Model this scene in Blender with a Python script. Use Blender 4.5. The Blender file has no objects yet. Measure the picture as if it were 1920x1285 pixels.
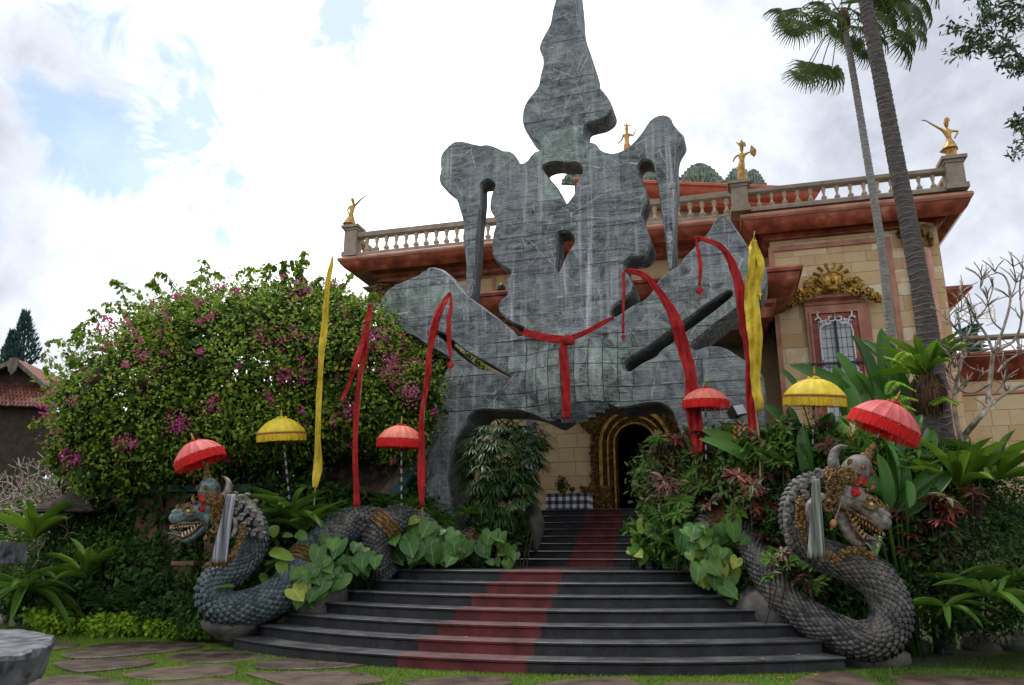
import bpy, bmesh, math, random
import numpy as np
from mathutils import Vector, Matrix
from mathutils.geometry import tessellate_polygon
random.seed(7); rng = np.random.default_rng(7)
R = math.radians
S = bpy.context.scene; COL = S.collection

# ------------------------------------------------------------ camera, world, sun, exposure
PITCH = R(15.0); F = 1458.0; EYE = 1.6
cam = bpy.data.cameras.new('camera'); co = bpy.data.objects.new('camera', cam); COL.objects.link(co)
co.location = (0, 0, EYE); co.rotation_euler = (R(90) + PITCH, 0, 0)
cam.sensor_width = 36; cam.lens = 36 * F / 1920; cam.clip_start = .05; cam.clip_end = 2000
S.camera = co
SUN_EL, SUN_AZ = R(70), R(-40)          # azimuth measured from +Y towards +X
world = bpy.data.worlds.new('World'); S.world = world; world.use_nodes = True
def build_sky():
    nt = world.node_tree; N = nt.nodes; L = nt.links; N.clear()
    def n(t, **k):
        x = N.new(t)
        for a, b in k.items(): setattr(x, a, b)
        return x
    out = n('ShaderNodeOutputWorld'); bg = n('ShaderNodeBackground'); bg.inputs['Strength'].default_value = .1
    L.new(bg.outputs[0], out.inputs[0])
    sky = n('ShaderNodeTexSky', sky_type='NISHITA'); sky.sun_disc = False; sky.sun_elevation = SUN_EL; sky.sun_rotation = SUN_AZ
    tc = n('ShaderNodeTexCoord'); V = tc.outputs['Generated']
    def noise(vec, scale, det=6, rough=.55, dist=0.0):
        x = n('ShaderNodeTexNoise'); x.inputs['Scale'].default_value = scale; x.inputs['Detail'].default_value = det
        x.inputs['Roughness'].default_value = rough; x.inputs['Distortion'].default_value = dist; L.new(vec, x.inputs['Vector']); return x
    def mth(op, a, b=None, c=None, clamp=False):
        x = n('ShaderNodeMath', operation=op); x.use_clamp = clamp
        for i, q in enumerate((a, b, c)):
            if q is None: continue
            if isinstance(q, (int, float)): x.inputs[i].default_value = q
            else: L.new(q, x.inputs[i])
        return x.outputs[0]
    def ramp(val, a, b, lo=0., hi=1.):
        x = n('ShaderNodeMapRange', interpolation_type='SMOOTHSTEP'); L.new(val, x.inputs[0])
        x.inputs[1].default_value = a; x.inputs[2].default_value = b; x.inputs[3].default_value = lo; x.inputs[4].default_value = hi
        return x.outputs[0]
    big = noise(V, 2.3, 7, .55, .4); fine = noise(V, 6.5, 8, .6, .3); wisp = noise(V, 13, 8, .62, .8)
    # openings in the cloud deck: directions of the gaps, torn by the noise
    gaps = [((232, 165), 6.3, 1.), ((405, 372), 3.4, 1.), ((690, 4), 5., .8), ((440, 60), 5., .45), ((95, 225), 4., .45), ((-500, 300), 9., .9), ((2500, 200), 8, .8), ((560, -900), 10, 1.)]
    tot = None
    for (px, py), rad, amt in gaps:
        d = ray(px, py).normalized()
        vm = n('ShaderNodeVectorMath', operation='DOT_PRODUCT'); L.new(V, vm.inputs[0]); vm.inputs[1].default_value = d
        g = ramp(vm.outputs['Value'], math.cos(R(rad * 1.6)), math.cos(R(rad * .1)), 0, amt)
        tot = g if tot is None else mth('MAXIMUM', tot, g)
    t = mth('ADD', mth('MULTIPLY', tot, .80), mth('MULTIPLY', mth('SUBTRACT', fine.outputs['Fac'], .5), 2.6))
    t = mth('ADD', t, mth('MULTIPLY', mth('SUBTRACT', wisp.outputs['Fac'], .5), 1.5))
    gap = ramp(t, .26, .80, 0, .85)
    # cloud brightness: brightest towards the veiled sun, greyer away from it
    vm = n('ShaderNodeVectorMath', operation='DOT_PRODUCT'); L.new(V, vm.inputs[0]); vm.inputs[1].default_value = ray(640, -150).normalized()
    glow = ramp(vm.outputs['Value'], .74, .985)
    b = mth('ADD', mth('MULTIPLY', glow, .40), mth('MULTIPLY', mth('SUBTRACT', big.outputs['Fac'], .5), 1.3))
    b = mth('ADD', b, mth('MULTIPLY', mth('SUBTRACT', fine.outputs['Fac'], .5), 1.7))
    for (px, py), rad, amt in (((1640, 130), 24, .34), ((60, 330), 14, .26), ((-900, 0), 30, .25), ((2900, -500), 30, .2)):      # heavier cloud banks
        v2 = n('ShaderNodeVectorMath', operation='DOT_PRODUCT'); L.new(V, v2.inputs[0]); v2.inputs[1].default_value = ray(px, py).normalized()
        b = mth('SUBTRACT', b, ramp(v2.outputs['Value'], math.cos(R(rad)), math.cos(R(rad * .25)), 0, amt))
    cr = n('ShaderNodeValToRGB'); L.new(mth('ADD', b, .60, clamp=True), cr.inputs[0])
    e = cr.color_ramp.elements; e[0].position = 0; e[0].color = (.27, .285, .33, 1); e[1].position = .95; e[1].color = (1, 1, 1, 1)
    k = e.new(.50); k.color = (.43, .45, .50, 1)
    sc = n('ShaderNodeVectorMath', operation='SCALE'); L.new(cr.outputs[0], sc.inputs[0]); sc.inputs['Scale'].default_value = 10.6
    sk = n('ShaderNodeVectorMath', operation='SCALE'); L.new(sky.outputs[0], sk.inputs[0]); sk.inputs['Scale'].default_value = .95
    mx = n('ShaderNodeMix', data_type='RGBA'); L.new(gap, mx.inputs[0]); L.new(sc.outputs[0], mx.inputs[6]); L.new(sk.outputs[0], mx.inputs[7])
    L.new(mx.outputs[2], bg.inputs['Color'])
def ray(px, py):
    x = (px - 960) / F; y = (642.5 - py) / F
    return Vector((x, math.cos(PITCH) - y * math.sin(PITCH), math.sin(PITCH) + y * math.cos(PITCH)))
build_sky()
sl = bpy.data.lights.new('sun', 'SUN'); sl.energy = 1.5; sl.angle = R(11); sl.color = (1, .95, .88)
so = bpy.data.objects.new('sun', sl); COL.objects.link(so)
sd = Vector((math.sin(R(-160)) * math.cos(SUN_EL), math.cos(R(-160)) * math.cos(SUN_EL), math.sin(SUN_EL)))
SUN_DIR = Vector((math.sin(SUN_AZ) * math.cos(SUN_EL), math.cos(SUN_AZ) * math.cos(SUN_EL), math.sin(SUN_EL)))
so.rotation_euler = SUN_DIR.to_track_quat('Z', 'Y').to_euler()
vs = S.view_settings; S.display_settings.display_device = 'sRGB'
vs.view_transform = 'Standard'; vs.look = 'None'; vs.gamma = 1; vs.exposure = 1.1; vs.use_curve_mapping = False
S.render.engine = 'CYCLES'; S.cycles.max_bounces = 6; S.cycles.diffuse_bounces = 3; S.cycles.transparent_max_bounces = 4

# ------------------------------------------------------------ site frame: u right along the facade, v away from the visitor
YAW = R(15); O = Vector((0, 12.9)); UU = Vector((math.cos(YAW), -math.sin(YAW))); VV = Vector((math.sin(YAW), math.cos(YAW)))
def W(u, v, z): q = O + UU * u + VV * v; return Vector((q.x, q.y, z))
def loc(p): q = Vector((p[0], p[1])) - O; return q.dot(UU), q.dot(VV)
def PV(px, py, v):
    d = ray(px, py); t = (v + O.dot(VV)) / (d.x * VV.x + d.y * VV.y); return Vector((d.x * t, d.y * t, EYE + d.z * t))
def UV(px, py, v): p = PV(px, py, v); u, _ = loc(p); return u, p.z
def PD(px, py, D): d = ray(px, py); t = D / d.y; return Vector((d.x * t, D, EYE + d.z * t))
def PZ(px, py, z): d = ray(px, py); t = (z - EYE) / d.z; return Vector((d.x * t, d.y * t, z))
def PXM(D): return D / F / 1.0          # metres per photo pixel at distance D (close to the axis)

# ------------------------------------------------------------ materials
MATS = {}
def M(name, c1, c2=None, scale=4., rough=.8, bump=.0, bscale=30., island=0., objr=0., metal=0., stretch=(1, 1, 1), transl=0., detail=5., world_co=False, contrast=(.35, .65), c3=None, spec=.3, bstretch=None):
    m = bpy.data.materials.new(name); m.use_nodes = True; nt = m.node_tree; N = nt.nodes; L = nt.links
    b = N['Principled BSDF']; b.inputs['Roughness'].default_value = rough; b.inputs['Metallic'].default_value = metal
    b.inputs['Specular IOR Level'].default_value = spec
    c2 = c2 or c1
    tc = N.new('ShaderNodeTexCoord'); geo = N.new('ShaderNodeNewGeometry')
    src = geo.outputs['Position'] if world_co else tc.outputs['Object']
    mp = N.new('ShaderNodeMapping'); mp.inputs['Scale'].default_value = stretch; L.new(src, mp.inputs[0])
    oi = N.new('ShaderNodeObjectInfo')
    if objr and not world_co:
        cb = N.new('ShaderNodeVectorMath'); cb.operation = 'SCALE'; cb.inputs[0].default_value = (13, 7, 9); L.new(oi.outputs['Random'], cb.inputs['Scale']); L.new(cb.outputs[0], mp.inputs['Location'])
    no = N.new('ShaderNodeTexNoise'); no.inputs['Scale'].default_value = scale; no.inputs['Detail'].default_value = detail; L.new(mp.outputs[0], no.inputs['Vector'])
    fac = no.outputs['Fac']
    def mix(a, bb, w):
        x = N.new('ShaderNodeMath'); x.operation = 'MULTIPLY_ADD'; L.new(bb, x.inputs[0]); x.inputs[1].default_value = w
        y = N.new('ShaderNodeMath'); y.operation = 'SUBTRACT'; L.new(a, y.inputs[0]); y.inputs[1].default_value = w / 2; L.new(y.outputs[0], x.inputs[2]); return x.outputs[0]
    if island: fac = mix(fac, geo.outputs['Random Per Island'], island)
    if objr: fac = mix(fac, oi.outputs['Random'], objr)
    cr = N.new('ShaderNodeValToRGB'); L.new(fac, cr.inputs[0]); e = cr.color_ramp.elements
    e[0].position, e[1].position = contrast; e[0].color = (*c1, 1); e[1].color = (*c2, 1)
    if c3: k = e.new(min(1, contrast[1] + .14)); k.color = (*c3, 1)
    L.new(cr.outputs[0], b.inputs['Base Color'])
    if bump:
        bn = N.new('ShaderNodeTexNoise'); bn.inputs['Scale'].default_value = bscale; bn.inputs['Detail'].default_value = 6
        mp2 = N.new('ShaderNodeMapping'); mp2.inputs['Scale'].default_value = bstretch or stretch; L.new(src, mp2.inputs[0]); L.new(mp2.outputs[0], bn.inputs['Vector'])
        bu = N.new('ShaderNodeBump'); bu.inputs['Strength'].default_value = bump; bu.inputs['Distance'].default_value = .03; L.new(bn.outputs['Fac'], bu.inputs['Height']); L.new(bu.outputs[0], b.inputs['Normal'])
    if transl:
        out = [x for x in N if x.type == 'OUTPUT_MATERIAL'][0]
        tr = N.new('ShaderNodeBsdfTranslucent'); L.new(cr.outputs[0], tr.inputs[0]); ms = N.new('ShaderNodeMixShader'); ms.inputs[0].default_value = transl
        L.new(b.outputs[0], ms.inputs[1]); L.new(tr.outputs[0], ms.inputs[2]); L.new(ms.outputs[0], out.inputs[0])
    MATS[name] = m; return m

def gate_marble(name, dark, mid, strata):
    """dark green-grey marble: mottled, layered, white hairline veins, pale vertical lime runs"""
    m = bpy.data.materials.new(name); m.use_nodes = True; nt = m.node_tree; N = nt.nodes; L = nt.links; b = N['Principled BSDF']
    b.inputs['Roughness'].default_value = .52; b.inputs['Specular IOR Level'].default_value = .35
    geo = N.new('ShaderNodeNewGeometry'); oi = N.new('ShaderNodeObjectInfo'); P = geo.outputs['Position']
    def mp(s, rot=(0, 0, YAW * 1)):
        x = N.new('ShaderNodeMapping'); x.inputs['Rotation'].default_value = rot; x.inputs['Scale'].default_value = s; L.new(P, x.inputs[0]); return x.outputs[0]
    def noise(v, sc, d=6, r=.55, di=0):
        x = N.new('ShaderNodeTexNoise'); x.inputs['Scale'].default_value = sc; x.inputs['Detail'].default_value = d; x.inputs['Roughness'].default_value = r; x.inputs['Distortion'].default_value = di; L.new(v, x.inputs['Vector']); return x.outputs['Fac']
    def mth(op, a, bb, c=None):
        x = N.new('ShaderNodeMath'); x.operation = op
        for i, q in enumerate((a, bb, c)):
            if q is None: continue
            if isinstance(q, (int, float)): x.inputs[i].default_value = q
            else: L.new(q, x.inputs[i])
        return x.outputs[0]
    def ramp(v, a, bb, lo=0, hi=1):
        x = N.new('ShaderNodeMapRange'); x.interpolation_type = 'SMOOTHSTEP'; L.new(v, x.inputs[0])
        for i, q in enumerate((a, bb, lo, hi)): x.inputs[i + 1].default_value = q
        return x.outputs[0]
    def mixc(f, a, c):
        x = N.new('ShaderNodeMix'); x.data_type = 'RGBA'; L.new(f, x.inputs[0]); L.new(a, x.inputs[6])
        if isinstance(c, tuple): x.inputs[7].default_value = (*c, 1)
        else: L.new(c, x.inputs[7])
        return x.outputs[2]
    f = noise(mp((1, 1, strata)), 2.6, 8, .70, 1.0)
    f = mth('ADD', f, mth('MULTIPLY_ADD', oi.outputs['Random'], .10, -.05))
    cr = N.new('ShaderNodeValToRGB'); L.new(f, cr.inputs[0]); e = cr.color_ramp.elements
    e[0].position = .36; e[0].color = (*[q * .80 for q in dark], 1); e[1].position = .66; e[1].color = (*mid, 1)
    k = e.new(.5); k.color = (*[(a + c) / 2 * .92 for a, c in zip(dark, mid)], 1)
    col = cr.outputs[0]
    blu = noise(mp((1, 1, 1)), .55, 3); col = mixc(ramp(blu, .45, .65, 0, .40), col, (.14, .15, .185))
    # fine layered lines
    st = noise(mp((.35, .35, 14)), 3.2, 6, .7, .3)
    col = mixc(ramp(st, .56, .70, 0, .28), col, (.30, .33, .33)); col = mixc(ramp(st, .42, .32, 0, .45), col, (.035, .040, .044))
    # white hairline veins (random slanted cracks)
    for sc, rot, w, amt in ((.75, (.9, .7, .3), .0045, .9), (1.1, (0, 1.1, -.4), .008, .6), (.8, (0, -1.3, .2), .006, .6), (2.3, (.6, .9, .5), .014, .5), (4., (.1, .4, .9), .022, .4)):
        vo = N.new('ShaderNodeTexVoronoi'); vo.feature = 'DISTANCE_TO_EDGE'; vo.inputs['Scale'].default_value = sc; L.new(mp((1, 1, .55), rot), vo.inputs['Vector']); d = vo.outputs['Distance']
        msk = ramp(noise(mp((1, 1, 1)), sc * 2.1 + .5, 3), .50, .58)
        col = mixc(mth('MULTIPLY', ramp(d, w, 0, 0, amt), msk), col, (.58, .60, .59))
    # lime runs: vertical stains with their own shapes
    dr = noise(mp((5.5, 5.5, .22)), 1.0, 6, .65, .15); zone = noise(mp((.5, .5, .28)), 1.0, 2)
    sep = N.new('ShaderNodeSeparateXYZ'); L.new(P, sep.inputs[0])
    wet = mth('MULTIPLY', ramp(sep.outputs[2], 5.5, 7.5), ramp(sep.outputs[2], 11.2, 9.4))
    dm = mth('MULTIPLY', ramp(dr, .50, .74), mth('ADD', ramp(zone, .42, .58, 0, .6), mth('MULTIPLY', wet, .6)))
    col = mixc(dm, col, (.52, .53, .56))
    L.new(col, b.inputs['Base Color'])
    bn = noise(mp((1, 1, 5)), 6, 8, .65); bn2 = noise(mp((.4, .4, 14)), 4, 5, .6)
    bu = N.new('ShaderNodeBump'); bu.inputs['Strength'].default_value = .8; bu.inputs['Distance'].default_value = .06; L.new(mth('ADD', bn, mth('MULTIPLY', bn2, .8)), bu.inputs['Height']); L.new(bu.outputs[0], b.inputs['Normal'])
    MATS[name] = m; return m

marble = gate_marble('marble_slab', (.050, .058, .063), (.285, .325, .32), 1.25)
marble_strata = gate_marble('marble_strata', (.046, .054, .058), (.27, .305, .305), 2.2)
marble_core = gate_marble('marble_core', (.045, .052, .055), (.20, .225, .225), 3.0)
marble_green = gate_marble('marble_green', (.060, .076, .072), (.32, .395, .355), 1.1)
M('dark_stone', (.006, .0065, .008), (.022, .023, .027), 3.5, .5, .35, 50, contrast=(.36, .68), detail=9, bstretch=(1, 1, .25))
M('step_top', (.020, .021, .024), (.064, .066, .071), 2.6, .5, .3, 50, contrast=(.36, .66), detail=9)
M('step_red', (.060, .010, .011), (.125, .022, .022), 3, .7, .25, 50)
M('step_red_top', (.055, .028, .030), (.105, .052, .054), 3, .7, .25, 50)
M('soil', (.018, .012, .008), (.05, .034, .022), 6, .95, .6, 30)
M('lawn_soil', (.030, .036, .012), (.045, .060, .018), 3, .95, .6, 40)
M('paving', (.020, .014, .010), (.085, .060, .044), 3.2, .5, .5, 22, objr=.25, world_co=True, detail=10)
M('sandstone', (.46, .31, .16), (.56, .43, .26), 3.0, .8, .25, 25, objr=1.1, contrast=(.0, 1.0), c3=(.60, .53, .38), world_co=True)
M('sandstone_back', (.38, .27, .15), (.46, .33, .20), 3, .9, .2, 30)
M('pale_edge', (.07, .08, .08), (.42, .44, .43), 2.2, .7, contrast=(.42, .60), world_co=True)
M('limestone', (.36, .27, .19), (.46, .36, .26), 5, .75, .15, 40)
M('limestone_rail', (.21, .165, .125), (.29, .235, .18), 5, .75, .15, 40)
M('red_marble', (.16, .032, .017), (.31, .076, .040), 2.6, .42, .12, 20, world_co=True, detail=9, c3=(.42, .19, .12), contrast=(.4, .60))
M('pink_marble', (.28, .10, .062), (.42, .20, .135), 2.2, .45, .12, 20, c3=(.50, .31, .22))
M('red_paint', (.27, .052, .025), (.35, .085, .045), 2.5, .5, .1, 30)
M('soffit', (.20, .16, .11), (.27, .22, .155), 2, .8, .1, 30)
M('gold', (.17, .085, .018), (.50, .30, .065), 6, .38, .4, 35, metal=.75)
M('gold_statue', (.22, .11, .03), (.44, .27, .08), 7, .36, .25, 30, metal=.7)
M('gold_dark', (.05, .026, .007), (.20, .11, .03), 9, .5, .7, 30, metal=.5)
M('bronze_green', (.05, .07, .055), (.20, .265, .20), 7, .7, .6, 25)
M('interior_shade', (.006, .005, .004), (.010, .008, .006), 3, .9)  # near-black: the darkness indoors is put into this colour
M('grey_column', (.20, .21, .23), (.28, .29, .31), 3, .5)
M('glass_reflection', (.34, .37, .41), (.42, .45, .50), 1.2, .25, spec=.6)  # pale blue-grey is a reflection painted into the glass colour
M('white_iron', (.60, .60, .58), (.68, .68, .66), 3, .5)
M('dark_iron', (.012, .012, .012), (.03, .03, .03), 5, .5)
M('teal_iron', (.03, .12, .12), (.06, .18, .17), 5, .5)
M('red_cloth', (.30, .010, .012), (.50, .028, .026), 5, .8, .8, 11, transl=.25)
M('red_fringe', (.52, .008, .010), (.70, .015, .015), 20, .8, island=.6, transl=.15)
M('red_top', (.38, .060, .062), (.48, .10, .095), 5, .62, .2, 14)
M('orange_top', (.44, .09, .06), (.52, .14, .095), 5, .62, .2, 14)
M('yellow_cloth', (.50, .36, .02), (.72, .56, .06), 5, .8, .8, 11, transl=.25)
M('yellow_top', (.42, .32, .010), (.54, .42, .02), 5, .6, .2, 14)
M('yellow_fringe', (.50, .33, .01), (.68, .48, .03), 20, .8, island=.6)
M('trim_brown', (.16, .05, .02), (.28, .11, .04), 30, .7)
M('pole_dark', (.02, .02, .022), (.05, .05, .05), 5, .5)
M('pole_white', (.22, .22, .20), (.34, .34, .31), 5, .5)
M('bamboo', (.24, .17, .08), (.34, .25, .13), 5, .6, stretch=(1, 1, .2))
M('scale_blue', (.022, .032, .036), (.085, .118, .122), 5.0, .36, .5, 30, objr=.45, island=.45, world_co=True, contrast=(.25, .75))
M('scale_grey', (.026, .026, .026), (.115, .108, .098), 4.0, .34, .5, 30, objr=.5, island=.5, world_co=True, contrast=(.25, .75), c3=(.14, .115, .085))
M('dragon_under', (.012, .015, .016), (.035, .04, .04), 5, .75, .9, 35)
M('dragon_stone', (.055, .052, .048), (.20, .185, .165), 5, .7, .8, 22)
M('dragon_teal', (.028, .055, .058), (.12, .165, .160), 14, .5, .6, 18)
M('dragon_pale', (.065, .058, .050), (.24, .205, .17), 12, .55, .7, 16)
M('dragon_gold', (.040, .022, .008), (.25, .145, .045), 22, .5, .9, 45, metal=.3)
M('tooth', (.42, .33, .22), (.52, .43, .31), 8, .5)
M('tooth_orange', (.24, .11, .04), (.36, .19, .08), 8, .5)
M('eye_yellow', (.55, .36, .03), (.65, .45, .05), 8, .25)
M('check_white', (.70, .70, .70), (.78, .78, .78), 9, .8)
M('bark_pale', (.13, .10, .078), (.38, .33, .27), 7, .85, .5, 25)
M('bark_dark', (.03, .022, .016), (.07, .05, .036), 7, .9, .6, 25)
M('palm_grey', (.15, .145, .135), (.28, .27, .255), 9, .85, .6, 30, stretch=(1, 1, 4))
M('palm_dark', (.040, .034, .032), (.105, .092, .085), 6, .85, .7, 30, stretch=(1, 1, 5))
M('palm_ring', (.17, .15, .14), (.24, .22, .20), 8, .9)
M('fibre', (.020, .012, .007), (.11, .058, .030), 10, .95, .8, 30, stretch=(1, 1, .2), island=.4)
GL = dict(rough=.65, transl=.36, spec=.12)
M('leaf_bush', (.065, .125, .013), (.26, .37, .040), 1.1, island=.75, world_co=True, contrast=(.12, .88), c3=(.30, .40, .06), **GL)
M('leaf_bush_shade', (.014, .035, .008), (.055, .11, .020), 1.1, island=.7, world_co=True, contrast=(.15, .85), **GL)  # darker copy of the bush leaf, inner shade painted into the colour
M('petal', (.36, .020, .15), (.62, .09, .34), 2, island=.8, rough=.7, transl=.3, contrast=(.1, .9))
M('leaf_yellow', (.42, .27, .02), (.55, .40, .04), 2, island=.8, **GL)
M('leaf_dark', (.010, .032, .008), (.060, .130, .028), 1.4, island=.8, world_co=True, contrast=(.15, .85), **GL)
M('leaf_mid', (.022, .065, .010), (.10, .20, .028), 1.4, island=.8, world_co=True, contrast=(.15, .85), **GL)
M('leaf_lime', (.15, .30, .018), (.34, .52, .05), 2, island=.8, world_co=True, contrast=(.15, .85), **GL)
M('leaf_croton', (.026, .010, .008), (.115, .045, .028), 1.5, objr=.9, rough=.45, transl=.15, contrast=(.2, .75), c3=(.075, .14, .03), world_co=True)
M('leaf_croton_red', (.070, .012, .010), (.17, .030, .018), 1.5, objr=.9, rough=.45, transl=.2, contrast=(.2, .8), world_co=True)
M('leaf_heart', (.020, .075, .010), (.062, .155, .022), 2.5, objr=.7, rough=.4, transl=.2, contrast=(.2, .85), c3=(.12, .18, .025), world_co=True)
M('leaf_heart_yellow', (.12, .18, .015), (.24, .27, .03), 2.5, objr=.6, rough=.45, transl=.2)
M('leaf_big', (.014, .065, .010), (.060, .165, .022), 2.0, objr=.7, rough=.38, transl=.2, contrast=(.2, .8), world_co=True)
M('leaf_nest', (.045, .115, .010), (.15, .26, .022), 2.0, objr=.7, rough=.42, transl=.25, contrast=(.2, .8), world_co=True)
M('leaf_palm', (.028, .055, .012), (.095, .135, .030), 1.5, island=.7, rough=.45, transl=.4, contrast=(.1, .9), c3=(.15, .14, .04))
M('leaf_rhapis', (.010, .030, .008), (.045, .095, .022), 1.5, island=.7, rough=.45, transl=.15, contrast=(.1, .9), c3=(.15, .14, .05), world_co=True)
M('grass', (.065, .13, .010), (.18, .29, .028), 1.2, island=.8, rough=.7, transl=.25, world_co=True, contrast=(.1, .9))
M('grass_shade', (.020, .045, .008), (.060, .115, .018), 1.2, island=.8, rough=.7, transl=.25, world_co=True, contrast=(.1, .9))  # darker copy of the lawn grass, shade painted into the colour
M('moss', (.035, .050, .012), (.09, .10, .03), 4, .95, .8, 30)
M('boulder', (.045, .042, .038), (.125, .115, .10), 3, .85, .8, 14)
M('slate_table', (.030, .033, .040), (.15, .158, .175), 5.5, .38, 1.0, 9)
M('terracotta', (.055, .018, .012), (.15, .048, .030), 3, .8, .4, 30, objr=.8, contrast=(.2, .8), world_co=True)
M('old_tile', (.028, .020, .015), (.085, .058, .040), 3, .9, .5, 30, objr=.8, contrast=(.2, .8), world_co=True)
M('weathered_wood', (.075, .062, .050), (.17, .145, .12), 6, .85, .5, 30, stretch=(1, 1, .3))
M('dark_wood', (.020, .013, .009), (.045, .028, .018), 6, .8, .4, 30)
M('thatch', (.030, .024, .020), (.085, .068, .055), 8, .95, .9, 40, stretch=(1, 1, 3))
M('teal_board', (.018, .060, .066), (.035, .095, .10), 5, .6)
M('brown_plaster', (.10, .055, .030), (.17, .10, .06), 3, .85, .3, 30)
M('conifer', (.020, .055, .050), (.06, .12, .10), 3, island=.6, **GL)
M('heliconia', (.45, .11, .015), (.62, .22, .03), 3, .5, island=.5)
M('litter', (.05, .028, .010), (.26, .16, .045), 3, .8, island=1.0, contrast=(.1, .9))
M('violet', (.20, .08, .36), (.30, .14, .46), 3, .6)
def mat(n): return MATS[n] if isinstance(n, str) else n

# ------------------------------------------------------------ objects
def root_loc(o):
    v = Vector((0, 0, 0))
    while o is not None: v += o.location; o = o.parent
    return v
def tag(o, label=None, cat=None, group=None, kind=None):
    if label: o['label'] = label
    if cat: o['category'] = cat
    if group: o['group'] = group
    if kind: o['kind'] = kind
    return o
def thing(name, label, cat, at, group=None):
    o = bpy.data.objects.new(name, None); COL.objects.link(o); o.location = at; o.empty_display_size = .2
    return tag(o, label, cat, group)
def link(name, me, parent=None, matrix=None, kind=None, label=None):
    o = bpy.data.objects.new(name, me); COL.objects.link(o)
    if matrix is not None:
        m = matrix.copy()
        if parent is not None: m.translation -= root_loc(parent)
        o.matrix_basis = m
    if parent is not None: o.parent = parent
    return tag(o, label, None, None, kind)
class MB:
    def __init__(s): s.v = []; s.f = []; s.m = []; s.n = 0
    def add(s, V, Fc, mi=0):
        b = s.n; V = [tuple(p) for p in V]; s.v += V; s.n += len(V)
        for f in Fc: s.f.append(tuple(b + i for i in f)); s.m.append(mi)
    def box(s, u0, u1, v0, v1, z0, z1, mi=0):
        P = [W(u, v, z) for z in (z0, z1) for v in (v0, v1) for u in (u0, u1)]
        s.add(P, [(0, 2, 3, 1), (4, 5, 7, 6), (0, 1, 5, 4), (2, 6, 7, 3), (0, 4, 6, 2), (1, 3, 7, 5)], mi)
    def tube(s, pts, rad, seg=8, mi=0, cap=True, flat=None):
        rings = tube_rings(pts, rad, seg, flat); b = []
        V = [p for r in rings for p in r]; Fc = []
        n = len(rings)
        for i in range(n - 1):
            for j in range(seg):
                k = (j + 1) % seg; Fc.append((i * seg + j, i * seg + k, (i + 1) * seg + k, (i + 1) * seg + j))
        if cap: Fc.append(tuple(range(seg - 1, -1, -1))); Fc.append(tuple((n - 1) * seg + j for j in range(seg)))
        s.add(V, Fc, mi)
    def lathe(s, prof, at, seg=12, mi=0, M_=None):
        V = []; Fc = []
        for r, z in prof:
            for j in range(seg):
                a = 2 * math.pi * j / seg; p = Vector((r * math.cos(a), r * math.sin(a), z))
                if M_ is not None: p = M_ @ p
                V.append(Vector(at) + p)
        for i in range(len(prof) - 1):
            for j in range(seg):
                k = (j + 1) % seg; Fc.append((i * seg + j, i * seg + k, (i + 1) * seg + k, (i + 1) * seg + j))
        s.add(V, Fc, mi)
    def ball(s, c, r, seg=8, ring=5, mi=0, M_=None):
        r = Vector((r, r, r)) if isinstance(r, (int, float)) else Vector(r)
        V = []; Fc = []
        for i in range(ring + 1):
            t = math.pi * i / ring
            for j in range(seg):
                a = 2 * math.pi * j / seg; p = Vector((r.x * math.sin(t) * math.cos(a), r.y * math.sin(t) * math.sin(a), r.z * math.cos(t)))
                if M_ is not None: p = M_ @ p
                V.append(Vector(c) + p)
        for i in range(ring):
            for j in range(seg):
                k = (j + 1) % seg; Fc.append((i * seg + j, (i + 1) * seg + j, (i + 1) * seg + k, i * seg + k))
        s.add(V, Fc, mi)
    def sweep(s, path, prof, mi=0, close=False, cap=True):
        """path of (u,v); prof of (out,z), out is to the right of the path direction (towards the visitor when going left to right)"""
        P = [Vector(p) for p in path]; n = len(P); V = []; Fc = []; k = len(prof)
        for i in range(n):
            d0 = (P[i] - P[i - 1]).normalized() if i > 0 or close else None
            d1 = (P[(i + 1) % n] - P[i]).normalized() if i < n - 1 or close else None
            if d0 is None: d0 = d1
            if d1 is None: d1 = d0
            n0 = Vector((d0.y, -d0.x)); n1 = Vector((d1.y, -d1.x)); nn = (n0 + n1); nn = nn / max(.2, nn.dot(n0))
            for o_, z in prof: q = P[i] + nn * o_; V.append(W(q.x, q.y, z))
        for i in range(n - 1 + (1 if close else 0)):
            a = i * k; b = ((i + 1) % n) * k
            for j in range(k - 1): Fc.append((a + j, b + j, b + j + 1, a + j + 1))
        if cap and not close: Fc.append(tuple(range(k))); Fc.append(tuple((n - 1) * k + j for j in range(k - 1, -1, -1)))
        s.add(V, Fc, mi)
    def build(s, name, mats, parent=None, at=None, smooth=False, kind=None, label=None, cat=None, group=None, auto=None):
        me = bpy.data.meshes.new(name); off = Vector(at) if at is not None else (root_loc(parent) if parent is not None else Vector((0, 0, 0)))
        A = np.array(s.v, dtype=np.float64).reshape(-1, 3) - np.array(off)
        me.from_pydata(A.tolist(), [], s.f)
        mats = mats if isinstance(mats, (list, tuple)) else [mats]
        for m in mats: me.materials.append(mat(m))
        if len(mats) > 1: me.polygons.foreach_set('material_index', s.m)
        if smooth: me.polygons.foreach_set('use_smooth', [True] * len(me.polygons))
        if auto is not None: me.polygons.foreach_set('use_smooth', [True] * len(me.polygons)); me.set_sharp_from_angle(angle=R(auto))
        me.update()
        o = bpy.data.objects.new(name, me); COL.objects.link(o)
        if parent is not None: o.parent = parent
        elif at is not None: o.location = off
        return tag(o, label, cat, group, kind)
def mesh_of(V, Fc, name, m, smooth=False):
    me = bpy.data.meshes.new(name); me.from_pydata([tuple(p) for p in V], [], Fc); me.materials.append(mat(m))
    if smooth: me.polygons.foreach_set('use_smooth', [True] * len(me.polygons))
    me.update(); return me
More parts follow.
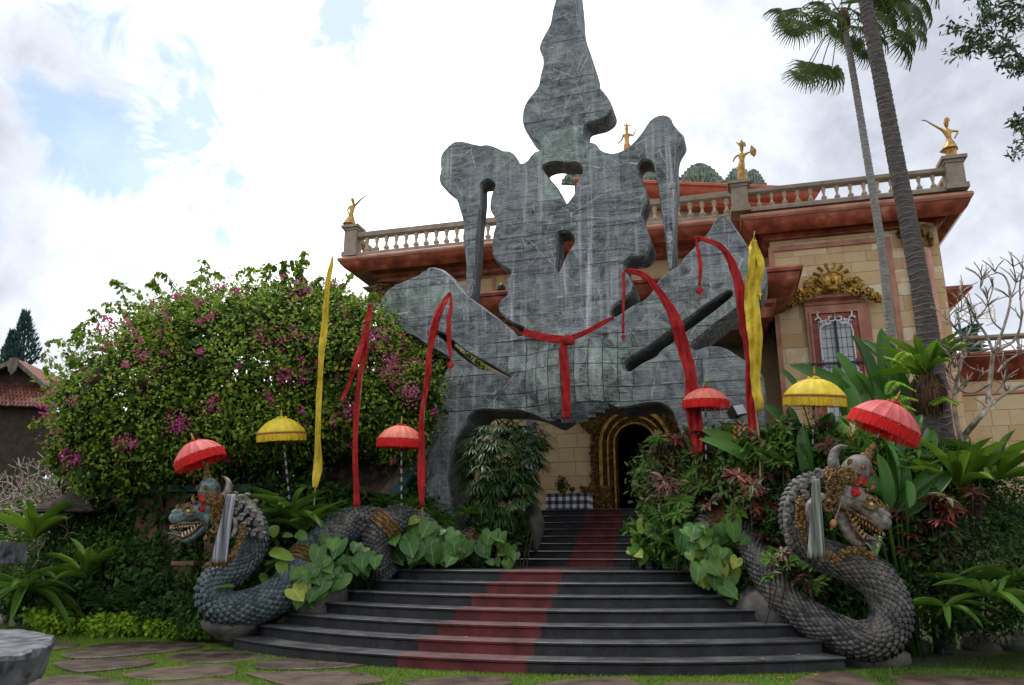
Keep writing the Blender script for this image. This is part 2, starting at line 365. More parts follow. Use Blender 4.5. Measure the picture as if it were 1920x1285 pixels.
def np_mesh(name, V, Fi, m, parent=None, kind=None, label=None, cat=None, group=None, at=None, smooth=False):
    """V (n,3) array, Fi (m,k) int array with constant k"""
    me = bpy.data.meshes.new(name); off = np.array(at) if at is not None else (np.array(root_loc(parent)) if parent is not None else np.zeros(3))
    V = V - off; nv = len(V); nf, k = Fi.shape
    me.vertices.add(nv); me.vertices.foreach_set('co', V.astype(np.float32).ravel())
    me.loops.add(nf * k); me.loops.foreach_set('vertex_index', Fi.astype(np.int32).ravel())
    me.polygons.add(nf); me.polygons.foreach_set('loop_start', np.arange(0, nf * k, k, dtype=np.int32)); me.polygons.foreach_set('loop_total', np.full(nf, k, dtype=np.int32))
    if smooth: me.polygons.foreach_set('use_smooth', np.ones(nf, dtype=bool))
    me.materials.append(mat(m)); me.update(calc_edges=True); me.validate()
    o = bpy.data.objects.new(name, me); COL.objects.link(o)
    if parent is not None: o.parent = parent
    elif at is not None: o.location = Vector(at)
    return tag(o, label, cat, group, kind)
def catmull(P, n=6, close=False):
    P = [np.array(p, float) for p in P]; m = len(P); out = []
    rngi = range(m if close else m - 1)
    for i in rngi:
        if close: a, b, c, d = P[i - 1], P[i], P[(i + 1) % m], P[(i + 2) % m]
        else: a = P[max(i - 1, 0)]; b = P[i]; c = P[i + 1]; d = P[min(i + 2, m - 1)]
        for j in range(n):
            t = j / n; out.append(.5 * ((2 * b) + (-a + c) * t + (2 * a - 5 * b + 4 * c - d) * t * t + (-a + 3 * b - 3 * c + d) * t ** 3))
    if not close: out.append(P[-1])
    return out
def frames(pts):
    P = [Vector(p) for p in pts]; n = len(P); T = []
    for i in range(n): T.append((P[min(i + 1, n - 1)] - P[max(i - 1, 0)]).normalized())
    up = Vector((0, 0, 1)) if abs(T[0].z) < .9 else Vector((0, -1, 0))
    N_ = [(up - T[0] * up.dot(T[0])).normalized()]
    for i in range(1, n):
        a = N_[-1] - T[i] * N_[-1].dot(T[i]); N_.append(a.normalized() if a.length > 1e-6 else N_[-1])
    return P, T, N_, [t.cross(q) for t, q in zip(T, N_)]
def tube_rings(pts, rad, seg, flat=None):
    P, T, A, B = frames(pts); out = []
    if isinstance(rad, (int, float)): rad = [rad] * len(P)
    for i in range(len(P)):
        r = rad[i]; out.append([P[i] + (A[i] * math.cos(2 * math.pi * j / seg) * (flat or 1) + B[i] * math.sin(2 * math.pi * j / seg)) * r for j in range(seg)])
    return out

# ------------------------------------------------------------ leaves
def unit(a): return a / np.maximum(np.linalg.norm(a, axis=-1, keepdims=True), 1e-9)
T_LEAF = (np.array([[0, 0, 0], [.42, -.5, .07], [.42, .5, .07], [1, 0, -.06]]), np.array([[0, 1, 3], [0, 3, 2]]))
T_BLADE = (np.array([[0, -.5, 0], [0, .5, 0], [1, 0, 0]]), np.array([[0, 1, 2]]))
T_LONG = (np.array([[0, -.12, 0], [0, .12, 0], [.35, -.5, .02], [.35, .5, .02], [.7, -.42, -.06], [.7, .42, -.06], [1, 0, -.20]]), np.array([[0, 2, 3], [0, 3, 1], [2, 4, 5], [2, 5, 3], [4, 6, 5]]))
def batch(pos, axis, nrm, length, width, tmpl):
    V0, F0 = tmpl; n = len(pos); axis = unit(axis); side = unit(np.cross(nrm, axis)); nn = np.cross(axis, side)
    L_ = np.broadcast_to(np.asarray(length, float), (n,))[:, None, None]; Wd = np.broadcast_to(np.asarray(width, float), (n,))[:, None, None]
    V = pos[:, None, :] + axis[:, None, :] * V0[None, :, 0:1] * L_ + side[:, None, :] * V0[None, :, 1:2] * Wd + nn[:, None, :] * V0[None, :, 2:3] * L_
    k = len(V0); Fi = (F0[None] + (np.arange(n) * k)[:, None, None]).reshape(-1, F0.shape[1])
    return V.reshape(-1, 3), Fi
def rdir(n): return unit(rng.normal(size=(n, 3)))
def shell(lobes, n, inward=.35, zmin=None, cullr=.80):
    """points through the outer shell of a group of ellipsoids, with outward normals"""
    w = np.array([l[1][0] * l[1][1] + l[1][0] * l[1][2] for l in lobes]); w = w / w.sum()
    idx = rng.choice(len(lobes), n, p=w); C = np.array([l[0] for l in lobes], float)[idx]; Rr = np.array([l[1] for l in lobes], float)[idx]
    d = rdir(n); t = 1 - inward * rng.random(n) ** 1.6 + .06 * rng.normal(size=n)
    P = C + d * Rr * t[:, None]; Nn = unit(d / Rr); keep = np.ones(n, bool)
    for c, r in lobes: keep &= (((P - np.array(c)) / np.array(r)) ** 2).sum(1) > cullr ** 2 * .8
    if zmin is not None: keep &= P[:, 2] > zmin
    return P[keep], Nn[keep]
def clump(P, Nn, k, spread):
    """scatter k leaves around every seed point"""
    n = len(P); Q = np.repeat(P, k, 0) + rng.normal(size=(n * k, 3)) * spread; return Q, np.repeat(Nn, k, 0)
def foliage(name, lobes, n, ll, lw, m, parent, inward=.35, zmin=None, k=5, spread=.09, droop=.25, tmpl=T_LEAF, kind='stuff', front=True):
    P, Nn = shell(lobes, n // k, inward, zmin)
    P, Nn = clump(P, Nn, k, spread); q = len(P)
    ax = unit(Nn * .5 + rdir(q) * .9 - np.array([0, 0, droop])); nr = unit(Nn + rdir(q) * .55 + np.array([0, 0, .5]))
    L_ = ll * rng.uniform(.6, 1.3, q)
    V, Fi = batch(P, ax, nr, L_, L_ * lw, tmpl)
    return np_mesh(name, V, Fi, m, parent, kind)
def leaf_mesh(name, m, outline, bend=.25, fold=.12, segs=8):
    """one leaf, base at origin, along +Y, unit length; outline = half-width at t"""
    V = []; Fc = []
    for i in range(segs + 1):
        t = i / segs; w = np.interp(t, [o[0] for o in outline], [o[1] for o in outline]); z = -bend * t * t; y = t
        V += [(-w, y, z + fold * w), (0, y, z - .0), (w, y, z + fold * w)]
    for i in range(segs):
        a = i * 3; Fc += [(a, a + 1, a + 4, a + 3), (a + 1, a + 2, a + 5, a + 4)]
    return mesh_of(V, Fc, name, m, True)
def place(me, name, parent, base, direction, up, ln, wd=None, label=None):
    y = Vector(direction).normalized(); x = y.cross(Vector(up))
    if x.length < 1e-4: x = y.cross(Vector((1, 0, 0)))
    x.normalize(); z = x.cross(y); wd = wd or ln
    m = Matrix(((x.x * wd, y.x * ln, z.x * ln, base[0]), (x.y * wd, y.y * ln, z.y * ln, base[1]), (x.z * wd, y.z * ln, z.z * ln, base[2]), (0, 0, 0, 1)))
    return link(name, me, parent, m, label=label)

def add_veins(name, freq, light, amt):
    """pale midrib and side veins on leaves modelled one unit long"""
    m = MATS[name]; nt = m.node_tree; N = nt.nodes; L = nt.links; tc = N.new('ShaderNodeTexCoord'); sp = N.new('ShaderNodeSeparateXYZ'); L.new(tc.outputs['Object'], sp.inputs[0])
    def mth(op, a, b=None, c=None):
        x = N.new('ShaderNodeMath'); x.operation = op
        for i, q in enumerate((a, b, c)):
            if q is None: continue
            if isinstance(q, (int, float)): x.inputs[i].default_value = q
            else: L.new(q, x.inputs[i])
        return x.outputs[0]
    ax = mth('ABSOLUTE', sp.outputs[0]); f = mth('FRACT', mth('MULTIPLY', mth('SUBTRACT', sp.outputs[1], mth('MULTIPLY', ax, .8)), freq)); side = mth('LESS_THAN', f, .13); mid = mth('LESS_THAN', ax, .022)
    v = mth('MULTIPLY', mth('MAXIMUM', mid, mth('MULTIPLY', side, .6)), amt); b = N['Principled BSDF']
    for tgt in [b.inputs['Base Color']] + [n.inputs[0] for n in N if n.type == 'BSDF_TRANSLUCENT']:
        src = tgt.links[0].from_socket; mx = N.new('ShaderNodeMix'); mx.data_type = 'RGBA'; L.new(v, mx.inputs[0]); L.new(src, mx.inputs[6]); mx.inputs[7].default_value = (*light, 1); L.new(mx.outputs[2], tgt)
add_veins('leaf_heart', 7, (.20, .32, .08), .6); add_veins('leaf_heart_yellow', 7, (.40, .45, .12), .6); add_veins('leaf_big', 22, (.12, .26, .05), .45); add_veins('leaf_nest', 18, (.24, .36, .06), .35); add_veins('leaf_croton', 9, (.28, .10, .05), .5); add_veins('leaf_croton_red', 9, (.42, .14, .06), .5)
# ============================================================ GROUND, LAWN, PAVING
STEP_U = .0; RC = 8.8; VC = -1.62 + RC; TREAD = .45; RISE = [.19] + [.18] * 6; ZL = sum(RISE)
HALF = R(33)
def bank(u, v):
    """height of the planted banks on both sides of the stairs"""
    def ss(x): x = min(1, max(0, x)); return x * x * (3 - 2 * x)
    s = ss((abs(u) - 3.3 + max(0, (3 - v)) * -.15) / 1.2) if v > 1.5 else ss((abs(u) - 5.0 + v * .6) / 1.0)
    side = ss((u + 9.5) / 3.0) if u < 0 else 1
    fwd = ss((v + .2 - 3.2 * ss((abs(u) - 4.8) / 1.0)) / 6.5) * 2.5
    return s * side * fwd * (1 if u < 12 else ss((16 - u) / 4))
mb = MB(); n1, n2 = 110, 90
us = np.concatenate([np.linspace(-220, -16, 10), np.linspace(-14, 16, 90), np.linspace(20, 220, 10)]); vs_ = np.concatenate([[-60, -30, -16], np.linspace(-13, 20, 80), np.linspace(26, 400, 7)])
V = [W(u, v, bank(u, v) + (.015 * math.sin(u * 2.3) * math.sin(v * 1.7))) for v in vs_ for u in us]
Fc = [(j * len(us) + i, j * len(us) + i + 1, (j + 1) * len(us) + i + 1, (j + 1) * len(us) + i) for j in range(len(vs_) - 1) for i in range(len(us) - 1)]
mb.add(V, Fc); ground = mb.build('ground', 'lawn_soil', smooth=True, kind='structure')

def clip(poly, p, n):
    out = []
    for i in range(len(poly)):
        a, b = poly[i], poly[(i + 1) % len(poly)]; da, db = (a - p).dot(n), (b - p).dot(n)
        if da <= 0: out.append(a)
        if (da < 0 < db) or (db < 0 < da): out.append(a + (b - a) * (da / (da - db)))
    return out
def over_stairs(u, v, m=.15): return math.hypot(u, v - VC) < RC + m and v > -2.2
pav = []      # irregular flags set in the lawn
sites = []
r2 = random.Random(4)
for i in range(-5, 7):
    for j in range(0, 6):
        sites.append(Vector((i * 1.85 + (.9 if j % 2 else 0) + r2.uniform(-.6, .6), -7.4 + j * 1.22 + r2.uniform(-.36, .36))))
for s in sites:
    if over_stairs(s.x, s.y, .15) or s.y > .4: continue
    if s.y > -1.2 and not (-8.5 < s.x < -4.8 or s.x > 5.5): continue
    poly = [s + Vector(q) for q in ((-1.6, -1.2), (1.6, -1.2), (1.6, 1.2), (-1.6, 1.2))]
    for t in sites:
        if t is s or (t - s).length > 3: continue
        d = (t - s); poly = clip(poly, s + d * .5 - d.normalized() * r2.uniform(.075, .15), d.normalized())
    if len(poly) < 3: continue
    for _ in range(3): poly = [p for i in range(len(poly)) for p in (poly[i] * .75 + poly[(i + 1) % len(poly)] * .25, poly[i] * .25 + poly[(i + 1) % len(poly)] * .75)]
    poly = [p if not over_stairs(p.x, p.y, .06) else None for p in poly]; poly = [p for p in poly if p is not None]
    if len(poly) < 8: continue
    pav.append(poly); h = r2.uniform(.026, .046); mb = MB(); k = len(poly); c = sum(poly, Vector((0, 0))) / k
    V = [W(*p, -.05) for p in poly] + [W(*p, h - .008) for p in poly] + [W(*(c + (p - c) * .975), h) for p in poly] + [W(*c, h + .004)]
    Fc = [(i, (i + 1) % k, k + (i + 1) % k, k + i) for i in range(k)] + [(k + i, k + (i + 1) % k, 2 * k + (i + 1) % k, 2 * k + i) for i in range(k)] + [(2 * k + i, 2 * k + (i + 1) % k, 3 * k) for i in range(k)]
    mb.add(V, Fc); mb.build('paving_stone', 'paving', ground, smooth=False)
# lawn blades grow in the joints and round the edges, sparse tufts creep onto the stones
def inside(P, poly):
    x, y = P[:, 0], P[:, 1]; r = np.zeros(len(P), bool); n = len(poly)
    for i in range(n):
        a, b = poly[i], poly[(i + 1) % n]; c = ((a.y > y) != (b.y > y)) & (x < (b.x - a.x) * (y - a.y) / ((b.y - a.y) or 1e-9) + a.x); r ^= c
    return r
def grow(n, u0, u1, v0, v1, ht, m, name, label, creep=.04):
    P = np.stack([rng.uniform(u0, u1, n), rng.uniform(v0, v1, n)], 1); bad = np.zeros(n, bool)
    for poly in pav:
        mnx, mxx = min(p.x for p in poly), max(p.x for p in poly); mny, mxy = min(p.y for p in poly), max(p.y for p in poly)
        s = (P[:, 0] > mnx) & (P[:, 0] < mxx) & (P[:, 1] > mny) & (P[:, 1] < mxy); idx = np.where(s)[0]
        if len(idx):
            c = sum(poly, Vector((0, 0))) / len(poly); sh = [c + (p - c) * (.93 + .04 * math.sin(i_ * .9 + c.x * 7)) for i_, p in enumerate(poly)]; bad[idx] |= inside(P[idx], sh)
    bad &= rng.random(n) > creep * 0
    bad |= (np.hypot(P[:, 0], P[:, 1] - VC) < RC + .03) & (P[:, 1] > -2.2)
    P = P[~bad]; n = len(P)
    pos = np.stack([P[:, 0] * UU.x + P[:, 1] * VV.x + O.x, P[:, 0] * UU.y + P[:, 1] * VV.y + O.y, np.array([bank(a, b) for a, b in P]) + .005], 1)
    ax = unit(rdir(n) * [.8, .8, .3] + np.array([0, 0, .75])); V, Fi = batch(pos, ax, rdir(n), ht * rng.uniform(.5, 1.4, n), .009, T_BLADE)
    return np_mesh(name, V, Fi, m, kind='stuff', label=label, cat='grass')
grow(330000, -8.5, 9.0, -6.3, .3, .040, 'grass', 'lawn_grass', 'short green lawn growing in the joints between the brown paving stones')
grow(60000, 5.0, 12.0, -3.5, 3.2, .06, 'grass_shade', 'shade_toned_grass', 'lawn to the right of the stairs with shade put into its darker colour')
grow(40000, -14.0, -6.5, -1.5, 3.0, .06, 'grass', 'far_grass', 'lawn strip at the far left edge in front of the ferns')

# ============================================================ STAIRS
def arc_steps():
    st = thing('staircase', 'wide dark stone staircase with curved lower steps and a faded red painted strip', 'staircase', W(0, -1.6, 0))
    z0 = 0
    for k in range(7):
        z1 = z0 + RISE[k]; r = RC - TREAD * k; ri = r - TREAD - .35 if k < 6 else None
        t = k / 6; cu0, cu1 = -1.26 + .78 * t, .64 - .06 * t
        a0, a1 = math.asin(cu0 / r), math.asin(cu1 / r)
        ang = sorted(set([-HALF + 2 * HALF * i / 56 for i in range(57)] + [a0, a1]))
        prof = [(ri, z1), (r - .03, z1 + .004), (r + .028, z1), (r + .042, z1 - .012), (r + .038, z1 - .038), (r + .018, z1 - .048), (r, z1 - .056), (r + .004, z0 - .02)]
        mb = MB(); V = []
        for a in ang:
            for i, (rr, z) in enumerate(prof):
                if rr is None:           # the landing runs back to the foot of the upper flight
                    V.append(W(r * .97 * math.sin(a), 4.75, z1))
                else: V.append(W(rr * math.sin(a), VC - rr * math.cos(a), z))
        q = len(prof)
        for i in range(len(ang) - 1):
            red = a0 - 1e-6 <= ang[i] < a1 - 1e-6
            for j in range(q - 1):
                top = j <= 2; mi = (3 if top else 2) if red else (1 if top else 0)
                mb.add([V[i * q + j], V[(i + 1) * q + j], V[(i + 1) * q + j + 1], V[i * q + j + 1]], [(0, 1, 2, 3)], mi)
        for e in (0, len(ang) - 1): mb.add(V[e * q:(e + 1) * q], [tuple(range(q))], 0)
        bm = mb.build('step', ['dark_stone', 'step_top', 'step_red', 'step_red_top'], st); z0 = z1
    z = z0; v = 4.62
    for k in range(8):
        z1 = z + .166; t = k / 7; c0, c1 = .02 + .02 * t, .98 - .06 * t; mb = MB()
        for (ua, ub, red) in ((-2.9, c0, 0), (c0, c1, 1), (c1, 3.2, 0)):
            prof = [(v + (.75 if k < 7 else 3.2), z1), (v - .02, z1), (v - .035, z1 - .012), (v - .03, z1 - .035), (v, z1 - .045), (v, z - .02)]
            V = [W(u, a, b) for u in (ua, ub) for a, b in prof]; q = len(prof)
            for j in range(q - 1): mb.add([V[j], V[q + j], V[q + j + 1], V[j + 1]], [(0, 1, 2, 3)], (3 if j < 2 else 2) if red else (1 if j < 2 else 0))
        mb.build('step', ['dark_stone', 'step_top', 'step_red', 'step_red_top'], st); z = z1; v += .345
    return z, v
ZT, VT = arc_steps()
# terrace the building stands on
mb = MB(); mb.box(-10, 12.5, 7.3, 30, -.2, ZT - .006); mb.build('terrace', 'dark_stone', kind='structure')

# ============================================================ THE GATE
GY = R(18); G0 = W(.3, 3.6, 0); GU = Vector((math.cos(GY), -math.sin(GY), 0)); GV = Vector((math.sin(GY), math.cos(GY), 0)); GT = 1.35
def TH(p):
    a, z = p.x, p.y; t = .66 + .69 * min(1, max(0, (8.2 - z) / 2.2)) + .25 * min(1, max(0, (z - 12.0) / 1.0))
    if z > 7.0 and (a < G2(905, 450).x or a > G2(1232, 450).x) and z < 11.5: t = min(t, .50 if a < 0 else .85)
    return t
def GP(a, z, d=0): p = Vector((G0.x, G0.y, 0)) + GU * a + GV * d; return Vector((p.x, p.y, z))
def G2(px, py, d=0.):
    r = ray(px, py); o = Vector((G0.x, G0.y, 0)) + GV * d; t = (o.dot(GV)) / (r.x * GV.x + r.y * GV.y); p = Vector((r.x * t, r.y * t, 0)); return Vector(((p - o).dot(GU), EYE + r.z * t))
OUT = [(1048,-70),(1043,-30),(1040,0),(1035,18),(1030,45),(1017,70),(1010,88),(1016,103),(1017,120),(1012,140),(1008,160),(1000,172),(985,192),(979,210),(979,228),(984,243),(995,258),(1011,269),
 (1012,280),(1003,283),(993,292),(988,300),(975,305),(965,290),(955,282),(943,281),(930,275),(915,270),(900,271),(885,268),(868,264),(852,265),(838,275),(828,287),(824,300),(825,318),(822,335),(828,348),(845,362),(855,374),(860,390),(866,410),(868,430),(866,445),(870,470),(873,500),(872,520),(873,550),(881,559),(887,550),
 (889,520),(893,480),(895,440),(899,400),(902,370),(902,348),(906,341),(914,337),(923,340),(927,348),(922,360),(918,375),(918,392),(927,408),(928,422),(923,440),(921,467),(927,487),(941,499),(955,506),(956,514),(948,526),(951,543),(948,554),(938,562),(933,577),(941,592),(961,606),(974,611),(983,616),(981,626),(971,629),
 (964,621),(944,604),(914,581),(881,556),(867,544),(854,527),(837,510),(824,503),(808,500),(797,505),(780,517),(760,525),(740,534),(725,544),(715,559),(710,575),(717,587),(737,601),(747,611),(760,624),(780,634),(800,648),(824,661),(845,677),
 (836,692),(824,714),(812,735),(806,780),(800,850),(797,900),(799,1010),(854,1010),(852,972),(847,937),(842,898),(845,859),(851,831),(861,812),(870,797),(878,782),(897,769),(934,770),(968,770),(1001,778),(1021,788),(1035,791),(1051,780),(1068,768),(1098,760),(1132,758),(1158,765),(1182,763),(1215,756),(1242,758),(1259,771),(1266,787),(1276,815),(1285,850),(1290,900),(1287,1020),
 (1426,1020),(1432,900),(1436,800),(1437,750),(1432,710),(1420,690),(1400,677),(1380,664),(1357,651),(1328,648),(1306,655),(1295,649),
 (1313,631),(1340,609),(1362,594),(1390,572),(1400,564),(1425,553),(1438,530),(1436,500),(1420,480),(1402,460),(1394,447),(1380,427),(1367,408),(1354,402),(1341,411),(1330,431),(1313,450),(1297,467),(1280,484),(1272,496),(1255,507),(1235,524),(1225,541),(1215,554),(1202,564),(1185,572),(1165,586),(1152,593),
 (1145,589),(1148,577),(1162,566),(1180,553),(1187,537),(1182,521),(1174,508),(1172,494),(1182,484),(1206,480),(1218,470),(1222,455),(1215,437),(1207,413),(1204,397),(1212,378),(1212,361),(1205,338),(1198,326),(1198,309),(1205,300),(1217,301),(1225,309),(1228,330),(1233,347),(1236,370),(1240,400),(1246,440),(1250,480),(1253,503),(1258,506),(1262,499),(1264,470),(1264,430),(1266,380),(1269,340),(1267,308),(1270,282),(1280,264),(1282,254),(1275,246),(1262,231),(1257,219),(1245,214),(1229,217),(1215,228),(1202,248),(1182,271),(1162,283),(1145,286),(1125,279),(1115,267),(1097,262),(1096,240),(1102,231),(1128,224),(1143,214),(1148,202),(1143,187),(1132,171),(1117,154),(1115,144),(1113,124),(1105,97),(1095,67),(1086,40),(1083,20),(1082,0),(1079,-30),(1072,-70)]
HEART = [(1018,316),(1024,308),(1041,304),(1061,306),(1081,305),(1091,314),(1090,326),(1081,341),(1076,361),(1066,376),(1061,380),(1054,370),(1045,351),(1031,335)]
NOSE = [(1046,440),(1051,435),(1064,435),(1074,443),(1075,455),(1066,469),(1058,484),(1051,500),(1045,511),(1042,497),(1044,474),(1045,455)]
SLOTL = [(816,624),(826,624),(837,629),(854,644),(881,664),(914,681),(944,699),(954,704),(950,707),(928,697),(911,694),(897,690),(876,677),(861,666),(837,644)]
SLOTR = [(1172,690),(1173,679),(1195,664),(1225,644),(1249,626),(1282,604),(1316,578),(1347,557),(1368,546),(1374,553),(1345,577),(1318,598),(1300,612),(1285,630),(1269,651),(1249,646),(1235,651),(1229,664),(1202,679),(1182,695)]
SLOTR = [(1172,690),(1173,679),(1195,664),(1225,644),(1249,626),(1282,604),(1316,578),(1347,557),(1366,547),(1372,553),(1345,577),(1312,602),(1284,622),(1262,640),(1240,655),(1228,668),(1202,681),(1182,695)]
def smooth2(P, n=3): return [Vector((q[0], q[1])) for q in catmull([tuple(G2(*p)) for p in P], n, True)]
outer = smooth2(OUT); holes = [smooth2(h, 3) for h in (HEART, NOSE, SLOTL, SLOTR)]
def area(P): return sum(P[i].x * P[(i + 1) % len(P)].y - P[(i + 1) % len(P)].x * P[i].y for i in range(len(P)))
if area(outer) < 0: outer.reverse()
for h in holes:
    if area(h) > 0: h.reverse()
def inset(P, d):
    n = len(P); out = []
    for i in range(n):
        e = (P[(i + 1) % n] - P[i - 1]).normalized(); out.append(P[i] + Vector((-e.y, e.x)) * d)
    return out
PB = G2(1075, 705); PBR = (1.12, 1.0)          # belly
def bulge(a, z):
    x = (a - PB.x) / PBR[0]; y = (z - PB.y) / PBR[1]; q = x * x + y * y
    return .42 * (1 - q) ** .75 if q < 1 else 0
gate = thing('stone_gate', 'giant free-form dark marble gate with raised arms, tall spire and heart-shaped hole', 'gate', GP(0, 0, .5))
loops0 = [inset(l, .035) for l in [outer] + holes]; loops1 = [outer] + holes
def gate_core():
    mb = MB(); flat = [p for l in loops0 for p in l]; tri = tessellate_polygon([[Vector((p.x, p.y, 0)) for p in l] for l in loops0])
    mb.add([GP(p.x, p.y, .02) for p in flat], [tuple(t) for t in tri]); mb.add([GP(p.x, p.y, TH(p)) for p in flat], [tuple(t) for t in tri])
    for l0, l1 in zip(loops0, loops1):
        n = len(l0); jit = [.0 for _ in l0]
        rings = [[GP(p.x, p.y, .02) for p in l0], [GP(p.x, p.y, .075) for p in l1], [GP(p.x, p.y, TH(p) - .05) for p in l1], [GP(p.x, p.y, TH(p)) for p in l0]]
        V = [q for r_ in rings for q in r_]
        mb.add(V, [(r_ * n + i, r_ * n + (i + 1) % n, (r_ + 1) * n + (i + 1) % n, (r_ + 1) * n + i) for r_ in range(3) for i in range(n)])
    o = mb.build('gate_body', 'marble_core', gate); bm = bmesh.new(); bm.from_mesh(o.data); bmesh.ops.remove_doubles(bm, verts=bm.verts, dist=.0005); bmesh.ops.recalc_face_normals(bm, faces=bm.faces); bm.to_mesh(o.data); bm.free()
    return o
core = gate_core()
mb = MB()
for l in loops0: mb.tube([GP(p.x, p.y, .012) for p in l] + [GP(l[0].x, l[0].y, .012)], .009, 5)
mb.build('pale_edge_joint', 'pale_edge', gate, kind='stuff')
mb = MB(); V = []; nn = 24                       # solid belly behind the slabs
for i in range(nn + 1):
    for j in range(nn + 1):
        a = PB.x + PBR[0] * (2 * i / nn - 1); z = PB.y + PBR[1] * (2 * j / nn - 1); V.append(GP(a, z, .028 - bulge(a, z)))
Fc = []
for i in range(nn):
    for j in range(nn):
        a = PB.x + PBR[0] * (2 * (i + .5) / nn - 1); z = PB.y + PBR[1] * (2 * (j + .5) / nn - 1)
        if bulge(a, z) > .03: Fc.append((i * (nn + 1) + j, (i + 1) * (nn + 1) + j, (i + 1) * (nn + 1) + j + 1, i * (nn + 1) + j + 1))
mb.add(V, Fc); mb.build('belly', 'marble_core', gate, smooth=True)
def gate_slabs():
    r_ = random.Random(11)
    flat = [p for l in loops0 for p in l]; tri = tessellate_polygon([[Vector((p.x, p.y, 0)) for p in l] for l in loops0])
    base = bmesh.new(); vs = [base.verts.new((p.x, p.y, 0)) for p in flat]
    for t in tri:
        try: base.faces.new([vs[i] for i in t])
        except ValueError: pass
    def crop(bm, p, n):
        bmesh.ops.bisect_plane(bm, geom=bm.verts[:] + bm.edges[:] + bm.faces[:], plane_co=p, plane_no=n, clear_outer=True, dist=1e-6)
    zt = lambda y: G2(1060, y).y
    rows = []      # (z_low, z_high, mean width, gap, kind)
    def zone(y0, y1, hpx, wm, gap, kind):
        n = max(1, round((y1 - y0) / hpx)); ys = [y0 + (y1 - y0) * i / n + (r_.uniform(-.22, .22) * (y1 - y0) / n if 0 < i < n else 0) for i in range(n + 1)]
        for a, b in zip(ys, ys[1:]): rows.append((zt(b), zt(a), wm, gap, kind))
    zone(-75, 8, 80, 1.4, .003, 'big'); zone(8, 148, 70, 1.5, .003, 'big'); zone(148, 160, 12, 2.4, .012, 'big'); zone(160, 240, 20, 1.1, .003, 'fine'); zone(240, 302, 60, 1.4, .004, 'big'); zone(302, 372, 70, 1.5, .004, 'big'); zone(372, 508, 9, 1.1, .0035, 'fine')
    zone(508, 560, 40, 1.1, .003, 'big'); zone(560, 585, 8, 1.3, .0035, 'fine'); zone(585, 632, 47, 1.6, .003, 'big'); zone(632, 800, 33, .34, .016, 'belly'); zone(800, 1030, 75, 1.0, .004, 'big')
    cells = []
    for (z0, z1, wm, gap, kind) in rows:
        bm = base.copy(); crop(bm, (0, z1 - gap / 2, 0), (0, 1, 0)); crop(bm, (0, z0 + gap / 2, 0), (0, -1, 0))
        if not bm.verts: bm.free(); continue
        a0 = min(v.co.x for v in bm.verts); a1 = max(v.co.x for v in bm.verts); a = a0 - r_.uniform(0, .5) * wm
        while a < a1:
            w = wm * r_.uniform(.6, 1.5)
            if kind == 'belly' and (a > PB.x + 1.05 or a < PB.x - 1.05 - w): w = r_.uniform(1.4, 2.2)
            if kind == 'belly' and a < PB.x - 1.05 < a + w: w = PB.x - 1.05 - a + .001
            if kind == 'belly' and abs(a + w / 2 - PB.x) < 1.0: w = .29
            if kind == 'fine' and abs(a - (G2(1060, 400).x)) > 1.75: w *= 1.2
            c = bm.copy(); crop(c, (a + w - gap / 2, 0, 0), (1, 0, 0)); crop(c, (a + gap / 2, 0, 0), (-1, 0, 0)); a += w
            if c.faces: cells.append((c, kind, (z0 + z1) / 2))
            else: c.free()
        bm.free()
    out = []
    for c, kind, zc in cells:
        bmesh.ops.remove_doubles(c, verts=c.verts, dist=.0005); seen = set(); c.faces.ensure_lookup_table()
        for f in list(c.faces):
            if f in seen: continue
            st = [f]; isl = []; seen.add(f)
            while st:
                g = st.pop(); isl.append(g)
                for e in g.edges:
                    for h in e.link_faces:
                        if h not in seen: seen.add(h); st.append(h)
            ar = sum(g.calc_area() for g in isl)
            if ar < .004: continue
            ids = {}; V = []; Fc = []
            for g in isl:
                for v in g.verts:
                    if v not in ids: ids[v] = len(V); V.append((v.co.x, v.co.y))
                Fc.append([ids[v] for v in g.verts])
            edg = {}
            for g in isl:
                for e in g.edges: edg[e] = edg.get(e, 0) + 1
            B = [(ids[e.verts[0]], ids[e.verts[1]]) for e, k in edg.items() if k == 1]
            out.append((ar, V, Fc, B, kind, zc))
        c.free()
    base.free(); out.sort(key=lambda q: -q[0])
    rest = MB()
    for i, (ar, V, Fc, B, kind, zc) in enumerate(out):
        big = i < 300; mb = MB() if big else rest
        pr = r_.uniform(0, .008) if kind != 'fine' else r_.uniform(0, .020); cz = sum(v[1] for v in V) / len(V); ca = sum(v[0] for v in V) / len(V)
        ti, tj = r_.gauss(0, .003), r_.gauss(0, .003)
        def dd(v): return -pr - bulge(*v) + ti * (v[0] - ca) + tj * (v[1] - cz)
        n = len(V); mb.add([GP(v[0], v[1], dd(v)) for v in V] + [GP(v[0], v[1], .04 - bulge(*v)) for v in V], [tuple(f) for f in Fc] + [(a, b, n + b, n + a) for a, b in B])
        if big:
            m = 'marble_strata' if kind == 'fine' else ('marble_green' if kind == 'belly' and abs(ca - PB.x) < 1.1 else r_.choice(['marble_slab', 'marble_slab', 'marble_slab', 'marble_green', 'marble_strata']))
            mb.build('marble_slab', m, gate)
    if rest.n: rest.build('small_marble_slabs', 'marble_slab', gate, kind='stuff')
    print('gate slabs', len(out))
gate_slabs()
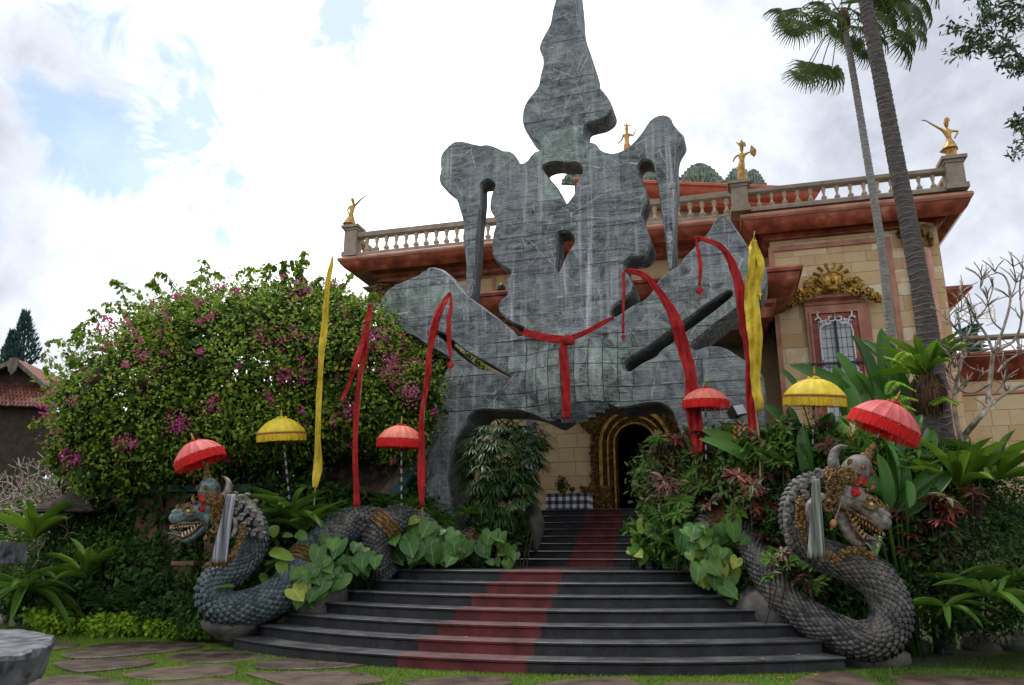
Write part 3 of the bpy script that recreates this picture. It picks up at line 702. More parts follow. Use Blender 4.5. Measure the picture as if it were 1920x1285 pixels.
# red sash tied round the waist of the gate
def sash():
    t = thing('red_sash', 'red cloth sash knotted around the middle of the marble gate with a long hanging end', 'sash', GP(*G2(1062, 637), -.5))
    def gp(px, py, d): q = G2(px, py, d); return GP(q.x, q.y, d)
    def band(name, pts, wd):
        P = catmull([tuple(gp(x, y, d)) + (w,) for x, y, d, w in pts], 5); mb = MB(); V = []; k = 9
        for i, p in enumerate(P):
            w = p[3] * PXM(16.5); tx = Vector((P[min(i + 1, len(P) - 1)] - P[max(i - 1, 0)])[:3]).normalized(); s = tx.cross(GV).normalized()
            for j in range(k): a = (j / (k - 1) - .5); V.append(Vector(p[:3]) + s * a * w - GV * (.022 * math.sin(j * 2.7 + i * .35) + .02))
        Fc = [(i * k + j, (i + 1) * k + j, (i + 1) * k + j + 1, i * k + j + 1) for i in range(len(P) - 1) for j in range(k - 1)]
        mb.add(V, Fc); o = mb.build(name, 'red_cloth', t, smooth=True); sm = o.modifiers.new('s', 'SOLIDIFY'); sm.thickness = .012
    band('sash_band', [(981, 622, -.03, 12), (995, 626, -.12, 14), (1025, 634, -.34, 15), (1045, 637, -.44, 14), (1062, 637, -.50, 12)], .1)
    band('sash_band', [(1062, 637, -.50, 10), (1085, 629, -.42, 11), (1115, 615, -.30, 9), (1135, 604, -.12, 7), (1151, 596, -.03, 6)], .1)
    band('sash_tail', [(1058, 642, -.52, 12), (1057, 665, -.54, 15), (1060, 700, -.54, 17), (1061, 740, -.5, 16), (1062, 786, -.46, 15)], .1)
    mb = MB(); mb.ball(gp(1065, 638, -.53), (.13, .1, .12), 10, 7); mb.ball(gp(1070, 640, -.55), (.08, .08, .10), 8, 6); mb.build('knot', 'red_cloth', t, smooth=True)
sash()

# ============================================================ MUSEUM BUILDING
bld = thing('museum_building', 'sandstone building behind the gate with red marble cornice, stone balustrade and gilded arched portal', 'building', W(1, 10, ZT))
TILE = mesh_of([(-.5, 0, -.5), (.5, 0, -.5), (.5, 0, .5), (-.5, 0, .5), (-.47, -1, -.46), (.47, -1, -.46), (.47, -1, .46), (-.47, -1, .46)], [(4, 5, 6, 7), (0, 1, 5, 4), (1, 2, 6, 5), (2, 3, 7, 6), (3, 0, 4, 7)], 'tile', 'sandstone')
def tiles(parent, u0, u1, z0, z1, v, tw, th, skip=lambda u, z: False, yaw=-YAW, fr=W, seed=1, limit=290):
    r_ = random.Random(seed); z = z0; c = 0
    while z < z1 - .05:
        h = min(th * r_.choice([.8, 1, 1, 1.15]), z1 - z); u = u0
        if r_.random() < .5: u -= tw * .5
        while u < u1 - .03:
            w = tw * r_.choice([.7, 1, 1.3, 1.6]); a, b = max(u, u0), min(u + w, u1)
            if b - a > .06 and not skip((a + b) / 2, z + h / 2) and c < limit:
                P = fr((a + b) / 2, v - .001, z + h / 2); m = Matrix.Translation(P) @ Matrix.Rotation(yaw, 4, 'Z') @ Matrix.Diagonal((b - a - .006, r_.uniform(.010, .016), h - .006, 1))
                link('tile', TILE, parent, m); c += 1
            u += w
        z += h
def mould(name, segs, m, parent):
    mb = MB()
    for s in segs: mb.box(*s)
    return mb.build(name, m, parent)
# --- central wall and portal opening
VW = 10.0
uo0, _ = UV(1157, 900, VW); uo1, _ = UV(1232, 900, VW); zo_top = UV(1195, 797, VW)[1]; zc = 3.0
uc = (uo0 + uo1) / 2; ro = (uo1 - uo0) / 2; zspr = zo_top - ro
u_left = UV(733, 545, VW)[0]; z_ctop = UV(760, 520, 9.7)[1]
mb = MB(); mb.box(u_left, uo0 - .9, VW, VW + .4, ZT - .2, z_ctop + .05); mb.box(uo1 + .9, 5.2, VW, VW + .4, ZT - .2, z_ctop + .05); mb.box(uo0 - .9, uo1 + .9, VW, VW + .4, zo_top + .8, z_ctop + .05)
mb.box(u_left, u_left + .4, VW + .4, VW + 9, 0, z_ctop + .05)
wall = mb.build('wall', 'sandstone_back', bld)
tiles(wall, -3.2, uo0 - .62, ZT + .02, 5.9, VW, .46, .36, seed=2, limit=90)
tiles(wall, u_left + .03, -2.9, 8.4, z_ctop - .02, VW, .62, .42, seed=3, limit=90)
tiles(wall, 2.9, 4.7, z_ctop - 1.9, z_ctop - .02, VW, .55, .42, seed=5, limit=40)
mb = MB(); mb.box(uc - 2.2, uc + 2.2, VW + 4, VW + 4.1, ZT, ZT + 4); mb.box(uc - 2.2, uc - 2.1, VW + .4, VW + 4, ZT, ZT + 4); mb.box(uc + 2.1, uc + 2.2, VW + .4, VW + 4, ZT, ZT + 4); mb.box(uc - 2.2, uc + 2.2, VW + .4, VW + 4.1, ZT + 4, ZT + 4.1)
mb.build('dark_hall', 'interior_shade', bld)
# carved gilt surround: stepped arch mouldings and dense foliate carving
def arch_pts(r, n=18, z0=ZT): return [(uc - r, z0)] + [(uc - r * math.cos(math.pi * i / n), zspr + r * math.sin(math.pi * i / n)) for i in range(n + 1)] + [(uc + r, z0)]
def arch_band(r0, r1, v0, v1, name, m):
    mb = MB(); A = arch_pts(r0); B = arch_pts(r1); n = len(A)
    V = [W(u, v0, z) for u, z in A] + [W(u, v0, z) for u, z in B] + [W(u, v1, z) for u, z in A] + [W(u, v1, z) for u, z in B]; Fc = []
    for i in range(n - 1): Fc += [(i, i + 1, n + i + 1, n + i), (i, 2 * n + i, 2 * n + i + 1, i + 1), (n + i, n + i + 1, 3 * n + i + 1, 3 * n + i)]
    mb.add(V, Fc); return mb.build(name, m, portal)
portal = None
mb = MB()
def carve(mb, pts, v, r0, r1, rr):
    for (u, z) in pts:
        r = rr.uniform(r0, r1); kind = rr.random(); c = W(u, v - r * .3, z)
        if kind < .55: mb.ball(c, (r, r * .8, r), 6, 4)
        else:
            a0 = rr.uniform(0, 6.28); P = [W(u + r * 1.5 * (1 - t * .7) * math.cos(a0 + t * 4.5), v - .02 - r * .5, z + r * 1.5 * (1 - t * .7) * math.sin(a0 + t * 4.5)) for t in (0, .25, .5, .75, 1)]; mb.tube(P, [r * .5, r * .45, r * .4, r * .35, r * .3], 5)
rr = random.Random(5)
# backing plate of the surround
plate = [(uo0 - .72, ZT), (uo0 - .72, zspr + .3), (uo0 - .95, zspr + .55), (uo0 - 1.35, zspr + 1.0), (uo0 - 1.5, zspr + 1.7), (uo1 + 1.5, zspr + 1.7), (uo1 + 1.35, zspr + 1.0), (uo1 + .95, zspr + .55), (uo1 + .72, zspr + .3), (uo1 + .72, ZT)]
A = arch_pts(ro); poly = [Vector((u, z, 0)) for u, z in plate] + [Vector((u, z, 0)) for u, z in reversed(A)]
tri = tessellate_polygon([poly]); n = len(poly); mb = MB()
mb.add([W(p.x, VW - .12, p.y) for p in poly] + [W(p.x, VW + .45, p.y) for p in poly], [tuple(t) for t in tri] + [(i, (i + 1) % n, n + (i + 1) % n, n + i) for i in range(n)])
portal = mb.build('portal', 'gold_dark', bld)
for r0, r1, v0 in ((ro, ro + .05, VW - .22), (ro + .19, ro + .24, VW - .2), (ro + .36, ro + .46, VW - .26)): arch_band(r0, r1, v0, VW - .1, 'arch_moulding', 'gold')
mb = MB(); pts = []
for k in range(5000):
    u = rr.uniform(uo0 - 1.5, uo1 + 1.5); z = rr.uniform(ZT, zspr + 1.7); d = math.hypot(u - uc, max(0, z - zspr)) if z > zspr else abs(u - uc)
    lim = .72 if z < zspr + .3 else .72 + (z - zspr - .3) * .85
    if d > ro + .47 and abs(u - uc) < ro + min(lim, 1.5): pts.append((u, z))
carve(mb, pts[:1100], VW - .12, .025, .06, rr); mb.build('foliate_carving', 'gold_dark', portal, kind='stuff')
mb = MB()
for r, cnt in ((ro + .12, 60), (ro + .30, 70)):
    A = arch_pts(r, 24); L_ = [0]
    for i in range(1, len(A)): L_.append(L_[-1] + math.dist(A[i], A[i - 1]))
    for k in range(cnt): s = L_[-1] * (k + .5) / cnt; carve(mb, [(float(np.interp(s, L_, [a[0] for a in A])), float(np.interp(s, L_, [a[1] for a in A])))], VW - .12, .03, .05, rr)
mb.build('arch_carving', 'gold_dark', portal, kind='stuff')
mb = MB(); 
for s in (-1, 1):
    uu = uc + s * (ro + .55); mb.box(uu - .42, uu + .42, VW - .5, VW - .13, ZT, ZT + .75)
    carve(mb, [(rr.uniform(uu - .4, uu + .4), rr.uniform(ZT, ZT + .75)) for _ in range(90)], VW - .5, .03, .06, rr)
mb.build('portal_base', 'gold_dark', portal)

# --- balustrade pieces
BP = [(.085, 0), (.095, .04), (.06, .08), (.06, .1), (.105, .2), (.11, .27), (.06, .38), (.045, .52), (.05, .66), (.08, .72), (.055, .76), (.075, .84), (.085, .9), (.085, 1)]
mbb = MB(); mbb.lathe(BP, (0, 0, 0), 9); BAL = mesh_of(mbb.v, mbb.f, 'baluster', 'limestone', True)
def balustrade(path, v_unused, zb, zr0, zr1, step, peds, parent, name='balustrade', m='limestone_rail', start=.0):
    """rail between zr0 and zr1, plinth below zb, balusters between; path in (u,v)"""
    mb = MB(); pr = [(.10, zr1 - .03), (.14, zr1 - .05), (.14, zr0 + .04), (.08, zr0), (-.08, zr0), (-.14, zr0 + .04), (-.14, zr1 - .05), (-.10, zr1 - .03), (0, zr1), (.10, zr1 - .03)]
    mb.sweep(path, pr); mb.sweep(path, [(.13, zb), (.15, zb - .04), (.15, zb - .13), (-.15, zb - .13), (-.13, zb), (.13, zb)])
    o = mb.build(name, m, parent)
    for (ua, va), (ub, vb) in zip(path, path[1:]):
        L_ = math.hypot(ub - ua, vb - va); n = int(L_ / step)
        for i in range(n):
            t = (i + .5) / n; u, v = ua + (ub - ua) * t, va + (vb - va) * t
            if any(math.hypot(u - pu, v - pv) < .26 for pu, pv in peds): continue
            h = zr0 - zb; link('baluster', BAL, o, Matrix.Translation(W(u, v, zb)) @ Matrix.Rotation(-YAW, 4, 'Z') @ Matrix.Diagonal((h / .75 * 1.35, h / .75 * 1.35, h, 1)))
    for pu, pv in peds:
        mp_ = MB(); w = .21; zt = zr1 + .20
        mp_.box(pu - w - .05, pu + w + .05, pv - w - .05, pv + w + .05, zb - .12, zb + .02); mp_.box(pu - w, pu + w, pv - w, pv + w, zb + .02, zt - .17)
        mp_.box(pu - w - .03, pu + w + .03, pv - w - .03, pv + w + .03, zt - .17, zt - .09); mp_.box(pu - w - .09, pu + w + .09, pv - w - .09, pv + w + .09, zt - .09, zt)
        mp_.build('pedestal', m, o)
    return o
zof = lambda x, y, v: UV(x, y, v)[1]
# central / left run
vr = 9.05; lipv = 8.7; ov = VW - lipv
z_rt, z_rb, z_pt = zof(760, 427, vr), zof(760, 440, vr), zof(760, 465, vr - .1); z_l1 = zof(760, 471, lipv); z_l2 = zof(760, 478, lipv); z_cv = zof(760, 510, 9.55); 
uL = UV(632, 492, lipv)[0] + ov; u_j = UV(1388, 400, 7.95)[0]
path = [(uL, VW + 9), (uL, VW), (u_j + .1, VW)]
prof = [(ov - .55, z_l1 + .05), (ov - .03, z_l1 + .03), (ov, z_l1), (ov + .01, (z_l1 + z_l2) / 2), (ov - .03, z_l2)]
mb = MB(); mb.sweep(path, prof, cap=False); mb.build('cornice_lip', 'pink_marble', bld, auto=35)
cv = [(ov - .05, z_l2), (ov - .07, z_l2 - .06), (ov - .16, z_l2 - .16), (ov - .34, z_l2 - .28), (.56, z_cv + .10), (.52, z_cv + .02), (.46, z_cv + .02), (.44, z_cv - .06), (.34, z_cv - .14), (.32, z_cv - .22), (.02, z_cv - .24)]
mb = MB(); mb.sweep(path, cv, cap=False); mb.build('cornice', 'red_marble', bld, auto=35)
mb = MB(); mb.box(uL - ov + .6, 9.0, 9.2, 18, z_l1 - .2, z_l1 + .04); mb.build('roof_terrace', 'limestone_rail', bld)
mb = MB(); mb.box(uL - ov + .3, u_left, VW + .0, VW + 9, z_cv - .26, z_cv - .2); mb.build('soffit', 'soffit', bld)
pedL = (UV(659, 500, vr)[0], vr); 
mbb = balustrade([(pedL[0], VW + 8), (pedL[0], vr), (u_j + .2, vr)], 0, z_pt, z_rb, z_rt, .335, [pedL], bld)
# capital at the left corner
def capital(u, v, z, r, parent, name='capital'):
    mb = MB(); mb.lathe([(r * .9, -.62), (r * .95, -.5), (r * 1.05, -.35), (r * 1.35, -.12), (r * 1.5, -.06), (r * 1.5, 0)], W(u, v, z), 14)
    r_ = random.Random(3)
    for k in range(26):
        a = r_.uniform(0, 6.28); h = r_.uniform(-.55, -.08); q = r * (1.0 + (h + .62) * .7); P = W(u, v, z + h) + Vector((math.cos(a) * q, math.sin(a) * q, 0)); mb.ball(P, (.07, .07, .10), 6, 4)
    return mb.build(name, 'gold_dark', parent)
capital(UV(713, 540, VW - .1)[0] + .1, VW + .1, z_cv - .26, .27, bld)
mb = MB(); mb.lathe([(.25, 0), (.24, 5.5)], W(UV(713, 540, VW - .1)[0] + .1, VW + .1, z_cv - 6.3), 14); mb.build('pilaster', 'sandstone_back', bld, smooth=True)
def frame_mould(name, u0, u1, z0, z1, v, w, parent, m='pink_marble', d=.035):
    mb = MB(); mb.box(u0, u1, v - d, v, z1 - w, z1); mb.box(u0, u1, v - d, v, z0, z0 + w); mb.box(u0, u0 + w, v - d, v, z0 + w, z1 - w); mb.box(u1 - w, u1, v - d, v, z0 + w, z1 - w); return mb.build(name, m, parent)
a = UV(854, 530, VW - .03); b = UV(928, 518, VW - .03); frame_mould('wall_panel', a[0], b[0], a[1] - .9, b[1] + .04, VW - .02, .09, bld)
# --- right wing
VR = 8.75; lv = 8.0; ow = VR - lv
zr_t, zr_b, zr_p = zof(1500, 345, 8.2), zof(1500, 357, 8.2), zof(1500, 381, 8.15); zl1 = zof(1500, 392, lv); zl2 = zof(1500, 401, lv); zcv = zof(1500, 430, 8.5); zwt = zof(1500, 445, VR)
uRl = UV(1825, 357, lv)[0]; uWr = uRl - ow; uWl = u_j + ow
path = [(uWl, VR + 1.6), (uWl, VR), (uWr, VR), (uWr, VR + 10)]
mb = MB(); mb.sweep(path, [(.1, zl1 + .05), (ow - .03, zl1 + .03), (ow, zl1), (ow + .01, (zl1 + zl2) / 2), (ow - .03, zl2)], cap=False); mb.build('cornice_lip', 'pink_marble', bld, auto=35)
mb = MB(); mb.sweep(path, [(ow - .05, zl2), (ow - .07, zl2 - .07), (ow - .14, zl2 - .2), (ow - .3, zl2 - .34), (.27, zcv + .08), (.25, zcv), (.2, zcv), (.19, zcv - .07), (.10, zcv - .13), (.09, zwt - .04), (.0, zwt - .06)], cap=False); mb.build('cornice', 'red_marble', bld, auto=35)
mb = MB(); mb.box(uWl - ow + .2, uRl - .2, 8.3, 9.9, zl1 - .15, zl1 + .045); mb.build('roof_terrace', 'limestone_rail', bld)
mb = MB(); mb.box(uWl, uWr, VR, VR + 10, -.2, zwt + .3); wing = mb.build('wing_wall', 'sandstone_back', bld)
pj = (UV(1388, 390, 8.2)[0], 8.2); pr_ = (UV(1788, 330, 8.2)[0], 8.2)
balustrade([pj, pr_, (pr_[0], 14)], 0, zr_p, zr_b, zr_t, .325, [pj, pr_], bld)
wu0, wz1 = UV(1508, 578, VR); wu1, _ = UV(1632, 610, VR); wz0 = wz1 - 3.4
iu0, _ = UV(1530, 640, VR); iu1, _ = UV(1607, 640, VR); iz1 = UV(1570, 592, VR)[1]
skipw = lambda u, z: wu0 - .02 < u < wu1 + .05 and wz0 < z < wz1 + .05
tiles(wing, uWl + .02, uWr - .02, 4.4, zwt - .08, VR, .55, .37, skip=skipw, seed=7, limit=280)
a = UV(1440, 466, VR); b = UV(1668, 446, VR); frame_mould('wall_panel', a[0], b[0], 4.2, a[1], VR - .02, .13, bld, d=.05)
# engaged red column with gilt capital
cu, cz = UV(1722, 470, VR - .1); mb = MB(); mb.lathe([(.34, 2.4), (.32, 3), (.29, cz - .1), (.27, cz)], W(cu, VR - .08, 0), 18); mb.build('column_shaft', 'pink_marble', bld, smooth=True); capital(cu, VR - .08, cz + .62, .30, bld)
# window: marble surround, frame, leaded panes, white ironwork, ledge
mb = MB(); mb.box(wu0, iu0 - .12, VR - .10, VR, wz0, wz1); mb.box(iu1 + .12, wu1, VR - .10, VR, wz0, wz1); mb.box(iu0 - .12, iu1 + .12, VR - .10, VR, iz1 + .1, wz1)
win = mb.build('window', 'pink_marble', bld)
frame_mould('window_frame', iu0 - .12, iu1 + .12, wz0, iz1 + .1, VR - .10, .05, win, 'pink_marble', .05)
frame_mould('window_frame', iu0 - .06, iu1 + .06, wz0, iz1 + .04, VR - .07, .14, win, 'red_marble', .03)
mb = MB(); mb.box(iu0, iu1, VR - .035, VR - .02, wz0, iz1); mb.build('pane', 'glass_reflection', win)
mb = MB(); um = (iu0 + iu1) / 2; mb.box(um - .03, um + .03, VR - .13, VR - .05, wz0, iz1 + .05); mb.box(iu0 - .2, iu1 + .2, VR - .16, VR - .10, iz1 - 1.33, iz1 - 1.28)
for k in range(1, 12):
    z = iz1 - .1 - k * .26; mb.box(iu0, iu1, VR - .045, VR - .036, z, z + .012)
for k in range(1, 8): u = iu0 + (iu1 - iu0) * k / 8; mb.box(u, u + .010, VR - .05, VR - .046, wz0, iz1)
mb.build('glazing_bars', 'dark_iron', win)
mb = MB(); v = VR - .17
for zb in (iz1 - .12, iz1 - 1.62):
    for s in (-1, 1):
        e = (iu1 - iu0) / 2 - .10
        mb.tube([W(um + s * e, v, zb - 1.1), W(um + s * e, v, zb - .35), W(um + s * e * .92, v, zb - .2), W(um + s * e * .55, v, zb - .13), W(um + s * .1, v, zb - .12)], .017, 6)
        def scroll(u, z, r, a0, tw, w=.02): mb.tube([W(u + s * r * (1 - t * .75) * math.cos(a0 + tw * t), v, z + r * (1 - t * .75) * math.sin(a0 + tw * t)) for t in np.linspace(0, 1, 9)], [w * (1 - .4 * t) for t in np.linspace(0, 1, 9)], 5)
        scroll(um + s * .10, zb + .02, .11, 3.5, 4.6, .024); scroll(um + s * .17, zb - .10, .10, 1.2, -4.5); scroll(um + s * e, zb - .04, .10, .3, 4.8, .024); scroll(um + s * (e - .12), zb - .1, .08, 2.6, -4.5)
        mb.tube([W(um + s * e, v, zb + .02), W(um + s * (e + .03), v, zb + .14), W(um + s * (e - .03), v, zb + .22)], [.025, .02, .006], 5); mb.tube([W(um, v, zb - .05), W(um, v, zb + .16)], [.03, .006], 5)
mb.build('white_ironwork', 'white_iron', win)
mb = MB()
for k in range(4):
    for s in (-1, 1): mb.ball(W(um + s * .26, VR - .06, iz1 - .45 - k * .3), .016, 6, 4)
mb.build('white_studs', 'white_iron', win)
# ledge and gilt pediment above the window
mb = MB(); mb.sweep([(wu0 - .0, VR), (wu1 - .18, VR)], [(.0, wz1 - .0), (.10, wz1 + .02), (.13, wz1 + .10), (.26, wz1 + .17), (.28, wz1 + .24), (.0, wz1 + .26)]); mb.build('window_ledge', 'pink_marble', bld, auto=30)
mb = MB(); rr = random.Random(8); pc = UV(1562, 545, VR - .2)
for k in range(340):
    t = rr.uniform(-1, 1); du = t * 1.12; top = .62 * math.exp(-(t / .36) ** 2) + .30 * math.exp(-((abs(t) - .62) / .25) ** 2) + .06; base = -.32 * abs(t) ** 3 - .12
    z = pc[1] + base + rr.random() * (top + .05); u = um + du * 1.0; r = rr.uniform(.035, .075)
    carve(mb, [(u, z)], VR - .16 - rr.uniform(0, .16), r * .8, r, rr)
mb.build('gilt_foliage', 'gold', bld, kind='stuff')
mb = MB()
for s in (-1, 1): mb.ball(W(um + s * .14, VR - .35, pc[1] + .30), (.12, .08, .06), 8, 6); mb.ball(W(um + s * .14, VR - .40, pc[1] + .26), .055, 8, 6); mb.ball(W(um + s * .11, VR - .36, pc[1] + .10), (.10, .09, .07), 8, 6)
mb.ball(W(um, VR - .32, pc[1] + .2), (.26, .18, .28), 10, 8); mb.ball(W(um, VR - .5, pc[1] + .16), (.07, .09, .09), 8, 6); mb.ball(W(um, VR - .42, pc[1] - .02), (.14, .09, .06), 8, 6)
for k in range(6):
    a = R(25 + 26 * k); d = W(math.cos(a), 0, 0) - W(0, 0, 0); P0 = W(um, VR - .3, pc[1] + .3) + (W(math.cos(a) * .30, 0, 0) - W(0, 0, 0)) + Vector((0, 0, math.sin(a) * .27)); P1 = W(um, VR - .3, pc[1] + .3) + (W(math.cos(a) * .48, 0, 0) - W(0, 0, 0)) + Vector((0, 0, math.sin(a) * .44)); mb.tube([P0, P1], [.045, .055], 4)
mb.build('gilt_mask', 'gold', bld)
# --- porch roof in front of the portal, carried by grey columns
pl, ptz = UV(885, 549, 6.5); prr, _ = UV(1507, 503, 6.5); oc = 1.05; vp = 6.5 + oc
path = [(pl + oc, VW), (pl + oc, vp), (prr - oc, vp), (prr - oc, VW)]
mb = MB(); mb.sweep(path, [(oc - .5, ptz + .02), (oc - .02, ptz), (oc, ptz - .05), (oc - .02, ptz - .12), (oc - .08, ptz - .14)], cap=False); mb.build('porch_lip', 'red_marble', bld, auto=35)
mb = MB(); mb.sweep(path, [(oc - .08, ptz - .14), (oc - .12, ptz - .3), (oc - .32, ptz - .52), (.42, ptz - .62), (.40, ptz - .72), (.30, ptz - .80), (.24, ptz - 1.05), (.02, ptz - 1.1), (.0, ptz - 1.25), (-.35, ptz - 1.25), (-.35, ptz - 1.12)], cap=False); mb.build('porch_cornice', 'red_marble', bld, auto=35)
mb = MB(); mb.box(pl + oc - .3, prr - oc + .3, vp - .3, VW, ptz - .25, ptz + .01); mb.box(pl + oc + .3, prr - oc - .3, vp + .3, VW, ptz - 1.13, ptz - 1.1); mb.build('porch_roof', 'soffit', bld)
for u in (UV(995, 790, vp + .1)[0], prr - oc - .3):
    mb = MB(); mb.lathe([(.26, ZT), (.26, ZT + .15), (.17, ZT + .2), (.155, ptz - 1.45), (.2, ptz - 1.4), (.24, ptz - 1.27)], W(u, vp + .1, 0), 18); mb.build('porch_column', 'grey_column', bld, smooth=True)
mb = MB(); fb = PV(940, 547, 6.8); mb.lathe([(.07, 0), (.09, .04), (.14, .07), (.1, .12), (.12, .15), (.06, .22), (.02, .26), (.0, .30)], fb - Vector((0, 0, .02)), 10); mb.build('roof_lamp', 'dark_iron', bld, smooth=True)
# --- upper storey: turned block with red cornice and green cresting
TO = PD(1210, 338, 27.5); ty = R(-5)
def TW(u, v, z): return Vector((TO.x + u * math.cos(ty) + v * math.sin(-ty) * -1 * -1, TO.y - u * math.sin(ty) + v * math.cos(ty), TO.z + z))
mb = MB(); save = W
def sweepT(path, prof, mb):
    P = [Vector(p) for p in path]; V = []; k = len(prof)
    for i, p in enumerate(P):
        d0 = (P[i] - P[i - 1]).normalized() if i else (P[1] - P[0]).normalized(); d1 = (P[i + 1] - P[i]).normalized() if i < len(P) - 1 else d0
        nn = Vector((d0.y, -d0.x)) + Vector((d1.y, -d1.x)); nn = nn / max(.2, nn.dot(Vector((d0.y, -d0.x))))
        for o_, z in prof: q = p + nn * o_; V.append(TW(q.x, q.y, z))
    mb.add(V, [(i * k + j, (i + 1) * k + j, (i + 1) * k + j + 1, i * k + j + 1) for i in range(len(P) - 1) for j in range(k - 1)])
tp = [(-1.7, 8), (-1.7, 1.1), (6.0, 1.1), (6.0, 8)]
sweepT(tp, [(.6, .03), (1.05, .03), (1.08, 0), (1.08, -.1), (1.0, -.14), (.95, -.3), (.8, -.45), (.62, -.52), (.62, -.62), (.55, -.66), (.5, -.74), (.1, -.76)], mb); up = mb.build('upper_storey', 'red_paint', bld, auto=35)
mb = MB(); V = [TW(u, v, z) for z in (-4, -.74) for u, v in ((-1.7, 1.1), (6, 1.1), (6, 8), (-1.7, 8))]; mb.add(V, [(0, 1, 5, 4), (1, 2, 6, 5), (2, 3, 7, 6), (3, 0, 4, 7)]); mb.build('upper_wall', 'soffit', up)
mb = MB(); V = [TW(u, v, .02) for u, v in ((-2.6, .3), (7, .3), (7, 8), (-2.6, 8))]; mb.add(V, [(0, 1, 2, 3)]); mb.build('upper_roof', 'soffit', up)
def antefix(u, w, h, v=.55):
    mb = MB(); half = [(.78, 0), (.70, .12), (.55, .24), (.42, .40), (.34, .56), (.27, .72), (.18, .87), (.08, .97), (0, 1.0)]
    P = [(-a, b) for a, b in half[:-1]] + [(a, b) for a, b in reversed(half)]; n = len(P)
    tri = tessellate_polygon([[Vector((a, b, 0)) for a, b in P]])
    mb.add([TW(u + a * w, v, b * h) for a, b in P] + [TW(u + a * w, v + .18, b * h) for a, b in P], [tuple(t) for t in tri] + [(i, (i + 1) % n, n + (i + 1) % n, n + i) for i in range(n)])
    for s in (-1, 1):
        mb.tube([TW(u + s * w * (.36 + .11 * (1 - t * .7) * math.cos(-1 + 5 * t)), v - .04, h * .14 + .11 * w * (1 - t * .7) * math.sin(-1 + 5 * t)) for t in np.linspace(0, 1, 9)], .035, 5)
        for t0 in (.12, .22): mb.tube([TW(u + s * w * t0 * .4, v - .03, h * .12), TW(u + s * w * t0, v - .05, h * .45), TW(u + s * w * t0 * .9, v - .03, h * (.85 - t0))], [.05, .045, .02], 5)
        for q in range(7): t = q / 7; a = np.interp(t * .9 + .1, [b for _, b in half], [a for a, _ in half]); mb.ball(TW(u + s * a * w, v + .02, (t * .9 + .1) * h), .05, 6, 4)
    mb.tube([TW(u, v - .04, h * .05), TW(u, v - .07, h * .5), TW(u, v - .03, h * .95)], [.07, .06, .02], 6); mb.ball(TW(u, v - .05, h * .1), (.2, .1, .14), 8, 6)
    return mb.build('crest_ornament', 'bronze_green', up)
for px, w, h in ((1320, 2.1, 1.15), (1396, 1.5, 1.05), (1240, 2.0, .95), (1424, 1.0, .98), (1079, .8, 1.35), (1150, 1.4, .9)):
    antefix((PD(px, 340, 27.8) - TO).x, w, h)
# --- lower right wing with terrace balustrade
VX = 10.6; xz = lambda y, v=VX: UV(1870, y, v)[1]
mb = MB(); mb.box(uWr, 24, VX, VX + 8, -.2, xz(690)); lw = mb.build('side_wing_wall', 'sandstone_back', bld)
tiles(lw, uWr + .1, 13.6, 3.4, xz(718), VX, .6, .42, seed=9, limit=120)
mb = MB(); mb.sweep([(uWr, VX), (24, VX)], [(.0, xz(668)), (.55, xz(667)), (.58, xz(671)), (.53, xz(675)), (.4, xz(684)), (.24, xz(694)), (.2, xz(700)), (.1, xz(706)), (0, xz(714))]); mb.build('cornice', 'red_marble', bld, auto=35)
balustrade([(uWr + .4, VX - .4), (20, VX - .4)], 0, xz(660, VX - .4), xz(637, VX - .4), xz(627, VX - .4), .42, [], bld)
mb = MB(); mb.sweep([(uWr + .05, VX), (24, VX)], [(.05, xz(734)), (.06, xz(739)), (.0, xz(740))]); mb.build('wall_band', 'pink_marble', bld)
ev = 11.8; eu, ez = UV(1816, 534, ev); mb = MB(); mb.sweep([(uWr - .3, ev + 1.0), (eu - 1.0 + .1, ev + 1.0), (eu - .9, ev + 6)], [(.5, ez + .02), (1, ez), (1.0, ez - .1), (.93, ez - .14), (.7, ez - .4), (.3, ez - .62), (0, ez - .9)]); mb.build('rear_cornice', 'red_marble', bld, auto=35)
# --- spiral stair on the far right terrace
sp = PD(1822, 610, 27); t = thing('spiral_stair', 'teal iron spiral staircase behind the bare tree at the right', 'staircase', sp - Vector((0, 0, 1.5)))
mb = MB(); mb.tube([sp + Vector((-.45, 0, -3)), sp + Vector((-.45, 0, .5))], .05, 8); mb.build('centre_pole', 'teal_iron', t)
for k in range(7):
    z = -1.1 + k * .16; mb = MB(); P = sp + Vector((0, 0, z)); a = k * .25; c, s_ = math.cos(a), math.sin(a); V = [P + Vector((x * c - y * s_ - .1, x * s_ + y * c, q)) for q in (0, .03) for x, y in ((-.6, -.2), (.55, -.3), (.55, .3), (-.6, .2))]
    mb.add(V, [(0, 1, 2, 3), (4, 5, 6, 7), (0, 1, 5, 4), (1, 2, 6, 5), (2, 3, 7, 6), (3, 0, 4, 7)]); mb.build('tread', 'teal_iron', t)
mb = MB()
for z in (.0, .55): mb.tube([sp + Vector((.62 * math.cos(a) + .1, .62 * math.sin(a) - .1, z + .05)) for a in np.linspace(2.4, 6.8, 16)], .022, 6)
for a in np.linspace(3.2, 6.4, 5): mb.tube([sp + Vector((.62 * math.cos(a) + .1 + .2 * math.cos(b) * -math.sin(a), .62 * math.sin(a) - .1 + .2 * math.cos(b) * math.cos(a), .32 + .2 * math.sin(b))) for b in np.linspace(0, 6.28, 12)], .018, 5)
mb.build('railing', 'white_iron', t)
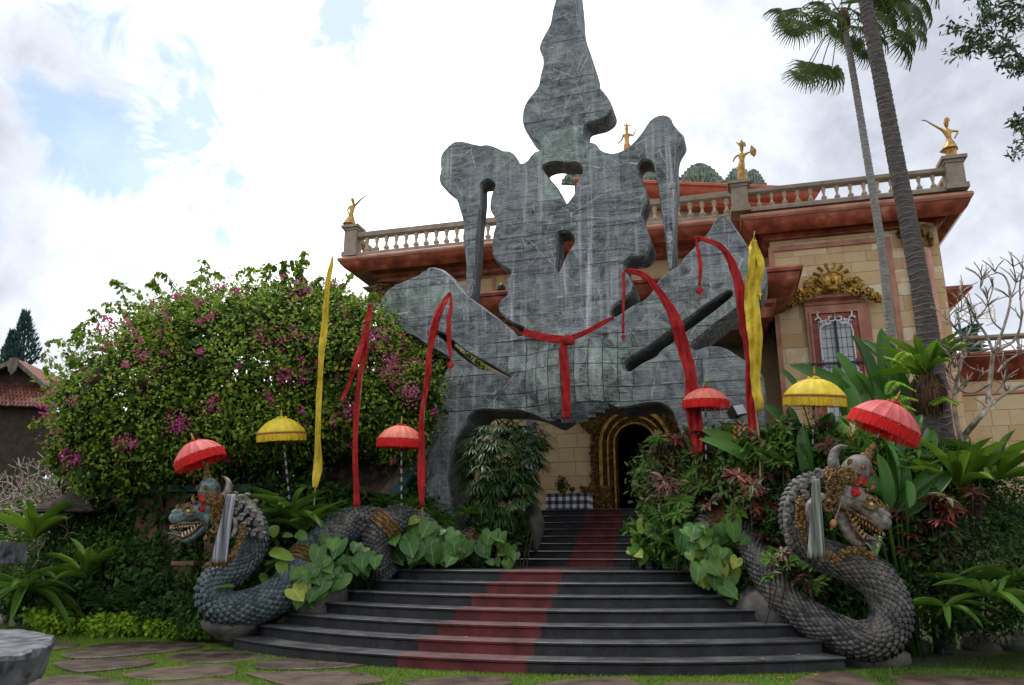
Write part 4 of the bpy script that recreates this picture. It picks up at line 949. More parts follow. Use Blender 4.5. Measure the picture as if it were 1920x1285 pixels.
# ============================================================ DRAGON STATUES
SC = mesh_of([(-.5, 0, .0), (0, -.05, .02), (.5, 0, 0), (-.50, .45, .14), (0, .45, .34), (.50, .45, .14), (-.34, .83, .22), (0, .86, .38), (.34, .83, .22), (0, 1.04, .22), (-.36, .84, -.1), (.36, .84, -.1), (0, 1.06, -.1)],
             [(0, 1, 4, 3), (1, 2, 5, 4), (3, 4, 7, 6), (4, 5, 8, 7), (6, 7, 9), (7, 8, 9), (6, 9, 12, 10), (9, 8, 11, 12)], 'scale', 'scale_blue', False)
SCG = SC.copy(); SCG.materials[0] = mat('scale_grey')
def body_tube(root, pts, mname, scale_me, limit, seedn, around, pitch, bands=(), under=None, skip=0.0):
    """pts: (px,py,D,r_px)"""
    P = []
    for px, py, D, r in pts: q = PD(px, py, D); P.append((q.x, q.y, q.z, r * .87 * D / F))
    C = catmull(P, 6); rings_p = [Vector(c[:3]) for c in C]; rad = [float(c[3]) for c in C]
    mb = MB(); mb.tube(rings_p, rad, 22); o = mb.build('body', mname, root, smooth=True)
    # scales in staggered rings
    Pp, T, A, B = frames(rings_p); L_ = [0]
    for i in range(1, len(Pp)): L_.append(L_[-1] + (Pp[i] - Pp[i - 1]).length)
    tot = L_[-1]; cand = []; row = 0; s = .02; r_ = random.Random(seedn)
    while s < tot - .02:
        i = min(len(L_) - 2, max(0, int(np.searchsorted(L_, s)) - 1)); f = (s - L_[i]) / max(1e-6, L_[i + 1] - L_[i])
        c = Pp[i].lerp(Pp[i + 1], f); r = rad[i] + (rad[i + 1] - rad[i]) * f; t = T[i].lerp(T[i + 1], f).normalized(); a_ = A[i].lerp(A[i + 1], f).normalized(); b_ = t.cross(a_)
        for j in range(around):
            th = 2 * math.pi * (j + .5 * (row % 2)) / around; n = a_ * math.cos(th) + b_ * math.sin(th); p = c + n * r * .985
            tocam = (Vector((0, 0, EYE)) - p).normalized(); fac = n.dot(tocam)
            w = 2 * math.pi * r / around * .93
            y = t; x = y.cross(n).normalized(); l = pitch * 1.35
            m = Matrix(((x.x * w, y.x * l, n.x * l, p.x), (x.y * w, y.y * l, n.y * l, p.y), (x.z * w, y.z * l, n.z * l, p.z), (0, 0, 0, 1)))
            if fac > -.45: cand.append((fac * w / (p - Vector((0, 0, EYE))).length, m, SCG if s / tot > .60 + .06 * math.sin(th * 3) and scale_me is SC else scale_me))
        s += pitch; row += 1
    cand.sort(key=lambda q: -q[0])
    for _, m, me_ in cand[:limit]: link('scale', me_, root, m)
    rest = cand[limit:]
    if rest:
        V0 = np.array([v.co[:] for v in scale_me.vertices]); F0 = [tuple(p.vertices) for p in scale_me.polygons]; mb = MB()
        for _, m, me_ in rest: mb.add([m @ Vector(v) for v in V0], F0, 0 if me_ is scale_me else 1)
        mb.build('small_scales', [scale_me.materials[0].name, 'scale_grey'], root, kind='stuff')
    return Pp, T, A, B, rad
def ring_band(root, Pp, T, rad, i, w, m='dragon_gold', knobs=True):
    mb = MB(); n = 3
    for k in range(-n, n + 1):
        c = Pp[i] + T[i] * (w * k / n); a, b = frames([Pp[i] - T[i], Pp[i] + T[i]])[2:]; a, b = a[0], b[0]; r = rad[i] * (1.10 if k % 2 else 1.04)
        mb.tube([c + (a * math.cos(q) + b * math.sin(q)) * r for q in np.linspace(0, 6.2832, 25)], w / n * .55, 6, cap=False)
    mb.build('ornament_band', m, root, smooth=True)
def dragon_head(root, px, py, D, mirror, sc, pitch, skin, pale):
    """features laid out in a side profile: f forward, h up, l towards the visitor, unit = 1 photo pixel of the left dragon"""
    o = PD(px, py, D); k = sc * D / F / 1.02; c, s = math.cos(pitch), math.sin(pitch)
    def H(f, h, l=0): f2, h2 = f * c - h * s, f * s + h * c; return o + Vector((mirror * f2 * k, -l * k, h2 * k))
    def tube(mb, pts, rad, seg=8, **kw): C = catmull([tuple(H(*p)) + (r * k,) for p, r in zip(pts, rad)], 4); mb.tube([Vector(q[:3]) for q in C], [float(q[3]) for q in C], seg, **kw)
    def ell(mb, f, h, l, r, seg=10, ring=8): mb.ball(H(f, h, l), Vector(r) * k, seg, ring, 0, Matrix.Rotation(-mirror * pitch, 3, 'Y'))
    head = None
    mb = MB(); tube(mb, [(-26, 2, 0), (-10, 4, 0), (8, 6, 0), (24, 2, 0), (38, -4, 0), (50, -8, 0), (60, -11, 0), (64, -14, 0)], [15, 21, 20, 16, 14, 15, 12, 4], 14); ell(mb, 49, 2, 0, (16, 13, 9)); ell(mb, -9, -8, 12, (13, 9, 13)); ell(mb, -9, -8, -12, (13, 9, 13)); ell(mb, 22, 10, 9, (12, 8, 8)); ell(mb, 22, 10, -9, (12, 8, 8))
    head = mb.build('head', skin, root, smooth=True)
    mb = MB(); tube(mb, [(2, -14, 11), (18, -17, 12), (36, -17, 12), (52, -22, 9), (63, -23, 0), (52, -22, -9), (36, -17, -12), (18, -17, -12), (2, -14, -11)], [2.2, 2.4, 2.6, 2.8, 3, 2.8, 2.6, 2.4, 2.2], 6); mb.build('upper_lip', 'dragon_gold', head, smooth=True)
    mb = MB(); tube(mb, [(-8, -16, 0), (4, -29, 0), (18, -42, 0), (32, -48, 0), (42, -47, 0)], [11, 9.5, 9, 8, 3], 12, flat=.65); jaw = mb.build('lower_jaw', skin, root, smooth=True)
    mb = MB(); tube(mb, [(-2, -14, 12), (10, -27, 11), (24, -38, 10), (38, -43, 6), (43, -44, 0), (38, -43, -6), (24, -38, -10), (10, -27, -11), (-2, -14, -12)], [2, 2.2, 2.4, 2.4, 2.4, 2.4, 2.4, 2.2, 2], 6); mb.build('lower_lip', 'dragon_gold', jaw, smooth=True)
    for l in (10, -10):
        for i in range(9):
            f = 16 + i * 5.2; big = 6.5 if i in (7, 2) else 4.2; mb = MB(); tube(mb, [(f, -18 - i * .5, l * (1 - i * .04)), (f + 1, -22 - i * .5, l), (f + 2.5, -18 - i * .5 - big, l * .95)], [1.5, 1.2, .3], 6); mb.build('tooth', pale, head, smooth=True)
        for i in range(6):
            f = 8 + i * 5.4; mb = MB(); tube(mb, [(f, -25 - i * 3.4, l * .9), (f + 1, -21 - i * 3.3, l * .9), (f + 3, -17.5 - i * 3.2, l * .85)], [1.8, 1.5, .3], 6); mb.build('tooth', pale, jaw, smooth=True)
    mb = MB(); tube(mb, [(6, -20, 0), (22, -29, 0), (40, -34, 0), (54, -32, 0), (66, -26, 0)], [4, 4, 3.4, 2.6, .6], 8, flat=.5); mb.build('tongue', 'dragon_pale', jaw, smooth=True)
    for a, b_ in (((44, -40, 4), (70, -37, 4)), ((44, -43, -3), (66, -46, -2)), ((40, -46, 2), (56, -54, 4)), ((40, -40, 7), (62, -41, 9))):
        mb = MB(); m_ = ((a[0] + b_[0]) / 2, (a[1] + b_[1]) / 2 + 4, a[2] + 2); tube(mb, [a, m_, b_], [2.4, 1.8, .4], 6); mb.build('chin_flame', 'dragon_pale', jaw, smooth=True)
    for l in (16, -16):
        mb = MB(); ell(mb, 27, 4.5, l, (3.1, 3.1, 3.1), 10, 8); mb.build('eye', 'eye_yellow', head, smooth=True)
        mb = MB(); tube(mb, [(16, 2, l), (22, 12, l), (32, 11, l), (38, 3, l)], [2.6, 3, 2.6, 1], 6); tube(mb, [(17, -1, l), (26, -3, l), (36, 0, l)], [1.4, 1.8, 1], 6); mb.build('brow', 'dragon_gold', head, smooth=True)
        mb = MB(); ell(mb, 0, 9, l * 1.35, (6, 4, 6), 9, 7)
        r_ = random.Random(2)
        for _ in range(18): a = r_.uniform(0, 6.28); b2 = r_.uniform(0, 6.28); ell(mb, 5 * math.cos(a), 9 + 5 * math.sin(a), l * 1.35 + 3 * math.cos(b2), (1.8, 1.8, 1.8), 6, 4)
        mb.build('red_pompom', 'red_cloth', head, smooth=True)
    # nostril knobs and snout flames
    for f, h in ((42, 12), (52, 11), (34, 15)):
        for l in (5, -5): mb = MB(); tube(mb, [(f, h - 3, l), (f + 1, h + 3, l), (f - 3, h + 7, l)], [3, 2.4, .4], 6); mb.build('snout_curl', 'dragon_gold', head, smooth=True)
    # carved diadem: many little gilded flames round the skull
    r_ = random.Random(5 + int(mirror)); mb = MB()
    for q in range(340):
        a = r_.uniform(-1.5, 1.5); f = -16 + 23 * math.sin(a) * 1.05 + r_.uniform(-3, 3); l = 24 * math.cos(a) * r_.choice((1, 1, 1, -1)); h = 16 + r_.uniform(-4, 14) + (6 if abs(f + 12) < 8 else 0)
        tube(mb, [(f, h - 2, l * .9), (f + r_.uniform(-2, 2), h + 3, l), (f + r_.uniform(-4, 2), h + 6, l * .98)], [1.7, 1.5, .3], 5)
    for q in range(330):
        t = r_.random(); wv = 11 + 5 * math.sin(t * 5); f = -28 + r_.uniform(-wv, wv) * .8; h = 22 - t * 52; 
        for l in (22,): ell(mb, f, h, l + r_.uniform(-3, 3), (1.6, 1.5, 1.8), 6, 4)
    for q in range(26): a = 6.28 * q / 26; ell(mb, -30 + 11 * math.cos(a), 4 + 15 * math.sin(a), 25, (1.6, 1.6, 1.6), 6, 4)
    mb.build('gilded_diadem', 'dragon_gold', head, kind='stuff')
    mb = MB(); tube(mb, [(-28, -18, 24), (-34, -26, 24), (-30, -34, 24), (-22, -31, 24), (-24, -25, 24)], [4, 3.6, 3, 2.4, 1], 7); mb.build('ear_scroll', 'dragon_gold', head, smooth=True)
    # crown
    mb = MB(); tube(mb, [(-5, 22, 0), (-4, 34, 0), (-2, 44, 0), (0, 54, 0), (2, 62, 0), (3, 66, 0)], [19, 20, 20.5, 18, 13, 7], 16); crown = mb.build('crown', 'dragon_teal' if mirror < 0 else 'dragon_stone', root, smooth=True)
    mb = MB(); tube(mb, [(3, 64, 0), (4, 69, 0), (5, 72, 0), (6, 78, 0), (7, 82, 0), (8, 90, 0), (9, 100 if mirror < 0 else 84, 0)], [8, 9, 6, 7, 4.5, 5, 1], 10); mb.build('crown_finial', 'dragon_gold', crown, smooth=True)
    for f, l in ((-2, 20), (14, 13), (-18, 12)):
        mb = MB()
        for q in range(14): a = 6.28 * q / 13; ell(mb, f + 3.4 * math.cos(a) * (q > 0), 47 + 3.8 * math.sin(a) * (q > 0), l, (1.4, 1.2, 1.4), 6, 4)
        ell(mb, f, 47, l + 1, (3, 2.4, 3), 7, 5); mb.build('medallion', 'dragon_gold', crown)
    mb = MB(); C = []
    for q in range(28):
        a = 6.2832 * q / 27; C.append((-6 + 21.2 * math.cos(a), 29 - 6 * math.sin(a) * 0 + 1.5 * math.sin(a * 3), 21.2 * math.sin(a)))
    V = [H(f, h + dh, l) for f, h, l in C for dh in (-7, 6)]; mb.add(V, [(2 * i, 2 * i + 2, 2 * i + 3, 2 * i + 1) for i in range(27)]); mb.add([H(8, 24, 19), H(12, 38, 19), H(-8, 22, 23)], [(0, 1, 2)]); mb.build('red_band', 'red_cloth', crown, smooth=True)
    mb = MB(); tube(mb, [(-22, 20, 8), (-32, 28, 9), (-40, 40, 9), (-41, 54, 8), (-35, 64, 7), (-27, 69, 6)], [6.5, 8, 7.5, 6, 3.6, .8], 10); mb.build('horn', 'dragon_pale' if mirror < 0 else 'dragon_stone', head, smooth=True)
    for f, h in ((6, 38), (-12, 36), (-20, 34)):
        mb = MB(); tube(mb, [(f + 8, 18, 17), (f + 14, 26, 18), (f + 12, 36, 18)], [4, 3.4, .5], 6); mb.build('crown_flame', 'dragon_gold', crown, smooth=True)
    # ear drop
    mb = MB(); tube(mb, [(-13, -12, 20), (-12, -26, 20), (-12, -40, 20)], [1, 1, 1], 5); ell(mb, -12, -45, 20, (5, 5, 6.5), 8, 6); ell(mb, -12, -52, 20, (2, 2, 3), 6, 4); mb.build('ear_drop', 'tooth_orange' if mirror > 0 else 'dragon_gold', head, smooth=True)
    return H, tube, ell, k, head
def drape(name, root, H, f0, h0, f1, h1, w0, w1, l, m, seed=1, label=None, thick=.01):
    r_ = random.Random(seed); n, kk = 14, 11; V = []; mb = MB()
    for i in range(n):
        t = i / (n - 1); f = f0 + (f1 - f0) * t; h = h0 + (h1 - h0) * t; w = w0 + (w1 - w0) * t
        for j in range(kk): a = j / (kk - 1) - .5; V.append(H(f + a * w, h, l + 2.6 * math.sin(j * 2.2 + t * 1.2) + 3 * (1 - t)))
    mb.add(V, [(i * kk + j, i * kk + j + 1, (i + 1) * kk + j + 1, (i + 1) * kk + j) for i in range(n - 1) for j in range(kk - 1)])
    o = mb.build(name, m, root, smooth=True); s = o.modifiers.new('s', 'SOLIDIFY'); s.thickness = thick; return o
# striped grey cloth
def striped(name, a, b, c, freq=9):
    m = bpy.data.materials.new(name); m.use_nodes = True; nt = m.node_tree; N = nt.nodes; L = nt.links; tc = N.new('ShaderNodeTexCoord'); mp = N.new('ShaderNodeMapping'); mp.inputs['Scale'].default_value = (26, .1, .6); mp.inputs['Rotation'].default_value = (0, R(6), 0); L.new(tc.outputs['Object'], mp.inputs[0])
    no = N.new('ShaderNodeTexNoise'); no.inputs['Scale'].default_value = 1; no.inputs['Detail'].default_value = 3; L.new(mp.outputs[0], no.inputs['Vector']); cr = N.new('ShaderNodeValToRGB'); L.new(no.outputs['Fac'], cr.inputs[0]); e = cr.color_ramp.elements
    e[0].position = .36; e[0].color = (*a, 1); e[1].position = .62; e[1].color = (*b, 1); k = e.new(.5); k.color = (*c, 1); L.new(cr.outputs[0], N['Principled BSDF'].inputs['Base Color']); N['Principled BSDF'].inputs['Roughness'].default_value = .85; MATS[name] = m
striped('cloth_grey', (.05, .055, .065), (.38, .39, .41), (.17, .18, .20)); striped('cloth_olive', (.06, .07, .065), (.27, .29, .25), (.14, .16, .13))
def mane(root, H, tube, ell, spots, r, pts_back):
    for i, (f, h, l) in enumerate(spots):
        mb = MB(); tube(mb, [(f + r * 1.1 * (1 - t * .75) * math.cos(2.5 - t * 5.2), h + r * 1.1 * (1 - t * .75) * math.sin(2.5 - t * 5.2), l + t * 2) for t in np.linspace(0, 1, 8)], [r * .50, r * .5, r * .48, r * .45, r * .42, r * .4, r * .38, r * .3], 7); ell(mb, f, h, l + 1, (r * .55, r * .55, r * .55), 7, 5)
        tube(mb, [(f + r * .8, h - r * .4, l - 6), (f + (f * -.12), h * .75 - 4, l - 14)], [r * .45, r * .5], 7); mb.build('mane_curl', 'dragon_stone', root, smooth=True)
dl = thing('dragon_statue', 'blue-grey scaled stone dragon facing left beside the left end of the stairs', 'statue', PD(430, 1165, 14.2), 'crowned dragon statues guarding the stairs')
LP = [(408, 948, 13.75, 20), (428, 946, 13.8, 21), (452, 956, 13.85, 22), (474, 978, 13.9, 22), (482, 1008, 13.95, 22), (472, 1036, 14, 24), (448, 1060, 14, 28), (418, 1080, 14, 32), (400, 1104, 14, 34), (405, 1130, 14, 34), (432, 1142, 14.05, 33), (470, 1138, 14.15, 34), (510, 1123, 14.3, 35), (545, 1096, 14.5, 37), (572, 1058, 14.8, 38), (600, 1022, 15.1, 38), (636, 994, 15.4, 37), (680, 982, 15.6, 34), (722, 986, 15.9, 34), (752, 982, 15.6, 36), (790, 996, 15.7, 33), (815, 1030, 15.9, 28), (805, 1062, 16.1, 24), (775, 1075, 16.2, 22)]
Pp, T, A, B, rad = body_tube(dl, LP, 'dragon_under', SC, 300, 1, 18, .068)
ring_band(dl, Pp, T, rad, int(14.0 * 6), .13)
L2 = [(760, 974, 15.2, 30), (738, 978, 15.15, 32), (718, 996, 15.1, 33), (708, 1022, 15.1, 32), (708, 1050, 15.1, 30), (722, 1078, 15.2, 26)]
def coil(root, pts, around, pitch, sme, bandi=None):
    P = []
    for px, py, D, r in pts: q = PD(px, py, D); P.append((q.x, q.y, q.z, r * .87 * D / F))
    C = catmull(P, 5); rp = [Vector(c[:3]) for c in C]; rd = [float(c[3]) for c in C]; mb = MB(); mb.tube(rp, rd, 20); o = mb.build('body_coil', 'dragon_under', root, smooth=True)
    Pp, T, A, B = frames(rp); mb = MB(); V0 = [v.co[:] for v in sme.vertices]; F0 = [tuple(p.vertices) for p in sme.polygons]; s = 0; row = 0
    L_ = [0]
    for i in range(1, len(Pp)): L_.append(L_[-1] + (Pp[i] - Pp[i - 1]).length)
    while s < L_[-1]:
        i = min(len(L_) - 2, max(0, int(np.searchsorted(L_, s)) - 1))
        for j in range(around):
            th = 2 * math.pi * (j + .5 * (row % 2)) / around; n = A[i] * math.cos(th) + B[i] * math.sin(th); p = Pp[i] + T[i] * (s - L_[i]) + n * rd[i] * .985; w = 6.28 * rd[i] / around; x = T[i].cross(n); l = pitch * 1.35; y = T[i]
            if n.y < .35: m = Matrix(((x.x * w, y.x * l, n.x * l, p.x), (x.y * w, y.y * l, n.y * l, p.y), (x.z * w, y.z * l, n.z * l, p.z), (0, 0, 0, 1))); mb.add([m @ Vector(v) for v in V0], F0)
        s += pitch; row += 1
    mb.build('small_scales', sme.materials[0].name, root, kind='stuff')
    if bandi is not None: ring_band(root, Pp, T, rd, bandi, .12)
coil(dl, L2, 21, .062, SCG, 8)
coil(dl, [(846, 1040, 16.2, 20), (858, 1016, 16.1, 22), (880, 1010, 16.05, 22), (893, 1026, 16.0, 20), (890, 1050, 16.0, 18), (880, 1068, 16.1, 15)], 16, .06, SCG, 12)
H, tube_, ell_, hk, head = dragon_head(dl, 386, 964, 13.6, -1, 1.0, R(0), 'dragon_teal', 'tooth')
spots = [(-52, 32, 4), (-74, 30, 0), (-88, 18, -4), (-58, 18, 16), (-70, 14, 16), (-62, 2, 18), (-82, 4, 12), (-92, -2, 8), (-74, -8, 18), (-86, -16, 14), (-98, -18, 4), (-104, -26, 2), (-64, -16, 20), (-78, -24, 18), (-96, -36, 8), (-108, -40, -2), (-84, -34, 14), (-66, 26, 12)]
mane(dl, H, tube_, ell_, spots, 6.6, None)
mb = MB(); tube_(mb, [(-52, 30, -4), (-72, 22, -4), (-88, 2, -6), (-100, -22, -8), (-98, -44, -10)], [7, 9, 10, 9, 5], 12); mb.build('mane', 'dragon_stone', dl, smooth=True)
mb = MB(); tube_(mb, [(-55, -8, 22), (-64, -14, 25), (-66, -30, 25), (-58, -42, 25), (-48, -40, 25)], [4, 4.5, 4.5, 4, 2.5], 8); mb.build('neck_scroll', 'dragon_pale', dl, smooth=True)
r_ = random.Random(9); mb = MB()
for t in np.linspace(0, 1, 170):
    f = -78 + 0 * t - 4 * math.sin(t * 2.4) + 26 * t ** 2; h = -20 - 66 * t
    ell_(mb, f + r_.uniform(-5, 5), h + r_.uniform(-3, 3), 25 - 2 * t + r_.uniform(-2, 2), (2.6, 2, 2.8), 6, 4)
for t in np.linspace(0, 1, 60): ell_(mb, -54 + 38 * t + r_.uniform(-3, 3), -92 + 4 * math.sin(t * 3) + r_.uniform(-4, 4), 22 + r_.uniform(-4, 4), (2.8, 2, 2.6), 6, 4)
mb.build('gilded_collar', 'dragon_gold', dl, kind='stuff')
t = thing('striped_cloth', 'grey striped cloth hanging from the neck of the left dragon', 'cloth', H(-50, -90, 30), 'striped cloths hung on the dragons'); drape('cloth_fall', t, H, -56, 34, -42, -88, 16, 30, 30, 'cloth_grey')
# right dragon
dr = thing('dragon_statue', 'large grey-brown scaled dragon facing right at the right end of the stairs', 'statue', PD(1640, 1228, 12.2), 'crowned dragon statues guarding the stairs')
RP = [(1590, 925, 11.75, 20), (1566, 912, 11.8, 22), (1535, 906, 11.85, 23), (1504, 918, 11.9, 23), (1486, 948, 11.9, 23), (1488, 985, 11.9, 25), (1510, 1018, 11.85, 28), (1546, 1042, 11.8, 31), (1590, 1058, 11.75, 33), (1632, 1080, 11.7, 36), (1662, 1114, 11.7, 38), (1672, 1156, 11.7, 39), (1654, 1192, 11.75, 38), (1614, 1201, 11.85, 35), (1570, 1186, 12.0, 33), (1526, 1164, 12.2, 32), (1486, 1136, 12.4, 32), (1454, 1100, 12.7, 31), (1430, 1062, 13.0, 30), (1412, 1026, 13.4, 28), (1386, 1000, 13.9, 27)]
Pp, T, A, B, rad = body_tube(dr, RP, 'dragon_under', SCG, 300, 2, 20, .064)
coil(dr, [(1388, 1012, 14.0, 26), (1368, 984, 14.1, 26), (1342, 978, 14.2, 27), (1324, 996, 14.2, 26), (1322, 1024, 14.3, 22)], 20, .06, SCG, 9)
# ridge of plates along the outer side of the loop
for i in range(52, 84):
    p = Pp[i] + (Pp[i] - PD(1585, 1120, 11.7)).normalized() * rad[i] * .98; d = (p - Pp[i]).normalized(); mb = MB(); q = T[i].cross(d).normalized()
    mb.add([p - q * .10 - T[i] * .05, p + q * .10 - T[i] * .05, p + q * .09 + T[i] * .06 + d * .045, p - q * .09 + T[i] * .06 + d * .045, p - T[i] * .04 + d * .05, p + T[i] * .07 + d * .085], [(0, 1, 4), (0, 4, 5, 3), (1, 2, 5, 4), (3, 5, 2), (0, 3, 2, 1)]); mb.build('back_plate', 'scale_grey', dr)
H2, tube2, ell2, hk2, head2 = dragon_head(dr, 1588, 936, 11.4, 1, 1.33, R(-27), 'dragon_pale', 'tooth_orange')
c27, s27 = math.cos(R(27)), math.sin(R(27))
def U2(x, y, l=0): f, h = (x - 1588) / 1.33, (936 - y) / 1.33; return (f * c27 - h * s27, f * s27 + h * c27, l)
spots = [U2(*p) for p in ((1512, 902, 8), (1536, 892, 6), (1490, 915, 6), (1500, 932, 16), (1480, 935, 8), (1474, 955, 8), (1492, 952, 16), (1470, 975, 4), (1474, 992, 0), (1520, 915, 18), (1472, 1012, -4), (1500, 912, 14))]
mane(dr, H2, tube2, ell2, spots, 6.6, None)
mb = MB(); tube2(mb, [U2(1545, 902, -2), U2(1515, 908, -4), U2(1488, 935, -6), U2(1478, 970, -8), U2(1480, 1010, -10)], [7, 8, 8, 7, 5], 12); mb.build('mane', 'dragon_stone', dr, smooth=True)
mb = MB(); tube2(mb, [U2(1532, 932, 24), U2(1508, 948, 27), U2(1503, 972, 27), U2(1514, 990, 27)], [5, 8, 7, 3], 8); mb.build('neck_scroll', 'dragon_pale', dr, smooth=True)
r_ = random.Random(4); mb = MB(); K = catmull([(1490, 940), (1484, 975), (1492, 1005), (1512, 1028), (1540, 1046)], 8)
for q in range(300): p = K[r_.randrange(len(K))]; ell2(mb, *U2(p[0] + r_.uniform(-7, 9), p[1] + r_.uniform(-6, 6), 24 + r_.uniform(-3, 2)), (2.3, 1.8, 2.3), 6, 4)
K = catmull([(1548, 1040), (1568, 1030), (1590, 1028), (1612, 1036)], 8)
for q in range(180): p = K[r_.randrange(len(K))]; ell2(mb, *U2(p[0] + r_.uniform(-5, 5), p[1] + r_.uniform(-4, 9), 22 + r_.uniform(-5, 2)), (2.3, 1.8, 2.3), 6, 4)
mb.build('gilded_collar', 'dragon_gold', dr, kind='stuff')
t = thing('striped_cloth', 'olive and grey striped cloth hanging from the neck of the right dragon', 'cloth', PD(1530, 1045, 11.1), 'striped cloths hung on the dragons')
a = U2(1528, 898); b = U2(1530, 1046); 
def Hc(f, h, l): p = PD(f, h, 11.4 - l * .008); return p
n, kk = 14, 11; V = []
for i in range(n):
    q = i / (n - 1)
    for j in range(kk): al = j / (kk - 1) - .5; V.append(PD(1530 + 1 * q + al * (14 + 20 * q), 898 + 148 * q, 11.02 + .02 * math.sin(j * 2.2 + q)))
mb = MB(); mb.add(V, [(i * kk + j, i * kk + j + 1, (i + 1) * kk + j + 1, (i + 1) * kk + j) for i in range(n - 1) for j in range(kk - 1)]); o = mb.build('cloth_fall', 'cloth_olive', t, smooth=True); s = o.modifiers.new('s', 'SOLIDIFY'); s.thickness = .01

# ============================================================ CEREMONIAL UMBRELLAS
def umbrella(px, py, D, rpx, tiltx, tilty, kind, label, pole_end, hpx=34):
    o = PD(px, py, D); r = rpx * D / F / 1.03; h = r * hpx / 45
    top, fr, cl = {'red': ('red_top', 'red_fringe', 'red_cloth'), 'orange': ('orange_top', 'red_fringe', 'red_cloth'), 'yellow': ('yellow_top', 'yellow_fringe', 'yellow_cloth')}[kind]
    e = PD(*pole_end)
    t = thing('ceremonial_umbrella', label, 'umbrella', e, 'fringed ceremonial umbrellas')
    Mx = Matrix.Rotation(tiltx, 3, 'Y') @ Matrix.Rotation(tilty, 3, 'X')
    def Q(x, y, z): return o + Mx @ Vector((x, y, z))
    ribs = 16; sub = 4; n = ribs * sub; prof = [(.0, .62), (.12, .615), (.3, .585), (.5, .50), (.7, .36), (.86, .19), (.96, .05), (1.0, -.02)]
    V = []; Fc = []
    for a_, b_ in prof:
        for j in range(n): th = 2 * math.pi * j / n; sg = math.sin(math.pi * (j % sub) / sub) * min(1, a_ * 1.4); sc_ = 1 - .045 * sg; V.append(Q(r * a_ * sc_ * math.cos(th), r * a_ * sc_ * math.sin(th), r * b_ * hpx / 34 - .035 * r * sg * (1 - a_ * .5)))
    for i in range(len(prof) - 1):
        for j in range(n): k = (j + 1) % n; Fc.append((i * n + j, i * n + k, (i + 1) * n + k, (i + 1) * n + j))
    mb = MB(); mb.add(V, Fc); c = mb.build('canopy', top, t, smooth=True); sm = c.modifiers.new('s', 'SOLIDIFY'); sm.thickness = .006
    # fringe strands round the rim
    mb = MB(); r_ = random.Random(int(px)); ns = 210
    V = []; Fc = []
    for q in range(ns * 2):
        th = 2 * math.pi * q / (ns * 2); ln = r * (.36 + r_.uniform(-.025, .02)); w = math.pi / ns * 1.6; rr_ = r * (1.0 if q % 2 else .985); lean = r_.uniform(-.01, .01); fl = .03 * r
        V = [Q(rr_ * math.cos(th - w / 2), rr_ * math.sin(th - w / 2), -.01 * r), Q(rr_ * math.cos(th + w / 2), rr_ * math.sin(th + w / 2), -.01 * r), Q((rr_ + fl) * math.cos(th + w / 3 + lean), (rr_ + fl) * math.sin(th + w / 3 + lean), -ln), Q((rr_ + fl) * math.cos(th - w / 3 + lean), (rr_ + fl) * math.sin(th - w / 3 + lean), -ln)]
        mb.add(V, [(0, 1, 2, 3)])
    mb.build('fringe', fr, t, kind='stuff')
    mb = MB(); V = [Q(r * 1.008 * math.cos(6.2832 * q / 48), r * 1.008 * math.sin(6.2832 * q / 48), z) for z in ((-.09 * r, .0) if kind == 'yellow' else (-.035 * r, .005 * r)) for q in range(48)]
    mb.add(V, [(i, (i + 1) % 48, 48 + (i + 1) % 48, 48 + i) for i in range(48)]); mb.build('trim', 'trim_brown' if kind == 'yellow' else cl, t, smooth=True)
    mb = MB()
    for q in range(ribs):
        th = 2 * math.pi * q / ribs; mb.tube([Q(r * a_ * 1.004 * math.cos(th), r * a_ * 1.004 * math.sin(th), r * b_ * hpx / 34 + .003) for a_, b_ in prof[1:]], .0045, 4)
    mb.build('canopy_seams', cl, t, kind='stuff', smooth=True)
    mb = MB()
    for q in range(24): mb.ball(Q(r * 1.02 * math.cos(6.2832 * q / 24), r * 1.02 * math.sin(6.2832 * q / 24), -.04 * r), .0065, 5, 4)
    mb.build('gold_beads', 'yellow_fringe', t, kind='stuff')
    mb = MB(); zt = .62 * r * hpx / 34; mb.tube([Q(.17 * r * math.cos(a) * (1 + .12 * math.sin(a * 5)), .17 * r * math.sin(a) * (1 + .12 * math.sin(a * 5)), zt + .0 * r + .02 * math.sin(a * 3)) for a in np.linspace(0, 6.2832, 22)], .022 * r / .45, 6); mb.lathe([(.09 * r, 0), (.06 * r, .1 * r), (.03 * r, .16 * r)], Q(0, 0, zt - .01), 8, 0, Mx); mb.build('top_knot', cl, t, smooth=True)
    mb = MB(); mb.lathe([(.04 * r, .12 * r), (.07 * r, .18 * r), (.03 * r, .24 * r), (.055 * r, .30 * r), (.02 * r, .36 * r), (.0, .46 * r)], Q(0, 0, zt - .01), 8, 0, Mx); mb.build('finial', 'gold', t, smooth=True)
    a = Q(0, 0, zt - .02); L_ = (e - a).length; mb = MB(); mb.tube([a, e], .016, 8); pole = mb.build('pole', 'pole_dark', t, smooth=True)
    mb = MB(); k = int(L_ / .16)
    for q in range(2, k): c0 = a.lerp(e, (q + .0) / k); c1 = a.lerp(e, (q + .5) / k); mb.tube([c0, c1], .0175, 8)
    mb.build('pole_stripes', 'pole_white', pole)
    mb = MB()
    for q in range(0, ribs): th = 2 * math.pi * q / ribs; mb.tube([Q(0, 0, zt * .35), Q(r * .55 * math.cos(th), r * .55 * math.sin(th), r * .42 * hpx / 34), ], .006, 4)
    mb.build('ribs', 'bamboo', t, kind='stuff')
umbrella(373, 855, 13.7, 47, R(-23), R(4), 'red', 'red fringed umbrella tilted above the crown of the left dragon', (412, 935, 13.9))
umbrella(528, 812, 15.3, 46, R(-3), R(6), 'yellow', 'yellow fringed umbrella in front of the bougainvillea at the left', (545, 960, 15.6))
